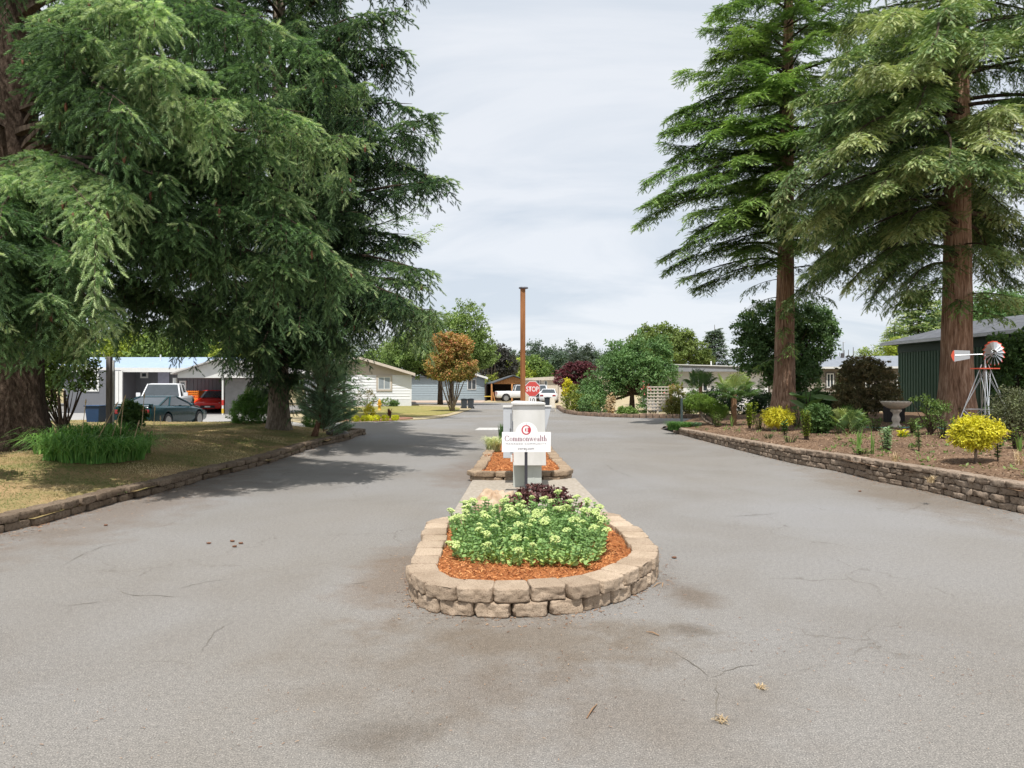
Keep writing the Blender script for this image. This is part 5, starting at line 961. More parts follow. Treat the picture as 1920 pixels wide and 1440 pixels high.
# strap grass and low greens at the wall end
for px, py, lb, n, h, mt_, sp_ in [(1262,806,'grass clump spilling over the far end of the garden wall',320,0.62,GRS,.5),(1285,800,'bluish grass clump behind the end of the garden wall',260,0.38,GRS,.35),(1304,798,'low grey green grass mat under the juniper',240,0.28,PINE,.4)]:
    g = gb(px, py); g = (max(g[0],5.75), g[1], g[2]); r = thing('grass_clump', lb, 'grass clump', g); blades(r, g, n, h, sp_, 0.016, mt_, rad=0.22, tb=.35)
g = gb(1278, 799); mb = MB(); s_ = g[1]/F; mb.box((g[0],g[1],g[2]+25*s_), (0.075,0.075,54*s_)); tag(mb.build('garden_post', M_('green_post', (0.05,0.075,0.075), 0.6), bevel=0.008), 'dark green square post at the far end of the garden wall', 'post')
upright('upright_shrub', 'narrow bright green shrub between the shaggy palm and the farther redwood', gb(1406,804), 0.95, 0.35, G_YEL, 420, T=RNDL, size=0.085, stems=8, tb=.35, k=1.4)
upright('upright_shrub', 'narrow bright green shrub left of the round clipped bush', gb(1513,825), 0.85, 0.24, G_YEL, 460, T=LEAF, size=0.075, stems=7, tb=.2, k=1.3)
shrub('round_shrub', 'round clipped dark green bush behind the narrow bright shrub', 'shrub', gb(1533,812), [(0,0,0.42,0.40,0.36,0.42)], G_MID, 340, 26, 0.09, 0.055, T=RNDL, shell=.8)
def clump(px, py, lb, h, n, mt_, sp_=.12, w=0.02, tb=.5, name='strap_leaf_plant'):
    g = gb(px, py); r = thing(name, lb, 'plant', g); blades(r, g, n, h, sp_, w, mt_, rad=0.03, arch=0.15, tb=tb); return r
mbw = MB(); k_ = 0
P0 = rng.uniform((5.8,8),(14,27),(900,2)); P0 = P0[inside(P0[:,0],P0[:,1],bed_poly) & (dpoly(P0[:,0],P0[:,1],RW) > 0.5)]; P0 = P0[fbm(np.c_[P0,0*P0[:,0]], .8) > .47][:230]
pw = np.repeat(P0, 9, 0)+rng.normal(0,.05,(len(P0)*9,2)); n = len(pw); scatter(mbw, LEAF[0], LEAF[1], np.c_[pw, zbed(pw[:,0],pw[:,1])+rng.uniform(0,.06,n)], rng.normal(0,1,(n,3))+[0,0,.6], rng.normal(0,.5,(n,3))+[0,0,1], rng.uniform(.04,.09,n), np.repeat(rng.random(len(P0)),9))
tag(mbw.build('weeds', G_LIGHT), 'scattered low green weeds across the garden bed soil', 'weeds', None, 'stuff')
for (px, py, h, w_, m_, n_, sz, lb) in [(1345,800,.5,.35,G_LIGHT,160,.07,'loose green perennial left of the shaggy palm foot'),(1425,806,.45,.4,G_YEL,200,.06,'lime leafy mound left of the small golden bush'),(1492,800,.7,.4,G_MID,240,.08,'leafy green perennial right of the farther redwood foot'),(1556,806,.5,.35,G_LIGHT,180,.07,'light leafy perennial between round bush and spiky palm'),
      (1640,808,.4,.4,G_MID,180,.07,'low leafy perennial left of the birdbath'),(1712,812,.45,.3,G_LIGHT,160,.07,'low light green perennial right of the birdbath'),(1768,822,.5,.35,G_MID,200,.06,'bushy green perennial left of the large golden bush'),(1800,800,.7,.5,G_LIGHT,260,.07,'tall loose perennial before the nearer redwood trunk'),(1848,808,.8,.6,G_MID,300,.07,'tall leafy perennial among the windmill legs'),(1905,842,.5,.4,G_LIGHT,170,.06,'light green perennial at the right edge of the bed'),(1478,830,.2,.4,G_LIGHT,90,.05,'low trailing green plant near the wall below the small golden bush')]:
    upright('leafy_perennial', lb, gb(px, py), h, w_, m_, n_, size=sz, stems=12, tb=.55)
clump(1610,850,'upright sword leaved plant in front of the yellow tipped palm',0.62,14,GRS,.10,.035,.85); clump(1636,852,'slim sword leaves right of the upright sword plant',0.6,8,GRS,.06,.022,.75); clump(1786,806,'pale sword leaves in front of the nearer redwood trunk',0.55,9,GRS,.12,.04,.9)
clump(1912,846,'pair of sword leaves at the right edge before the windmill',0.5,6,GRS,.10,.035,.9); clump(1372,800,'light sword leaves at the foot of the shaggy palm',0.5,9,GRS,.12,.035,.8)
upright('leafy_perennial', 'bushy blue green perennial in front of the birdbath', gb(1663,845), 0.52, 0.3, PINE, 420, size=0.075, stems=13, tb=.85); upright('leafy_perennial', 'slender leafy stalk between the birdbath and the golden bush', gb(1724,846), 0.58, 0.1, G_MID, 110, size=0.075, stems=2, tb=.7)
upright('leafy_perennial', 'dark leafy stalk just right of the large golden bush', gb(1871,866), 0.62, 0.06, G_MID, 80, size=0.075, stems=1, tb=.25); upright('leafy_perennial', 'small dark lily stalk at the foot of the small golden bush', gb(1471,816), 0.42, 0.1, G_MID, 60, size=0.12, stems=2, tb=.2)
upright('leafy_perennial', 'low yellow green plant below the sword leaved plant', gb(1616,852), 0.14, 0.35, G_LIGHT, 120, size=0.07, stems=10, tb=.6); upright('leafy_perennial', 'straggly green stems right of the small golden bush base', gb(1442,822), 0.12, 0.5, G_MID, 90, size=0.05, stems=10, tb=.5)
upright('lily_plant', 'low yellow flowered plant before the birdbath', gb(1690,820), 0.2, 0.3, YEL, 70, size=0.12, stems=6, tb=.9)
for px, py, t, lb in [(1505,800,(1489,770),'dried round seed head on a leaning stalk by the narrow bright shrub'),(1508,802,(1496,764),'second dried seed head stalk leaning behind the first')]:
    g = gb(px, py); q = P(t[0],t[1],g[1]); r = thing('dried_flower', lb, 'plant', g); mb = MB(); mb.tube([g, q], 0.007, 5); mb.build('stalk', DRY, r); mb = MB(); n = 90; X = nrm(rng.normal(0,1,(n,3))); scatter(mb, NDL[0], NDL[1], np.tile(q,(n,1)), X, rng.normal(0,1,(n,3)), np.full(n,.07), rng.random(n)); mb.build('seed_head', DRY, r)
for px, py, h, lb in [(1677,868,0.32,'dry straw coloured weed near the garden wall'),(1910,872,0.38,'dry brown weed at the right edge near the wall'),(1745,905,0.15,'tiny dry weed by the wall below the golden bush')]:
    g = gb(px, py); r = thing('dry_weed', lb, 'weed', g); blades(r, g, 30, h, .14, .008, DRY, rad=.05, arch=.3)
# shrubs behind: roses / rhododendron
shrub('leggy_shrub', 'leggy open shrub with yellow green tips between birdbath and nearer redwood', 'shrub', gb(1745,815), [(-0.25,0,0.95,0.25,.2,.12),(0.1,0,0.65,.4,.3,.12),(0.35,0.1,.8,.3,.3,.1),(0,0,.35,.35,.3,.15)], G_LIGHT, 60, 20, 0.11, 0.07, nst=30, sr=0.018, tb=.4)
shrub('grey_green_shrub', 'wide feathery grey green shrub in front of the windmill base at right', 'shrub', gb(1893,826), [(0.1,0,0.75,.5,.4,.5),(0.5,.2,.6,.5,.4,.5),(-.15,0,.5,.3,.3,.3)], LM('grey_olive_leaf', (0.05,0.06,0.035), (0.11,0.12,0.065), (0.20,0.24,0.11)), 300, 20, 0.13, 0.055, nst=40, sr=0.012)
g = gb(1665, 790); mp_ = (g[0]+.1, g[1]+1.8, g[2])
r = tree('japanese_maple', 'dome shaped dark bronze Japanese maple behind the birdbath', mp_, 0.7, [(0,0,1.35,1.25,1.0,1.15),(-.25,0,2.1,.7,.6,.55),(.6,0,.9,.8,.7,.6),(-.7,0,.9,.7,.7,.7),(.2,0,2.0,.6,.6,.5)], BRZ, 900, 24, 0.16, 0.10, tr=0.07, droop=0.7, shell=.6, tb=.55, flatten=.5)
HOSE = M_('teal_hose', (0.13,0.35,0.33), 0.5); q = [gb(px, py) for px, py in [(1598,800),(1620,802),(1650,803),(1672,802),(1700,803),(1718,799),(1745,800),(1770,806)]]; mb = MB(); mb.tube([(a[0],a[1],a[2]+.02) for a in q], 0.016, 6); tag(mb.build('garden_hose', HOSE, smooth=True), 'thin teal garden hose lying past the birdbath foot', 'hose')
mb = MB(); g = gb(1430,799); mb.b2(g[0]+3.6,g[0]+3.9,g[1]-.5,g[1]-.1,g[2],g[2]+.2); 
shrub('hedge_shrub', 'dark green hedge mass behind the narrow shrub and the farther redwood', 'shrub', (11.2,33.5,0.3), [(-1.2,0,.6,.9,.6,.75),(0.2,0,.6,.9,.6,.7),(1.6,0,.5,.9,.6,.6),(2.8,0,.5,.8,.6,.6)], G_DARK, 500, 26, 0.2, 0.11)
shrub('hedge_shrub', 'dark low shrub mass between round bush and maple', 'shrub', (14.6,31.0,0.4), [(-.6,0,.5,.7,.6,.55),(0.6,0,.5,.8,.6,.6)], G_MID, 300, 26, 0.2, 0.11, tb=.2)
upright('banana_plant', 'large paddle leaved plant behind the narrow bright shrub', (gb(1540,795)[0]+.1, gb(1540,795)[1]+1.5, .5), 1.15, .3, G_MID, 12, T=RNDL, size=0.85, stems=2, tb=.7, k=3)
BARB = (13.3, 20.5); 
DKB = M_('dark_wood', (0.03,0.025,0.025), 0.8); g = gb(1695,795); mb = MB(); mb.b2(g[0]-.15,g[0]+.5,g[1]+.8,g[1]+1.1,g[2],g[2]+.65); tag(mb.build('planter_tub', DKB, bevel=.02), 'dark tub in the shade behind the birdbath', 'tub')
# ---------------- houses ----------------
def siding(mb, x0, x1, z0, z1, pitch=0.22, y=0.0, lap=0.03, top=None):
    z = z0
    while z < z1-0.01:
        z2 = min(z+pitch, z1); mb.add([(x0,y-lap,z),(x1,y-lap,z),(x1,y,z2),(x0,y,z2),(x0,y+.05,z),(x1,y+.05,z),(x1,y+.05,z2),(x0,y+.05,z2)], [(0,1,2,3),(0,4,5,1),(3,2,6,7),(0,3,7,4),(1,5,6,2),(4,7,6,5)]); z = z2
def window(parent, x0, x1, z0, z1, y, mats=(None,None), mull=True, fw=0.06, trim=None, tw=0.1):
    fm, gm = mats[0] or WHITE, mats[1] or GLASS
    mb = MB(); mb.b2(x0, x0+fw, y-.05, y+.03, z0, z1); mb.b2(x1-fw, x1, y-.05, y+.03, z0, z1); mb.b2(x0+fw, x1-fw, y-.048, y+.03, z0, z0+fw); mb.b2(x0+fw, x1-fw, y-.048, y+.03, z1-fw, z1)
    if mull: mb.b2((x0+x1)/2-fw/2, (x0+x1)/2+fw/2, y-.046, y+.03, z0+fw, z1-fw)
    f = mb.build('window', fm, parent)
    mb = MB(); mb.b2(x0+fw, x1-fw, y-.02, y+.01, z0+fw, z1-fw); mb.build('pane', gm, f)
    if trim:
        mb = MB(); mb.b2(x0-tw, x0-.002, y-.055, y, z0-tw, z1+tw); mb.b2(x1+.002, x1+tw, y-.055, y, z0-tw, z1+tw); mb.b2(x0-.002, x1+.002, y-.054, y, z1+.002, z1+tw); mb.b2(x0-.002, x1+.002, y-.054, y, z0-tw, z0-.002); mb.build('window_trim', trim, f)
    return f
def place(r, loc, rz): r.location = loc; r.rotation_euler = (0,0,rz)
WSID = M_('white_siding', (0.78,0.79,0.81), 0.6, c2=(0.72,0.73,0.75), vs=1.5); TAUPE = M_('taupe_trim', (0.50,0.43,0.36), 0.7, c2=(0.45,0.39,0.33))
SHN = M_('dark_shingle', (0.10,0.11,0.12), 0.95, c2=(0.055,0.06,0.068), vs=3, bs=.5, bscale=12)
SKIRT = M_('white_skirting', (0.70,0.71,0.72), 0.7, c2=(0.64,0.65,0.66))
# white gable-end house (local: right front corner at origin, front along -x, faces -y)
Yw = 57.0; sW = Yw/F; r = thing('mobile_home', 'white lap sided house with beige gable and one wide window behind the yellow hydrant', 'house')
wd = 8.6; ev = 2.78; pk = 4.05; mb = MB(); siding(mb, -wd, 0, 0.62, 2.62, 0.235); mb.b2(-wd, 0, 0.06, 15, 0.0, ev-.02); mb.b2(-.12, .012, -.03, .05, 0.6, 2.62); mb.build('wall', WSID, r)
mb = MB(); mb.b2(-wd, -.004, -.03, .055, 0.0, 0.60); mb.build('skirting', SKIRT, r)
mb = MB(); mb.vprism([(-wd,2.62),(0,2.62),(0,ev),(-wd/2,pk-.1),(-wd,ev)], -.02, 0.25); mb.build('gable', TAUPE, r)
mb = MB()
for sg in (0, 1):
    xa, xb = (0.28, -wd/2) if not sg else (-wd-.28, -wd/2)
    mb.add([(xa,-.55,ev-.12),(xb,-.55,pk-.02),(xb,15.4,pk-.02),(xa,15.4,ev-.12),(xa,-.55,ev-.02),(xb,-.55,pk+.09),(xb,15.4,pk+.09),(xa,15.4,ev-.02)], [(0,3,2,1),(4,5,6,7),(0,1,5,4),(3,7,6,2),(0,4,7,3)])
mb.build('roof', SHN, r)
mb = MB()
for xa, xb in ((0.30,-wd/2),(-wd-.30,-wd/2)): mb.add([(xa,-.58,ev-.24),(xb,-.58,pk-.12),(xb,-.58,pk+.10),(xa,-.58,ev-.01),(xa,-.553,ev-.24),(xb,-.553,pk-.12),(xb,-.553,pk+.10),(xa,-.553,ev-.01)], [(0,1,2,3),(4,7,6,5),(0,4,5,1),(3,2,6,7)])
mb.b2(0.28,0.31,-.55,15.4,ev-.24,ev-.02); mb.build('fascia', M_('beige_fascia', (0.62,0.54,0.46), .6), r)
window(r, -2.75, -1.72, 1.42, 2.47, -.03, (WHITE, BLIND), trim=TAUPE, tw=.13)
place(r, (X_(771.5,Yw), Yw, 0.0), R(9.3))
# blue grey house
Yb = 80.0; BSID = M_('blue_siding', (0.29,0.355,0.39), 0.7, c2=(0.26,0.32,0.355))
r = thing('mobile_home', 'slate blue lap sided house with white framed windows behind the orange leaved tree', 'house'); wd = 12.5
mb = MB(); siding(mb, -wd, 0, 0.62, 2.75, 0.26); mb.b2(-wd, 0, 0.06, 9, 0, 2.74); mb.b2(-wd,0,-.02,.06,0,.6); mb.vprism([(-5.2,2.75),(0,2.75),(-2.6,3.5)], -.01, .2); mb.build('wall', BSID, r)
mb = MB(); mb.add([(0.35,-.5,2.62),(-2.6,-.5,3.52),(-2.6,9.3,3.52),(0.35,9.3,2.62),(0.35,-.5,2.72),(-2.6,-.5,3.62),(-2.6,9.3,3.62),(.35,9.3,2.72)], [(0,3,2,1),(4,5,6,7),(0,1,5,4),(3,7,6,2),(0,4,7,3)]); mb.add([(-5.55,-.5,2.62),(-2.6,-.5,3.52),(-2.6,9.3,3.52),(-5.55,9.3,2.62),(-5.55,-.5,2.72),(-2.6,-.5,3.62),(-2.6,9.3,3.62),(-5.55,9.3,2.72)], [(0,1,2,3),(4,7,6,5),(0,4,5,1),(3,2,6,7),(0,3,7,4)])
mb.b2(-wd-.3,-5.6,-.4,9.2,2.752,2.9); mb.build('roof', SHN, r)
mb = MB(); mb.add([(0.38,-.53,2.50),(-2.6,-.53,3.42),(-2.6,-.53,3.63),(.38,-.53,2.73)], [(0,1,2,3)]); mb.add([(-5.58,-.53,2.50),(-2.6,-.53,3.42),(-2.6,-.53,3.63),(-5.58,-.53,2.73)], [(3,2,1,0)]); mb.build('fascia', WHITE, r)
window(r, -2.0, -.98, 1.30, 2.48, -.03); window(r, -11.9, -9.6, 1.28, 2.48, -.03); place(r, (X_(908.5,Yb), Yb, 0), R(4))
# orange timber carport
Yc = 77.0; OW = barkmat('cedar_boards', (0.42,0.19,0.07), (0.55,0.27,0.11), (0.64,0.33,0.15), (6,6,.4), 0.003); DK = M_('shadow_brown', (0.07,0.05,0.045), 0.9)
r = thing('carport', 'timber carport with an orange board gable and dark shingle roof beyond the hydrant street', 'carport', (X_(945,Yc),Yc,0)); s_ = Yc/F
def zc(py): return Z_(py,Yc)
def xc(px): return X_(px,Yc)
mb = MB(); mb.vprism([(xc(926),zc(720)),(xc(990),zc(720)),(xc(990),zc(716)),(xc(963),zc(706)),(xc(927),zc(717.5))], Yc, Yc+.1); mb.build('gable', OW, r)
mb = MB(); mb.add([(xc(923),Yc-.4,zc(719.5)),(xc(963),Yc-.4,zc(704.5)),(xc(963),Yc+7,zc(704.5)),(xc(905),Yc+7,zc(719.5)),(xc(923),Yc-.4,zc(717.8)),(xc(963),Yc-.4,zc(702.8)),(xc(963)-.6,Yc+7,zc(702.8)),(xc(908),Yc+7,zc(717.8))], [(0,3,2,1),(4,5,6,7),(0,1,5,4),(3,7,6,2),(0,4,7,3)])
mb.add([(xc(1001),Yc-.4,zc(719.5)),(xc(963),Yc-.4,zc(704.5)),(xc(963),Yc+7,zc(704.5)),(xc(1001),Yc+7,zc(719.5)),(xc(1001),Yc-.4,zc(717.8)),(xc(963),Yc-.4,zc(702.8)),(xc(963),Yc+7,zc(702.8)),(xc(1001),Yc+7,zc(717.8))], [(0,1,2,3),(4,7,6,5),(0,4,5,1),(3,2,6,7),(0,3,7,4)]); mb.build('roof', SHN, r)
for px in (922, 960, 990): mb = MB(); mb.b2(xc(px)-.09, xc(px)+.09, Yc-.1, Yc+.08, 0, zc(719.5)); mb.build('post', OW, r)
mb = MB(); mb.tube([(xc(924),Yc-.12,zc(735)),(xc(928),Yc-.12,0)], .07, 4); mb.build('brace', OW, r)
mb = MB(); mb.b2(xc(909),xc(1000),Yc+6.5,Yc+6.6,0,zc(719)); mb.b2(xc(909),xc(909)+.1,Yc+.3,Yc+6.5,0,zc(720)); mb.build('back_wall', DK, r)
mb = MB(); mb.b2(xc(929),xc(943),Yc+1,Yc+1.1,0,zc(737)); mb.build('low_wall', M_('brown_board', (0.16,0.10,0.08), .8), r)
mb = MB(); mb.b2(xc(908),xc(921),Yc-.05,Yc,zc(744),zc(742.5)); mb.build('rail', M_('yellow_rail', (0.75,0.55,0.08), .6), r)
# beige mobile home
Ye = 74.0; BEI = M_('beige_siding', (0.62,0.54,0.44), 0.7, c2=(0.56,0.49,0.40), ms=(3,3,.2)); r = thing('mobile_home', 'flat roofed beige home behind the stop sign and the maroon maple', 'house', (X_(1050,Ye),Ye,0))
mb = MB(); mb.b2(X_(985,Ye),X_(1150,Ye),Ye,Ye+5,0,Z_(713,Ye)); mb.build('wall', BEI, r)
mb = MB(); mb.vprism([(X_(984,Ye),Z_(713,Ye)+.002),(X_(1152,Ye),Z_(713,Ye)+.002),(X_(1152,Ye),Z_(704,Ye)),(X_(1040,Ye),Z_(706,Ye)),(X_(984,Ye),Z_(709,Ye))], Ye-.25, Ye+5.2); mb.build('roof', M_('beige_roof_band', (0.55,0.48,0.40), .7), r)
window(r, X_(1021,Ye), X_(1026,Ye), Z_(729,Ye), Z_(714,Ye), Ye-.01, mull=False); window(r, X_(1005,Ye), X_(1012,Ye), Z_(720,Ye), Z_(711.5,Ye), Ye-.01)
mb = MB(); mb.b2(X_(1013,Ye),X_(1014,Ye),Ye-.3,Ye-.2,0,Z_(713,Ye)); mb.b2(X_(1046,Ye),X_(1046.6,Ye),Ye-.3,Ye-.2,0,Z_(713,Ye)); mb.build('downpipe', DK, r)
# white mobile home on the right
Yr = 45.0; WST = M_('white_stucco', (0.80,0.80,0.83), .7, c2=(0.75,0.75,0.78)); r = thing('mobile_home', 'white walled home with a flat grey roof band behind the palms', 'house', (X_(1300,Yr),Yr,0))
mb = MB(); mb.b2(X_(1236,Yr),X_(1440,Yr),Yr,Yr+6,0,Z_(697,Yr)); mb.build('wall', WST, r)
FG = M_('grey_fascia', (0.30,0.31,0.34), .6); mb = MB(); mb.vprism([(X_(1234,Yr),Z_(697,Yr)+.002),(X_(1442,Yr),Z_(697,Yr)+.002),(X_(1442,Yr),Z_(690,Yr)),(X_(1250,Yr),Z_(684.5,Yr)),(X_(1234,Yr),Z_(684.5,Yr))], Yr-.5, Yr+6.4); mb.build('roof', FG, r)
mb = MB(); mb.vprism([(X_(1233,Yr),Z_(684.5,Yr)+.002),(X_(1250,Yr),Z_(684.5,Yr)+.002),(X_(1443,Yr),Z_(690,Yr)+.002),(X_(1443,Yr),Z_(688,Yr)),(X_(1250,Yr),Z_(683,Yr)),(X_(1233,Yr),Z_(683,Yr))], Yr-.58, Yr+6.5); mb.build('roof_edge', WHITE, r)
mb = MB(); mb.tube([(X_(1350,Yr),Yr+2,Z_(690,Yr)),(X_(1350,Yr),Yr+2,Z_(675,Yr))], .045, 8); mb.build('vent_pipe', WHITE, r)
window(r, X_(1308,Yr), X_(1327,Yr), Z_(734,Yr), Z_(699,Yr), Yr-.01)
window(r, X_(1345,Yr), X_(1358,Yr), Z_(755,Yr), Z_(742,Yr), Yr-.01)
# taupe house
Yt = 46.0; TSID = M_('taupe_siding', (0.31,0.27,0.23), .7, c2=(0.28,0.245,0.21)); ROOFG = M_('grey_shingle', (0.24,0.26,0.30), .95, c2=(0.18,0.20,0.23), vs=4, bs=.4, bscale=12)
r = thing('mobile_home', 'taupe lap sided home with a blue grey roof between the redwoods', 'house'); wd = 6.2
mb = MB(); siding(mb, -3, wd, .35, 2.95, .235); mb.b2(-3, wd, .06, 5, 0, 2.94); mb.build('wall', TSID, r)
mb = MB(); mb.b2(-3,wd,-.02,.04,0,.34); mb.build('skirting', M_('grey_skirting', (0.22,0.22,0.25), .7), r)
mb = MB(); mb.add([(-3.2,-.4,2.9),(wd+.3,-.4,2.9),(wd+.3,2.6,3.7),(-3.2,2.6,3.7),(-3.2,-.4,3.0),(wd+.3,-.4,3.0),(wd+.3,2.6,3.8),(-3.2,2.6,3.8)], [(0,1,5,4),(4,5,6,7),(0,3,2,1),(1,2,6,5),(3,0,4,7)]); mb.add([(-3.2,2.6,3.8),(wd+.3,2.6,3.8),(wd+.3,5.4,3.0),(-3.2,5.4,3.0)], [(0,1,2,3)]); mb.build('roof', ROOFG, r)
mb = MB(); mb.b2(-3.2,wd+.3,-.44,-.402,2.86,2.99); mb.build('gutter', WHITE, r); DKT = M_('dark_trim', (0.10,0.09,0.09), .6)
window(r, 0.55, 1.0, 1.6, 2.55, -.03, trim=DKT, tw=.06); window(r, 2.6, 3.3, 1.6, 2.35, -.03, trim=DKT, tw=.06); window(r, 4.8, 5.4, 1.6, 2.35, -.03, trim=DKT, tw=.06)
mb = MB(); mb.b2(-.75,-.65,-.06,-.02,.3,2.8); mb.build('downpipe', WHITE, r)
mb = MB(); mb.tube([(2.0,2.2,3.6),(2.0,2.2,4.0)], .12, 8); mb.tube([(3.0,1.8,3.5),(3.0,1.8,3.75)], .10, 8); mb.build('roof_vent', DKT, r); place(r, (X_(1533,Yt), Yt, 0), R(-14))
# green shed building
GSID = M_('green_ribbed_wall', (0.05,0.105,0.07), .6, c2=(0.04,0.09,0.058)); r = thing('shed', 'long dark green ribbed building with a grey shingle roof at the right edge', 'shed')
# local frame: wall along +x (toward the viewer's right), faces -y
Ls = 17.0; mb = MB(); mb.b2(0, Ls, 0.03, 7, -.1, 4.0)
for k in range(int(Ls/.22)): mb.b2(k*.22, k*.22+.11, 0, .028, 0, 3.75)
mb.build('wall', GSID, r); mb = MB(); mb.b2(-.02, Ls, -.03, .0, 3.42, 3.8); mb.build('frieze', M_('dark_green_trim', (0.02,0.05,0.04), .6), r)
mb = MB(); mb.add([(-.6,-.6,3.86),(Ls+.4,-.6,3.86),(Ls+.4,3.5,4.95),(.9,3.5,4.95),(-.6,-.6,4.0),(Ls+.4,-.6,4.0),(Ls+.4,3.5,5.1),(.9,3.5,5.1),(-.6,7.6,4.0),(Ls+.4,7.6,4.0)], [(0,1,5,4),(4,5,6,7),(4,7,8),(7,6,9,8),(0,4,8)]); mb.build('roof', M_('shed_shingle', (0.13,0.135,0.15), .95, c2=(0.07,0.075,0.085), vs=2.5, bs=.6, bscale=10, ms=(1,1,3)), r)
mb = MB(); mb.b2(-.62, Ls+.4, -.66, -.602, 3.84, 3.98); mb.build('gutter', M_('gutter_grey', (0.40,0.42,0.44), .5), r)
qa = P(1684,650,37.5); qb = P(1925,640,29.0); place(r, (qa[0], qa[1], 0.1), math.atan2(qb[1]-qa[1], qb[0]-qa[0]))
# grey house and carport at the left
GW = M_('grey_board_wall', (0.145,0.15,0.165), .7, c2=(0.125,0.13,0.145), ms=(6,6,.3)); BLR = M_('blue_metal_roof', (0.33,0.42,0.54), .5, c2=(0.28,0.37,0.49)); Yg = 45.0
r = thing('mobile_home', 'grey board sided home with a blue metal roof behind the parked vehicles', 'house', (X_(270,Yg),Yg,0))
mb = MB(); mb.b2(X_(225,Yg),X_(470,Yg),Yg,Yg+6,0,Z_(694,Yg))
for k in range(34): x = X_(225,Yg)+.05+k*.25; mb.b2(x, x+.05, Yg-.025, Yg-.002, 0, Z_(694,Yg))
mb.b2(X_(120,Yg-2),X_(223,Yg-2),Yg-2,Yg+5,0,Z_(694,Yg-2)); mb.build('wall', GW, r)
mb = MB(); z0, z1 = Z_(694,Yg)+.02, Z_(668,Yg); x0, x1 = X_(108,Yg), X_(475,Yg); mb.add([(x0,Yg-2.6,z0-.0),(x1,Yg-.5,z0),(x1,Yg+3.4,z1),(x0,Yg+3.4,z1),(x0,Yg-2.6,z0+.08),(x1,Yg-.5,z0+.08),(x1,Yg+3.4,z1+.08),(x0,Yg+3.4,z1+.08)], [(0,1,5,4),(4,5,6,7),(0,3,2,1),(1,2,6,5),(3,0,4,7)]); mb.build('roof', BLR, r)
mb = MB(); mb.add([(x0,Yg-2.63,z0-.18),(x1,Yg-.53,z0-.18),(x1,Yg-.53,z0+.10),(x0,Yg-2.63,z0+.10)], [(0,1,2,3)]); mb.build('fascia', WHITE, r)
for px in (219, 226): mb = MB(); mb.b2(X_(px,Yg-2.1)-.1,X_(px,Yg-2.1)+.1,Yg-2.1,Yg-2.0,0,Z_(694,Yg-2)-.05); mb.build('corner_trim', WHITE, r)
mb = MB(); mb.b2(X_(297,Yg),X_(318,Yg),Yg-.06,Yg-.03,.1,Z_(698,Yg)); mb.build('pale_panel', M_('lilac_panel', (0.42,0.43,0.55), .6), r)
mb = MB(); mb.tube([(X_(279,Yg),Yg+1.5,z0),(X_(279,Yg),Yg+1.5,Z_(663,Yg))], .05, 8); mb.build('vent_pipe', WHITE, r)
Y2 = Yg-2; window(r, X_(160,Y2), X_(186,Y2), Z_(734,Y2), Z_(700,Y2), Y2-.01, fw=.12); window(r, X_(264,Yg), X_(278,Yg), Z_(709,Yg), Z_(697,Yg), Yg-.03, mull=False, fw=.1); window(r, X_(337,Yg), X_(350,Yg), Z_(729,Yg), Z_(714,Yg), Yg-.03, mull=False, fw=.1)
Yq = 40.0; r = thing('carport', 'white gabled carport with striped post sheltering the red car', 'carport', (X_(420,Yq),Yq,0)); def_ = None
mb = MB(); mb.vprism([(X_(333,Yq),Z_(708.5,Yq)),(X_(540,Yq),Z_(708.5,Yq)),(X_(540,Yq),Z_(699,Yq)),(X_(412,Yq),Z_(675,Yq)),(X_(333,Yq),Z_(699,Yq))], Yq, Yq+.12); mb.build('gable', WHITE, r)
mb = MB()
for (pa, za) in ((325,702),(548,701)): mb.add([(X_(pa,Yq),Yq-.35,Z_(za,Yq)),(X_(412,Yq),Yq-.35,Z_(674,Yq)),(X_(412,Yq),Yq+6.5,Z_(674,Yq)),(X_(pa,Yq),Yq+6.5,Z_(za,Yq)),(X_(pa,Yq),Yq-.35,Z_(za-2.5,Yq)),(X_(412,Yq),Yq-.35,Z_(671.5,Yq)),(X_(412,Yq),Yq+6.5,Z_(671.5,Yq)),(X_(pa,Yq),Yq+6.5,Z_(za-2.5,Yq))], [(0,3,2,1),(4,5,6,7),(0,1,5,4),(3,7,6,2),(0,4,7,3)])
mb.build('roof', M_('pale_roof', (0.50,0.48,0.46), .7), r)
mb = MB(); mb.b2(X_(333,Yq),X_(540,Yq),Yq+.13,Yq+6,Z_(708.5,Yq),Z_(707,Yq)); mb.build('ceiling', M_('carport_ceiling', (0.28,0.22,0.19), .8), r)
mb = MB(); mb.b2(X_(422,Yq+1),X_(540,Yq+1),Yq+1,Yq+1.15,0,Z_(710,Yq)); mb.build('side_wall', M_('grey_wall', (0.30,0.30,0.30), .8), r)
mb = MB(); mb.b2(X_(325,Yq),X_(330.5,Yq),Yq-.05,Yq+.12,0,Z_(708.6,Yq)); mb.build('post', WHITE, r)
mb = MB(); mb.b2(X_(416.5,Yq),X_(419.5,Yq),Yq-.05,Yq+.05,0,Z_(708.6,Yq)); p_ = mb.build('post', WHITE, r)
for z0_, z1_, cc in [(760,750,(0.6,.05,.04)),(775,766,(0.75,.5,.05))]: mb = MB(); mb.b2(X_(416.3,Yq),X_(419.7,Yq),Yq-.056,Yq+.056,Z_(z0_,Yq),Z_(z1_,Yq)); mb.build('reflective_band', M_('band_%d' % z0_, cc, .5), p_)
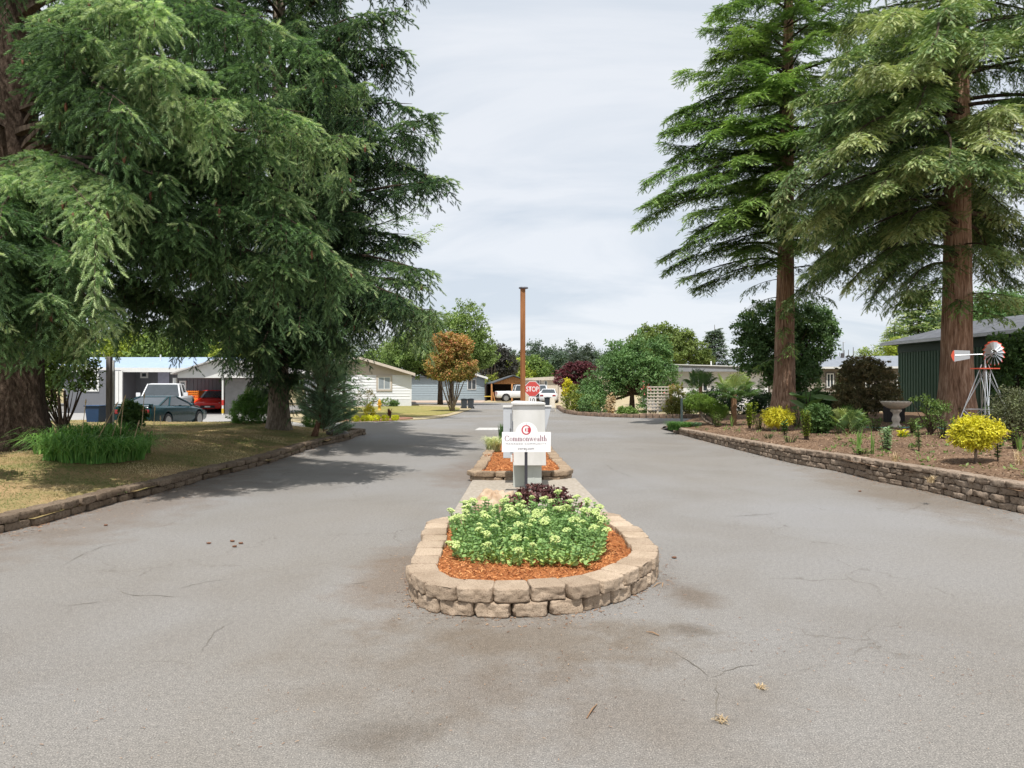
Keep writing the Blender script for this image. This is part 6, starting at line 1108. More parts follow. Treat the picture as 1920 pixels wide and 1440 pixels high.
# ---------------- vehicles (local: nose toward +y, origin on the ground under the centre) ----------------
def wheel(parent, x, y, rad, wd, sg, rim=STEEL):
    mb = MB(); mb.lathe([(rad*.62,-wd/2),(rad*.93,-wd/2),(rad,-wd*.35),(rad,wd*.35),(rad*.93,wd/2),(rad*.62,wd/2)], (0,0,0), 24); mb.xf(Matrix.Translation((x,y,rad)) @ Matrix.Rotation(R(90),4,'Y')); w = mb.build('wheel', BLACK, parent, smooth=True)
    mb = MB(); mb.lathe([(rad*.12,sg*wd*.42),(rad*.64,sg*wd*.30),(rad*.66,sg*wd*.51),(rad*.60,sg*wd*.51)], (0,0,0), 24)
    for k in range(5): a = k*1.2566; mb.box((rad*.34*math.cos(a), rad*.34*math.sin(a), sg*wd*.47), (rad*.58, rad*.17, .02), rz=a)
    mb.xf(Matrix.Translation((x,y,rad)) @ Matrix.Rotation(R(90),4,'Y')); mb.build('rim', rim, w)
def loft(mb, st):
    """st: (y, halfwidth, z_low, z_side, z_top, halfwidth_top)"""
    k = 10; V = []
    for (y, w, zl, zs, zt, wt) in st:
        pr = [(w*.90,zl),(w*.985,zl+(zs-zl)*.25),(w,zl+(zs-zl)*.6),(w*.985,zs),(wt,zt)]; ring_ = pr+[(-a,b_) for a, b_ in pr[::-1]]; V += [(a,y,b_) for a, b_ in ring_]
    f = []
    for i in range(len(st)-1):
        for j in range(k): f.append((i*k+j, i*k+(j+1) % k, (i+1)*k+(j+1) % k, (i+1)*k+j))
    f += [tuple(range(k))[::-1], tuple(range((len(st)-1)*k, len(st)*k))]; mb.add(V, [q[::-1] for q in f])
def cut_wheels(o, ys, rad, hw):
    cm_ = MB()
    for y in ys: cm_.lathe([(rad,-hw*1.3),(rad,hw*1.3)], (0,0,0), 28); cm_.V[-1] = cm_.V[-1]@np.array(Matrix.Rotation(R(90),3,'Y')).T+np.array([0,y,rad*.93])
    c_ = cm_.build('cutter', None); m_ = o.modifiers.new('b','BOOLEAN'); m_.operation = 'DIFFERENCE'; m_.object = c_; m_.solver = 'EXACT'
    dg = bpy.context.evaluated_depsgraph_get(); me = bpy.data.meshes.new_from_object(o.evaluated_get(dg)); o.modifiers.clear()
    if len(me.polygons) > 20: me.polygons.foreach_set('use_smooth', np.ones(len(me.polygons), bool)); me.set_sharp_from_angle(angle=R(32)); o.data = me
    bpy.data.objects.remove(c_)
def greenhouse(root, pnt, yb0, yt0, yt1, yb1, zb, zt, wb, wt, pill=(), roof=True):
    mb = MB(); V = [(-wb,yb0,zb),(wb,yb0,zb),(wb,yb1,zb),(-wb,yb1,zb),(-wt,yt0,zt),(wt,yt0,zt),(wt,yt1,zt),(-wt,yt1,zt)]
    mb.add(V, [(0,1,5,4),(1,2,6,5),(2,3,7,6),(3,0,4,7),(4,5,6,7)]); mb.build('windows', GLASS, root)
    mb = MB(); e_ = .012
    mb.add([(-wt-.01,yt0-.02,zt+e_),(wt+.01,yt0-.02,zt+e_),(wt+.01,yt1+.02,zt+e_),(-wt-.01,yt1+.02,zt+e_),(-wt*.8,yt0+.12,zt+.045),(wt*.8,yt0+.12,zt+.045),(wt*.8,yt1-.15,zt+.045),(-wt*.8,yt1-.15,zt+.045),(-wt-.01,yt0-.02,zt-.03),(wt+.01,yt0-.02,zt-.03),(wt+.01,yt1+.02,zt-.03),(-wt-.01,yt1+.02,zt-.03)],
        [(4,5,6,7),(0,1,5,4),(1,2,6,5),(2,3,7,6),(3,0,4,7),(8,9,1,0),(9,10,2,1),(10,11,3,2),(11,8,0,3)])
    for sx in (-1, 1):
        for (ya, yt_) in [(yb0,yt0),(yb1,yt1)]+list(pill): mb.tube([(sx*(wb+.005),ya,zb-.02),(sx*(wt+.005),yt_,zt)], .04, 5)
    mb.build('roof', pnt, root)
TEAL = paint('teal_paint', (0.005,0.042,0.055)); PWH = paint('vehicle_white', (0.72,0.73,0.75)); PRD = paint('vehicle_red', (0.55,0.02,0.015)); POR = paint('vehicle_orange', (0.80,0.25,0.03))
LAMP = M_('tail_lamp', (0.30,0.02,0.03), .2, spec=.8); HLAMP = M_('head_lamp', (0.7,0.7,0.68), .15, spec=.8); CHR = M_('chrome', (0.6,0.6,0.62), .15, metal=1.0)
# teal coupe
r = thing('parked_car', 'teal two door coupe with rear spoiler parked beside the lawn on the left', 'car'); mb = MB()
loft(mb, [(-2.42,.70,.42,.80,.86,.62),(-2.36,.84,.30,.84,.93,.72),(-2.0,.92,.24,.86,.98,.74),(-1.4,.94,.22,.86,.97,.74),(-.6,.93,.20,.85,.92,.76),(.4,.93,.20,.82,.90,.78),(1.0,.93,.20,.78,.86,.76),(1.6,.92,.20,.72,.76,.72),(2.1,.86,.24,.60,.64,.66),(2.38,.70,.32,.50,.52,.5)])
bd = mb.build('body', TEAL, r, smooth=False, bevel=0.02); cut_wheels(bd, (-1.28, 1.29), .37, .95)
greenhouse(r, TEAL, -1.75, -.62, .05, .95, .93, 1.27, .78, .56, pill=[(-.95,-.45)])
for y in (-1.28, 1.29):
    for sx in (-1, 1): wheel(r, sx*.83, y, .32, .22, sx)
mb = MB(); mb.vprism([(-.86,1.0),(.86,1.0),(.84,1.035),(-.84,1.035)], -2.42, -2.2); mb.b2(-.84,-.76,-2.38,-2.2,.92,1.0); mb.b2(.76,.84,-2.38,-2.2,.92,1.0); mb.build('spoiler', TEAL, r, bevel=.01)
for sx in (-1, 1):
    mb = MB(); mb.b2(sx*.36, sx*.80, -2.45, -2.37, .66, .82); mb.build('tail_light', LAMP, r, bevel=.02); mb = MB(); mb.ell((sx*.95,.55,.93), (.10,.07,.06), 10, 6); mb.build('mirror', TEAL, r, smooth=True)
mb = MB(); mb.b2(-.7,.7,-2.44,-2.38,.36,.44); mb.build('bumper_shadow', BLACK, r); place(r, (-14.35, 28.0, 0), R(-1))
def pickup(label, loc, rz, pnt, grille=CHR, name='pickup_truck', bed=True):
    r = thing(name, label, 'pickup truck'); mb = MB()
    loft(mb, [(-2.9,.90,.55,1.0,1.12,.86),(-2.8,.97,.45,1.05,1.16,.90),(-.9,1.0,.42,1.05,1.16,.92),(-.85,1.0,.42,1.06,1.17,.92),(1.2,1.0,.42,1.08,1.18,.9),(1.5,.99,.42,1.06,1.16,.88),(2.6,.97,.42,1.0,1.10,.84),(2.85,.90,.48,.92,.98,.78)])
    bd = mb.build('body', pnt, r, bevel=.02); cut_wheels(bd, (-1.9, 1.85), .47, 1.0)
    greenhouse(r, pnt, -.95, -.75, .75, 1.35, 1.14, 1.80, .90, .72, pill=[(.15,.1)])
    mb = MB(); mb.b2(-.84,.84,-2.72,-1.05,1.155,1.175); mb.build('bed_floor', BLACK, r)
    for y in (-1.9, 1.85):
        for sx in (-1, 1): wheel(r, sx*.88, y, .40, .26, sx)
    mb = MB(); mb.b2(-.50,.50,2.84,2.89,.62,.95); mb.build('grille', grille, r, bevel=.01)
    mb = MB(); mb.b2(-.92,.92,2.80,2.95,.44,.60); mb.build('bumper', grille if grille is not BLACK else CHR, r, bevel=.02)
    for sx in (-1, 1):
        mb = MB(); mb.b2(sx*.54, sx*.84, 2.80, 2.88, .74, .95); mb.build('headlight', HLAMP, r, bevel=.01); mb = MB(); mb.b2(sx*1.02, sx*1.22, .95, 1.05, 1.15, 1.36); mb.build('mirror', pnt, r, bevel=.02)
        mb = MB(); mb.b2(sx*.78, sx*.93, -2.93, -2.86, .8, 1.08); mb.build('tail_light', LAMP, r)
    place(r, loc, rz); return r
pickup('white crew cab pickup parked behind the teal coupe, facing the viewer', (-18.5, 36.5, 0), R(180+17), PWH)
pickup('bright red pickup deep inside the white gabled carport', (X_(410,47), 46.5, 0), R(180), PRD, BLACK)
pickup('white pickup parked side on by the timber carport, behind the post', (X_(979,75), 75.0, 0), R(-82), PWH, CHR)
pickup('white truck nose with a black grille facing the viewer right of the stop sign', (X_(1013,70), 73.0, 0), R(180-4), PWH, BLACK)
def smallcar(label, loc, rz, pnt, face=None):
    r = thing('parked_car', label, 'car'); mb = MB()
    loft(mb, [(-2.2,.72,.45,.85,.95,.66),(-2.1,.86,.28,.90,1.02,.74),(-1.2,.90,.22,.90,1.0,.76),(1.0,.90,.22,.86,.95,.76),(1.7,.88,.24,.74,.80,.70),(2.15,.78,.30,.62,.66,.58)])
    bd = mb.build('body', pnt, r, bevel=.02); cut_wheels(bd, (-1.3,1.3), .37, .9); greenhouse(r, pnt, -1.7, -1.0, .2, 1.0, .97, 1.40, .76, .58)
    for y in (-1.3, 1.3):
        for sx in (-1, 1): wheel(r, sx*.80, y, .32, .2, sx)
    for sx in (-1, 1):
        mb = MB(); mb.b2(sx*.50, sx*.74, 2.02, 2.14, .52, .66); mb.build('headlight', HLAMP, r, bevel=.02); mb = MB(); mb.b2(sx*.45, sx*.76, -2.22, -2.12, .72, .86); mb.build('tail_light', LAMP, r, bevel=.01)
    mb = MB(); mb.b2(-.42,.42,2.10,2.17,.34,.50); mb.build('grille', BLACK, r); mb = MB(); mb.b2(-.16,.16,2.17,2.18,.38,.46); mb.build('licence_plate', WHITE, r)
    place(r, loc, rz); return r
smallcar('bright red car parked nose out under the white gabled carport', (X_(388,43.6), 44.6, 0), R(180+14), PRD)
smallcar('white car seen from behind right of the black grille truck', (X_(1031,67), 68.6, 0), R(-6), PWH)
r = thing('utility_trailer', 'orange slatted trailer box beside the red car', 'trailer', (X_(352,43),43.2,0)); mb = MB()
x0, x1 = X_(338,43), X_(368,43); mb.b2(x0,x1,43.2,43.3,.5,.95)
for k in range(4): mb.b2(x0,x1,43.2,43.26,1.0+k*.11,1.05+k*.11)
for k in range(9): x = x0+(x1-x0)*k/8; mb.b2(x-.02,x+.02,43.265,43.3,.95,1.42)
mb.b2(x0,x0+.06,43.3,45.5,.5,1.4); mb.b2(x1-.06,x1,43.3,45.5,.5,1.4); mb.build('body', POR, r)
for sx in (x0+.2, x1-.2): mb = MB(); mb.lathe([(.28,-.1),(.28,.1)], (0,0,0), 18); mb.xf(Matrix.Translation((sx,44.2,.28)) @ Matrix.Rotation(R(90),4,'Y')); mb.build('wheel', BLACK, r)
r = thing('motorcycle', 'dark covered motorcycle between the white pickup and the orange trailer', 'motorcycle', (X_(345,39),39.0,0)); x = X_(346,39)
for dx in (-.65,.65): mb = MB(); th = np.linspace(0,2*math.pi,17); mb.tube([(x+dx+.27*math.cos(a),39,.3+.27*math.sin(a)) for a in th], .05, 6, cap=False); mb.tube([(x+dx,38.95,.3),(x+dx,39.05,.3)], .08, 8); mb.build('wheel', BLACK, r)
mb = MB(); mb.ell((x-.1,39,.72), (.62,.22,.24), 14, 8, .2); mb.ell((x+.3,39,.9), (.26,.2,.2), 12, 8); mb.tube([(x+.65,39,.3),(x+.42,39,1.05)], .03, 6); mb.build('body', BLACK, r, smooth=True)
mb = MB(); mb.tube([(x+.42,38.7,1.1),(x+.40,39,1.05),(x+.42,39.3,1.1)], .02, 6); mb.build('handlebar', CHR, r)
# bins, board, hydrant
DBIN = M_('bin_charcoal', (0.045,0.055,0.07), .45)
def bin_(label, loc, rz=0, sc=1.0, grp=None):
    r = thing('wheeled_bin', label, 'bin', (0,0,0), grp); mb = MB(); mb.add([(-.22,-.25,.06),(.22,-.25,.06),(.22,.22,.06),(-.22,.22,.06),(-.29,-.34,.92),(.29,-.34,.92),(.29,.30,.92),(-.29,.30,.92)], [(0,3,2,1),(4,5,6,7),(0,1,5,4),(1,2,6,5),(2,3,7,6),(3,0,4,7)]); mb.build('body', DBIN, r, bevel=.02)
    mb = MB(); mb.vprism([(-.32,.925),(.32,.925),(.30,.99),(0,1.03),(-.30,.99)], -.38, .34); mb.build('lid', DBIN, r, bevel=.01)
    for sx in (-1, 1): mb = MB(); mb.lathe([(.11,-.03),(.11,.03)], (0,0,0), 14); mb.xf(Matrix.Translation((sx*.27,.22,.11)) @ Matrix.Rotation(R(90),4,'Y')); mb.build('wheel', BLACK, r)
    mb = MB(); mb.tube([(-.26,.36,.95),(.26,.36,.95)], .02, 6); mb.build('handle', BLACK, r); r.location = loc; r.rotation_euler = (0,0,rz); r.scale = (sc,)*3; return r
bl = G(870,766.5); bin_('left charcoal wheeled bin of the pair at the kerb before the blue house', bl, .2, .76, 'charcoal wheeled bins by the kerb'); bin_('right charcoal wheeled bin of the pair, lid touching its neighbour', (bl[0]+.50, bl[1]+.15, 0), -.1, .76, 'charcoal wheeled bins by the kerb')
bin_('charcoal bin behind the white folding board right of the stop sign', (X_(1027,52),52.0,0), 0, .85)
r = thing('folding_board', 'white folding sandwich board beside the kerb right of the cabinets', 'sign board', (X_(1036,46),46,0)); s_ = 46/F
for dy in (0, .35):
    mb = MB(); xa, xb = X_(1030.5,46), X_(1040.5,46); zt = Z_(746,46); mb.tube([(xa,46-.2+dy*1.3,0),(xa+.05,46,zt)], .025, 5); mb.tube([(xb,46-.2+dy*1.3,0),(xb-.04,46,zt)], .025, 5); mb.add([(xa+.02,45.85+dy*.8,.25),(xb-.02,45.85+dy*.8,.25),(xb-.05,45.99+dy*.03,zt),(xa+.05,45.99+dy*.03,zt)], [(0,1,2,3)]); mb.build('panel', M_('board_cream', (0.66,0.60,0.50), .6), r)
YELH = M_('hydrant_yellow', (0.72,0.40,0.03), .45, c2=(0.62,0.33,0.03)); g = G(711.5,770.5); s_ = g[1]/F; r = thing('fire_hydrant', 'golden yellow fire hydrant on the lawn before the white house', 'fire hydrant', g)
u = s_*23/22.0; mb = MB(); mb.lathe([(3.3*u,0),(3.3*u,1.3*u),(2.4*u,1.6*u),(2.3*u,8*u),(2.7*u,8.2*u),(2.7*u,9*u),(2.4*u,9.3*u),(2.5*u,14.5*u),(3.2*u,15*u),(3.2*u,16*u),(2.7*u,16.4*u)], g, 18); mb.build('barrel', YELH, r, smooth=True)
mb = MB(); mb.lathe([(2.7*u,16.45*u),(2.6*u,17.5*u),(1.9*u,19.5*u),(.9*u,20.4*u),(.8*u,22*u),(.2*u,22.2*u)], g, 18); mb.build('bonnet', YELH, r, smooth=True)
for dx in (-1, 1): mb = MB(); mb.tube([(g[0]+dx*2*u,g[1],g[2]+12*u),(g[0]+dx*4.2*u,g[1],g[2]+12*u)], 1.25*u, 10); mb.build('side_outlet', YELH, r)
mb = MB(); mb.tube([(g[0],g[1]-2*u,g[2]+11.5*u),(g[0],g[1]-4*u,g[2]+11.5*u)], 1.7*u, 12); mb.build('front_outlet', YELH, r)
# ---------------- far lawns, beds, kerbs ----------------
GRASS2 = earthmat('green_lawn', [(0.16,0.16,0.06), (0.26,0.24,0.10), (0.38,0.34,0.17)], 6, 0.25, ((0.75,0.85,0.6), (1.2,1.05,0.95)))
GRAV = earthmat('pink_gravel', [(0.30,0.22,0.17), (0.45,0.35,0.28), (0.55,0.46,0.38)], 12, 0.4); STRAW = earthmat('straw_verge', [(0.26,0.21,0.12), (0.40,0.33,0.21), (0.50,0.43,0.29)], 10, 0.5)
def patch(name, pts, z, mat, sm=True):
    q = smooth_line(pts, .6, True)[:-1] if sm else pts; mb = MB(); mb.prism([tuple(a) for a in q], -.03, z); return struct(mb.build(name, mat))
gp = lambda *a: [G(x, y)[:2] for x, y in a]
patch('verge', gp((560,793),(620,792.5),(700,790.5),(770,788),(820,784.5),(850,778.5),(872,771.5),(884,766.5),(880,763.5),(840,760.5),(770,758.5),(700,760),(600,768),(520,780)), .035, STRAW)
patch('lawn', gp((600,787),(700,784.5),(780,782.5),(825,779),(850,774),(862,768.5),(850,764.5),(780,762),(700,763.5),(640,768),(600,776)), .055, GRASS2)
patch('flower_bed', gp((596,792),(660,791.2),(720,790),(768,787.6),(772,785),(740,783.3),(690,783),(630,784),(596,786)), .075, earthmat('red_bark', [(0.14,0.07,0.05),(0.28,0.15,0.10),(0.38,0.24,0.17)], 14, .6))
mb = MB(); mb.prism([(-13,70.5),(30,70.5),(30,110),(-30,110),(-30,60),(-20,60)], -.03, .03); struct(mb.build('yard', STRAW)); patch('gravel_yard', [(-12.5,70),(-3,70),(-3,80),(-14,79)], .045, GRAV, False)
patch('verge', [(-3.6,57.5),(0.5,57.0),(1.5,66),(-4,70)][::1], .04, STRAW, False) if False else None
patch('verge', gp((1048,766),(1062,774),(1100,779),(1160,782),(1260,783.5),(1400,783.5),(1600,782))+[(42,37.5),(42,70),(3.2,70),(2.6,56)], .04, STRAW, False)
patch('driveway_apron', [(-32,29),(-12,28.4),(-8,33),(-12.5,40),(-14,47),(-32,47)], .006, M_('driveway_concrete', (0.36,0.35,0.33), .9, c2=(0.30,0.29,0.28), vs=1.2), False)
SGUN = M_('rubble_kerb', (0.33,0.22,0.15), .95, c2=(0.12,0.09,0.07), vs=5)
r = thing('stone_kerb', 'rough reddish stone edging along the far right garden verge', 'kerb', G(1100,779)); mb = MB(); ln = smooth_line(gp((1046,764.5),(1062,774.5),(1100,779.5),(1160,782.5),(1260,784.2),(1400,784.4),(1560,783)), .34)
for i in range(len(ln)-1): d = ln[i+1]-ln[i]; c = (ln[i]+ln[i+1])/2; rblock(mb, (c[0],c[1],.10), math.atan2(d[1],d[0]), .33, .3, random.uniform(.18,.3), 3, .05, seed=random.random()*40, taper=0)
mb.build('stones', SGUN, r, smooth=True)
MUM = LM('yellow_mum', (0.45,0.42,0.02), (0.80,0.70,0.03), (0.9,0.82,0.08), vs=6)
g0 = [((667,790),'yellow flower mound at the left end of the roadside row'),((683,789.5),'second yellow flower mound in the roadside row'),((692,789),'third yellow flower mound below the hydrant at left'),((706,788.5),'yellow flower mound directly below the hydrant'),((722,788.6),'yellow flower mound right of the hydrant'),((741,788.4),'yellow flower mound at the right end of the roadside row')]
for (px, py), lb in g0:
    g = G(px, py+.2, .07); r = shrub('flower_mound', lb, 'flowers', g, [(0,0,.12,.17,.17,.14)], MUM, 60, 16, .05, .04, T=RNDL, shell=.8, nst=0, group='yellow flower mounds by the road')
g = G(693,782.5,.07); shrub('golden_shrub', 'taller yellow green plant behind the yellow flower mounds', 'shrub', g, [(0,0,.3,.28,.22,.3),(0,0,.55,.12,.12,.2)], YEL, 70, 16, .08, .07, nst=8)
for px, py, lb in [(656,784.5,'dark burgundy spiky plant at the left end of the flower bed'),(730,784.5,'dark burgundy spiky plant right of the hydrant')]:
    g = G(px, py, .07); r = thing('cordyline', lb, 'plant', g); blades(r, g, 46, .62, .3, .05, BURG, rad=.05, arch=.2, tb=.3)
for px, py, w_, h_, m_, lb in [(729,762.5,.75,.35,G_LIGHT,'pale green low bush against the white house wall'),(747,761.5,.35,.25,G_MID,'tiny plant near the white house corner'),(692,762,.9,.75,BRZ,'sparse dark shrub against the white house wall')]:
    g = G(px, py+.3); shrub('foundation_shrub', lb, 'shrub', (g[0],min(g[1],55.6),.03), [(0,0,h_,w_,.4,h_)], m_, 60, 16, .14, .10, nst=10)
# ---------------- trees in the middle distance ----------------
def TP(px, py, Y): q = P(px, py, Y); return q
g = (G(850,768)[0]-.0, G(850,768)[1], 0.05)
g = G(849,771,.05); s_ = g[1]/F
r = thing('photinia_tree', 'multi stemmed tree with an orange red crown on the corner lawn', 'tree', g)
lob = [(*TP(848,662,g[1]), 33*s_, 1.3, 24*s_), (*TP(835,640,g[1]), 26*s_, 1.1, 16*s_), (*TP(858,645,g[1]), 28*s_, 1.1, 16*s_), (*TP(866,690,g[1]), 30*s_, 1.2, 18*s_), (*TP(822,684,g[1]), 24*s_, 1.1, 20*s_), (*TP(848,702,g[1]), 42*s_, 1.2, 11*s_)]
C = leaves(r, lob, PHO, 1500, 20, .22, .14, shell=.55, tb=.40, ts=.24, hgrad=.35); mb = MB()
for (px, py) in [(820,700),(836,690),(850,680),(862,690),(876,700),(845,670),(828,680),(868,680)]:
    q = TP(px, py, g[1]+random.uniform(-.4,.4)); b0 = (g[0]+random.uniform(-.12,.12), g[1], 0); mb.tube([b0, (b0[0]*.6+q[0]*.4, g[1], 1.0), q], [.06,.045,.02], 7)
mb.build('trunk', BARKL, r, smooth=True)
g = G(822,760.5); s_ = g[1]/F
tree('street_tree', 'broad leafy green tree behind the orange red tree, with twin dark trunks', (g[0], g[1]+1.5, 0), 3.0, [(1.2,0,5.8,3.2,2.4,2.6),(-1.5,.5,5.0,3.0,2.4,2.4),(2.6,0,7.0,1.6,1.5,2.3),(-3.0,1,4.6,2.4,2,1.8),(0.5,0,4.6,4.0,2.4,1.5),(3.4,0,4.8,1.8,1.6,1.8)], G_LIGHT, 1700, 24, .42, .21, tr=.22, nl=36, tb=.65, shell=.5)
mb = MB(); q = (g[0]+.9, g[1]+1.4, 0); mb.tube([(q[0],q[1],-.1),(q[0]+.1,q[1],1.6),(q[0]-.1,q[1],3.4)], [.2,.16,.1], 8); o = mb.build('trunk', WOODD, [o for o in COL.objects if o.get('label','').startswith('broad leafy')][0], smooth=True)
# small evergreen between spruce and white house
def fir(label, x, y, h, rad, mat, sc_=1.0, z0=.0, bot=.3, n=60, tsp=.28, group=None, sl=.3, name='fir_tree', e0=(-.1,.15), pw=.8, sub=.3):
    r = thing(name, label, 'tree', (x,y,z0), group); trunk(r, x, y, z0, z0+h, .022*h, .02, WOODD, .1, .3, seg=10, rings=6)
    br = whorl(x, y, z0+bot, z0+h*.985, n, lambda z, az: rad*max(.05, 1-(z-z0-bot)/(h-bot))**pw, e0=e0, dr=(.1,.3), up=(.1,.25)); conifer(r, br, mat, T=SH_FAR, tsp=tsp, ssp=tsp*.6, sl=sl, hang=.15, thang=.12, tw=rad*.35, inner=.1, br=.008, sub=sub); return r
fir('layered mid green fir standing left of the white house', *TP(645,760,44)[:2], 5.6, 1.75, LM('fir_green', (0.03,0.075,0.025),(0.07,0.15,0.05),(0.13,0.24,0.09)), n=90)
fir('blue green spire fir beyond the white flat roofed home', X_(1340,75), 75, 8.6, 2.3, G_FAR, n=150, tsp=.3, sl=.6)
fir('tall drooping pale olive cedar beyond the green shed', X_(1722,62), 62, 10.6, 4.6, REDB, n=150, tsp=.4, sl=.75, name='cedar_tree')
fir('smaller olive cedar left of the tall drooping cedar', X_(1678,60), 60, 7.6, 2.8, REDB, n=80, tsp=.5, sl=.5, name='cedar_tree')
# red and green masses in the middle
tree('maple_tree', 'spreading dark maroon Japanese maple before the beige home', (X_(1080,50),50,0), 1.2, [(-.3,0,2.7,1.3,1,.55),(.3,0,3.1,1.1,1,.45),(-.8,0,2.1,.8,.8,.4),(.6,0,2.2,1.0,.9,.45),(-.1,-.2,1.8,1.2,.9,.35)], RED_M, 520, 22, .20, .13, tr=.1, droop=.6, shell=.5, flatten=.35)
BUSHG = LM('ivy_green', (0.05,0.11,0.035),(0.12,0.22,0.075),(0.24,0.35,0.15))
c = G(1200,779); tree('overgrown_tree', 'huge overgrown green mound tree sweeping down to the far kerb', (X_(1185,44),44,0), 1.6, [(-.2,0,2.9,1.9,1.6,1.3),(1.2,.3,3.7,1.5,1.4,1.1),(-1.8,-.2,1.9,1.5,1.3,1.0),(-2.7,-.4,1.1,1.1,1.1,.8),(.6,-.6,2.0,1.7,1.3,1.2),(1.9,-.4,2.5,1.0,1,1.2),(-.6,.4,3.9,1.0,1,.8),(-1.3,-.6,3.1,.6,.6,.5),(.3,-.7,4.7,.6,.6,.5),(1.9,0,4.4,.6,.6,.6),(-.4,-1,3.3,.7,.6,.5),(1.0,-1.2,3.0,.6,.6,.5)], BUSHG, 1500, 24, .30, .15, tr=.18, nl=40, tb=.5, shell=.45, gap=.40)
tree('deciduous_tree', 'olive green many spired tree behind the overgrown mound', (X_(1245,58),58,0), 3, [(0,0,4.7,2.6,2,1.6),(-1.4,0,5.6,.9,.9,1.2),(-.2,0,6.1,.7,.8,.9),(.9,0,5.9,.8,.8,1.0),(1.9,0,5.4,.7,.8,1.1),(2.7,0,4.4,1.0,.9,1.2),(3.4,0,4.0,.8,.8,.8),(-2.4,0,5.0,.9,.9,1.2)], LM('olive_leaf', (0.07,0.11,0.025),(0.16,0.22,0.055),(0.28,0.33,0.10)), 1300, 22, .30, .20, tr=.2, nl=40, shell=.5)
for px, py, Y, lob, m_, lb, nc in [(1080,770,42.5,[(0,0,.7,.9,.6,.6),(.9,.2,.6,.7,.6,.5)],LM('yellowish_leaf', (0.10,0.15,0.02),(0.24,0.28,0.05),(0.42,0.42,0.10)),'yellow green bushes at the far kerb right of the folding board',260),(1063,750,47,[(0,0,1.5,.3,.3,.7)],YEL,'golden upright shrub under the maroon maple, left one',70),(1074,752,47,[(0,0,1.4,.35,.3,.6)],G_YEL,'lime upright shrub under the maroon maple, right one',70),
     (1110,772,40.5,[(0,0,.6,.9,.6,.55)],BUSHG,'mid green low bush at the far kerb',160),(1168,779,37.6,[(0,0,.25,.3,.3,.25)],G_LIGHT,'small light green bush at the kerb, left of the next',40),(1178,779,37.4,[(.1,0,.25,.35,.3,.25)],G_LIGHT,'small light green bush at the kerb near the trellis',40),
     (1268,775,37.4,[(0,0,.95,.55,.5,.85),(-.2,0,.5,.6,.5,.5),(.4,0,.5,.5,.5,.5)],LM('pinkish_shrub', (0.14,0.19,0.04),(0.28,0.30,0.08),(0.48,0.30,0.16)),'yellow and pinkish green shrub right of the trellis',280),(1145,776,39,[(0,0,.6,.25,.3,.6)],DRY,'dry straw coloured stems beneath the overgrown mound',40)]:
    shrub('verge_shrub', lb, 'shrub', (X_(px,Y),Y,.03), lob, m_, nc, 20, .14, .11, nst=14)
Yl = 37.3; r = thing('garden_trellis', 'cream wooden garden lattice trellis at the far kerb', 'trellis', (X_(1233,Yl),Yl,0)); TRL = M_('cream_wood', (0.68,0.60,0.50), .7)
for (xa, xb) in ((1214.5,1232.5),(1234,1253)):
    mb = MB(); zt, zb_ = Z_(724.5,Yl), Z_(768,Yl)
    for px in (xa, (xa*2+xb)/3, (xa+2*xb)/3, xb): mb.b2(X_(px,Yl)-.022, X_(px,Yl)+.022, Yl, Yl+.03, zb_ if px not in (xa, xb) else 0, zt)
    for k in range(8): z = zt-.03-(zt-zb_)*k/7.3; mb.b2(X_(xa,Yl)-.03, X_(xb,Yl)+.03, Yl-.025, Yl-.003, z-.03, z+.03)
    mb.build('lattice_panel', TRL, r)
shrub('rose_bush', 'rose bush with pink blooms climbing the trellis', 'shrub', (X_(1226,37.8),37.8,.03), [(-.4,0,1.0,.35,.3,.5),(.5,0,1.5,.3,.25,.25),(-.6,0,.5,.3,.3,.4)], G_MID, 90, 16, .12, .09, nst=14)
mb = MB(); n = 26; q = np.array([TP(random.choice([1206,1214,1242]), random.choice([724,728,738]), 37.5) for _ in range(n)])+rng.normal(0,.12,(n,3)); scatter(mb, RNDL[0], RNDL[1], q, rng.normal(0,1,(n,3)), rng.normal(0,1,(n,3))+[0,-1,0], np.full(n,.12), rng.random(n)); mb.build('blooms', PINK, [o for o in COL.objects if o.get('label','').startswith('rose bush')][0])
CYP = LM('cypress_green', (0.04,0.10,0.015),(0.10,0.20,0.03),(0.19,0.31,0.05))
def cyp(label, px, py, Y, h, w, group=None): return shrub('conical_cypress', label, 'shrub', (X_(px,Y),Y,.1), [(0,0,h*.30,w,w,h*.32),(0,0,h*.55,w*.72,w*.7,h*.28),(0,0,h*.8,w*.4,w*.4,h*.2)], CYP, 220, 20, .10, .09, T=SH_FAR, shell=.8, nst=0, group=group)
cyp('slender conical cypress before the white flat roofed home', 1300, 750, 40, 2.35, .45); cyp('conical cypress before the taupe home, left one', 1534, 750, 38, 2.0, .35); cyp('conical cypress before the taupe home, middle one', 1576, 750, 38, 2.3, .42); cyp('conical cypress before the taupe home, half hidden by the bronze maple', 1594, 750, 38, 2.1, .40)
cyp('conical cypress just left of the farther redwood', 1425, 750, 36, 1.9, .4); cyp('conical cypress just right of the farther redwood', 1497, 750, 36, 1.9, .4)
for i, px in enumerate((1574,1583,1591,1600)): fir(['first','second','third','fourth'][i]+' from left of four arborvitae tips over the taupe roof', X_(px,70), 70, 5.3+.25*(i % 2)+(0.3 if i > 1 else 0), .38, CYP, n=40, tsp=.3, sl=.35, group='arborvitae row beyond the taupe home', name='arborvitae', pw=.45, sub=0)
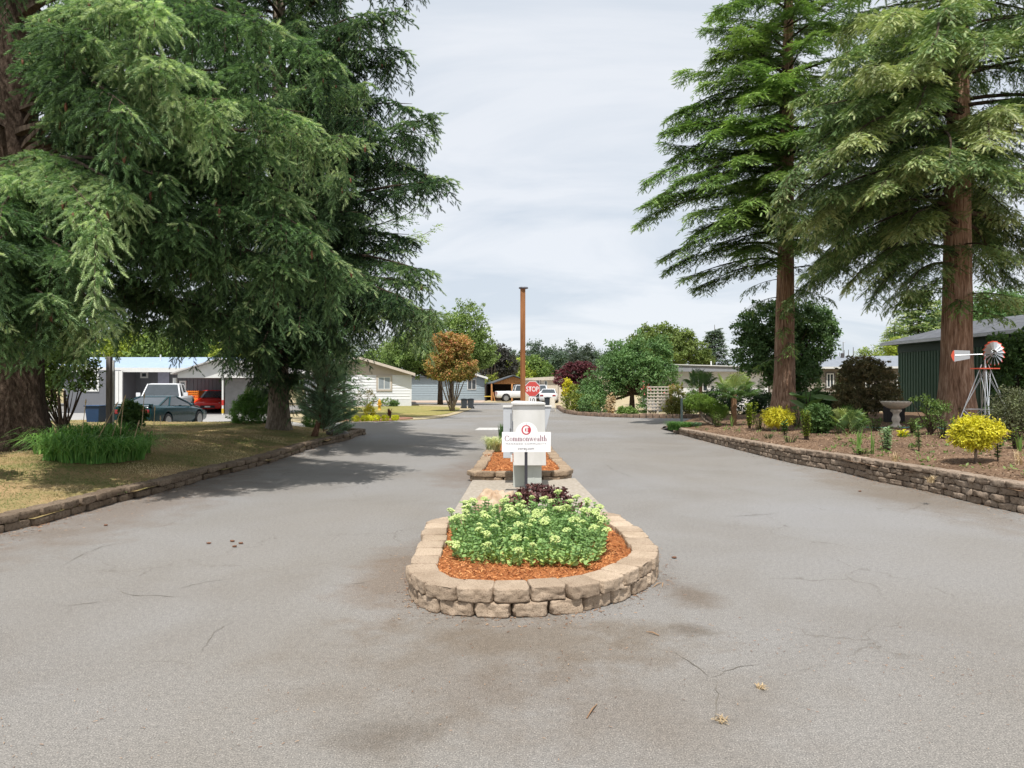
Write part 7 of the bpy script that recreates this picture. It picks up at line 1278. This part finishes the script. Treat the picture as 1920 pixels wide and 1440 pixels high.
tree('holly_tree', 'dense dark broadleaf tree directly behind the farther redwood', (X_(1470,36.5),36.5,.3), 2.0, [(-.6,0,4.6,1.7,1.4,1.3),(.9,0,4.9,1.7,1.3,1.0),(-1.6,0,3.2,1.2,1.1,1.2),(1.6,0,3.6,1.1,1.1,1.0),(0,0,3.0,1.8,1.3,1.3),(.5,0,2.0,1.5,1.2,1.0),(-1.9,0,4.3,.8,.8,.7),(2.3,0,4.4,.6,.6,.5)], G_HOL, 1500, 24, .26, .16, tr=.2, tb=.6, shell=.5)
IVY = LM('vine_leaf', (0.03,0.065,0.02),(0.08,0.15,0.045),(0.17,0.27,0.08))
shrub('climbing_vine', 'thick dark vine covering the green shed wall at the right edge', 'vine', (X_(1900,26.5),26.5,.4), [(0,0,1.6,.9,.8,1.6),(1.2,.2,1.6,1.2,.9,1.7),(-.2,0,2.6,.8,.7,.8),(.9,0,2.9,1.0,.7,.7)], IVY, 520, 26, .22, .14, nst=26, sr=.03)
tree('birch_tree', 'feathery pale yellow green tree left of the green shed', (X_(1625,50),50,0), 2.4, [(0,0,3.6,1.0,1,1.0),(.7,0,3.2,.9,.9,1.0)], G_YEL, 260, 20, .25, .13, tr=.08, tb=.3, shell=.3)
tree('golden_tree', 'bright yellow green tree over the left end of the green shed', (X_(1698,52),52,0), 2.6, [(0,0,4.2,1.3,1.2,.9),(-.8,0,4.6,.7,.7,.8),(1.2,0,3.9,1.0,1,.6)], G_YEL, 420, 20, .26, .16, tr=.12, tb=.55)
tree('deciduous_tree', 'big round mid green tree behind the green shed at the right edge', (X_(1890,62),62,0), 4, [(0,0,7.0,4.0,3,2.6),(-2.6,0,6.0,2.2,2,2.2),(3,0,8.0,3.2,3,3.0),(-1.2,0,9.0,2.0,2,1.6)], BUSHG, 1300, 22, .55, .26, tr=.3, nl=30)
tree('deciduous_tree', 'dark green tree between the drooping cedar and the big round tree', (X_(1765,66),66,0), 4, [(0,0,6.5,1.8,1.8,3.0),(1.4,0,5.6,1.6,1.6,2.2)], G_DARK, 420, 22, .45, .25, tr=.25, nl=20, tb=.8)
YA = 60; r = thing('antenna_mast', 'thin grey antenna mast with a short crossarm above the taupe roof', 'mast', (X_(1581,YA),YA,0)); mb = MB(); mb.tube([(X_(1581,YA),YA,2.5),(X_(1581,YA),YA,Z_(641,YA))], .03, 6); mb.build('mast', STEEL, r); mb = MB(); mb.tube([(X_(1580,YA),YA,Z_(642,YA)),(X_(1585,YA),YA,Z_(641,YA))], .03, 6); mb.build('crossarm', STEEL, r)
# dark tree, lime cypresses and distant row
tree('copper_beech', 'rounded blackish purple tree above the timber carport', (X_(925,105),105,0), 3, [(0,0,6.2,2.6,2.2,2.2),(1.6,0,5.0,2.4,2,2.2),(-.6,0,4.6,2.2,2,1.8)], LM('black_purple_leaf', (0.03,0.03,0.03),(0.055,0.055,0.05),(0.10,0.095,0.085)), 600, 20, .5, .32, tr=.25)
for i, (px, h) in enumerate([(902,4.0),(908,4.4),(915,4.9),(922,4.3),(928,4.6)]): fir(['first','second','third','fourth','fifth'][i]+' from left of the lime green cypresses behind the timber carport roof', X_(px,92), 92, h+.4, .55, G_YEL, n=34, tsp=.45, sl=.4, group='lime cypresses behind the timber carport', name='arborvitae', pw=.5, sub=0)
for i, (px, Y, w_, h_, m_) in enumerate([(962,110,3.6,6.2,G_YEL),(1000,112,3.4,6.6,G_LIGHT),(978,150,5.2,10.0,G_FAR),(1004,152,4.6,12.2,G_FAR),(1026,156,4.2,11.0,G_FAR),(1048,150,4.2,9.6,G_FAR),(1078,154,5.2,11.6,G_FAR),(1100,150,4.0,11.0,G_FARD),(1120,150,4.0,9.6,G_FAR),(955,152,3.8,9.8,G_FAR),(1140,140,5,9.0,G_FAR),(940,150,4,9.0,G_FARD),(1088,95,3.0,6.2,G_FARD)]):
    lb = ['lime leafy tree just left of the tall wooden post, over the carport','lighter green rounded tree just right of the wooden post','grey green distant tree directly behind the wooden post','tallest grey green distant tree right of the wooden post','grey green distant tree above the stop sign','low grey green distant tree above the beige home window','broad grey green distant tree left of the maroon maple top','dark distant tree above the maroon maple','grey green distant tree between maroon maple and overgrown mound','grey green distant tree left of the wooden post','distant tree half hidden by the overgrown mound','dark distant tree behind the blackish purple tree','dark brownish tree just above the maroon maple crown'][i]
    tree('distant_tree', lb, (X_(px,Y),Y,0), h_*.45, [(0,0,h_*.62,w_*.8,w_*.6,h_*.36),(random.uniform(-.3,.3)*w_,0,h_*.8,w_*.45,w_*.4,h_*.2),(-.4*w_,0,h_*.5,w_*.5,w_*.5,h_*.3),(.45*w_,0,h_*.5,w_*.5,w_*.5,h_*.28)], m_, 260, 16, .75, .46, tr=.25, nl=14, shell=.35)
# woods far left, behind and beyond the houses
wl_ = [(700,150,11.8,2.6),(712,155,13.6,2.6),(724,150,12.6,2.6),(733,158,13.0,2.4),(744,150,12,2.8),(690,140,12,3)]
for i, (px, Y, h_, w_) in enumerate(wl_): fir(['third','fifth','dark pointed','slim pointed','last','second'][i]+' distant fir over the white house roof, at pixel column order %s' % ['c','d','e','f','g','b'][i] if False else ['distant dark fir over the white house ridge','taller distant fir, second left of the leafy green tree','distant dark pointed fir over the white house slope','slim distant fir touching the leafy green tree','distant fir half behind the leafy green tree','distant fir beside the layered fir top'][i], X_(px,Y), Y, h_, w_, G_FARD, n=50, tsp=1.0, sl=1.1, name='distant_fir', bot=1.5, pw=.7, sub=0)
tree('deciduous_tree', 'yellowish low tree over the white house roof', (X_(750,85),85,0), 2.5, [(0,0,4.4,3.2,2,1.4),(2.5,0,4.6,2.4,2,1.6),(-2.5,0,4.8,2.4,2,1.6)], G_LIGHT, 420, 20, .5, .3, tr=.2)
for i, (px, Y, h_, w_, m_, lb) in enumerate([(255,60,7.5,3.4,G_YEL,'yellow green tree over the blue metal roof at left'),(300,58,6.8,2.6,G_LIGHT,'light green tree over the blue metal roof, middle'),(455,60,7.0,3.4,G_YEL,'yellow green tree above the white gabled carport'),(420,75,10,4.0,G_MID,'tall green tree seen through the spruce gaps over the carport'),(345,70,9.5,4.0,G_MID,'tall green tree between the two spruces in the distance'),(200,66,9,4.2,G_MID,'tall green tree left of the blue metal roof'),(100,60,8,4.2,G_MID,'green tree far behind the huge trunk, right one'),(20,58,8.5,4.5,G_DARK,'dark green tree far behind the huge trunk, left one'),(520,64,8,3.5,G_LIGHT,'light green tree far behind the middle spruce trunk'),(590,62,8.5,3.4,G_MID,'green tree far behind the bushy pine')]):
    tree('background_tree', lb, (X_(px,Y),Y,0), h_*.4, [(0,0,h_*.62,w_*.8,w_*.6,h_*.34),(.4*w_,0,h_*.45,w_*.6,w_*.5,h_*.3),(-.4*w_,0,h_*.5,w_*.6,w_*.5,h_*.3)], m_, 420, 20, .55, .3, tr=.22, nl=16, shell=.45)
def hill(name, x0, x1, y, h, mat):
    xs_ = np.linspace(x0, x1, 90); mb = MB(); V = []
    for k, xx in enumerate(xs_): hh = h*(.75+.5*float(vn(np.array([[xx*.03,3.3,0]]))[0])); V += [(xx, y, -1), (xx, y+6, hh), (xx, y+40, hh*.8), (xx, y+60, -1)]
    mb.add(V, [(4*i+j, 4*i+4+j, 4*i+5+j, 4*i+1+j) for i in range(89) for j in range(3)]); return struct(mb.build(name, mat))
hill('hills', -900, 900, 420, 7.5, M_('far_woods', (0.055,0.085,0.06), 1, c2=(0.03,0.05,0.04), vs=.12, detail=8))
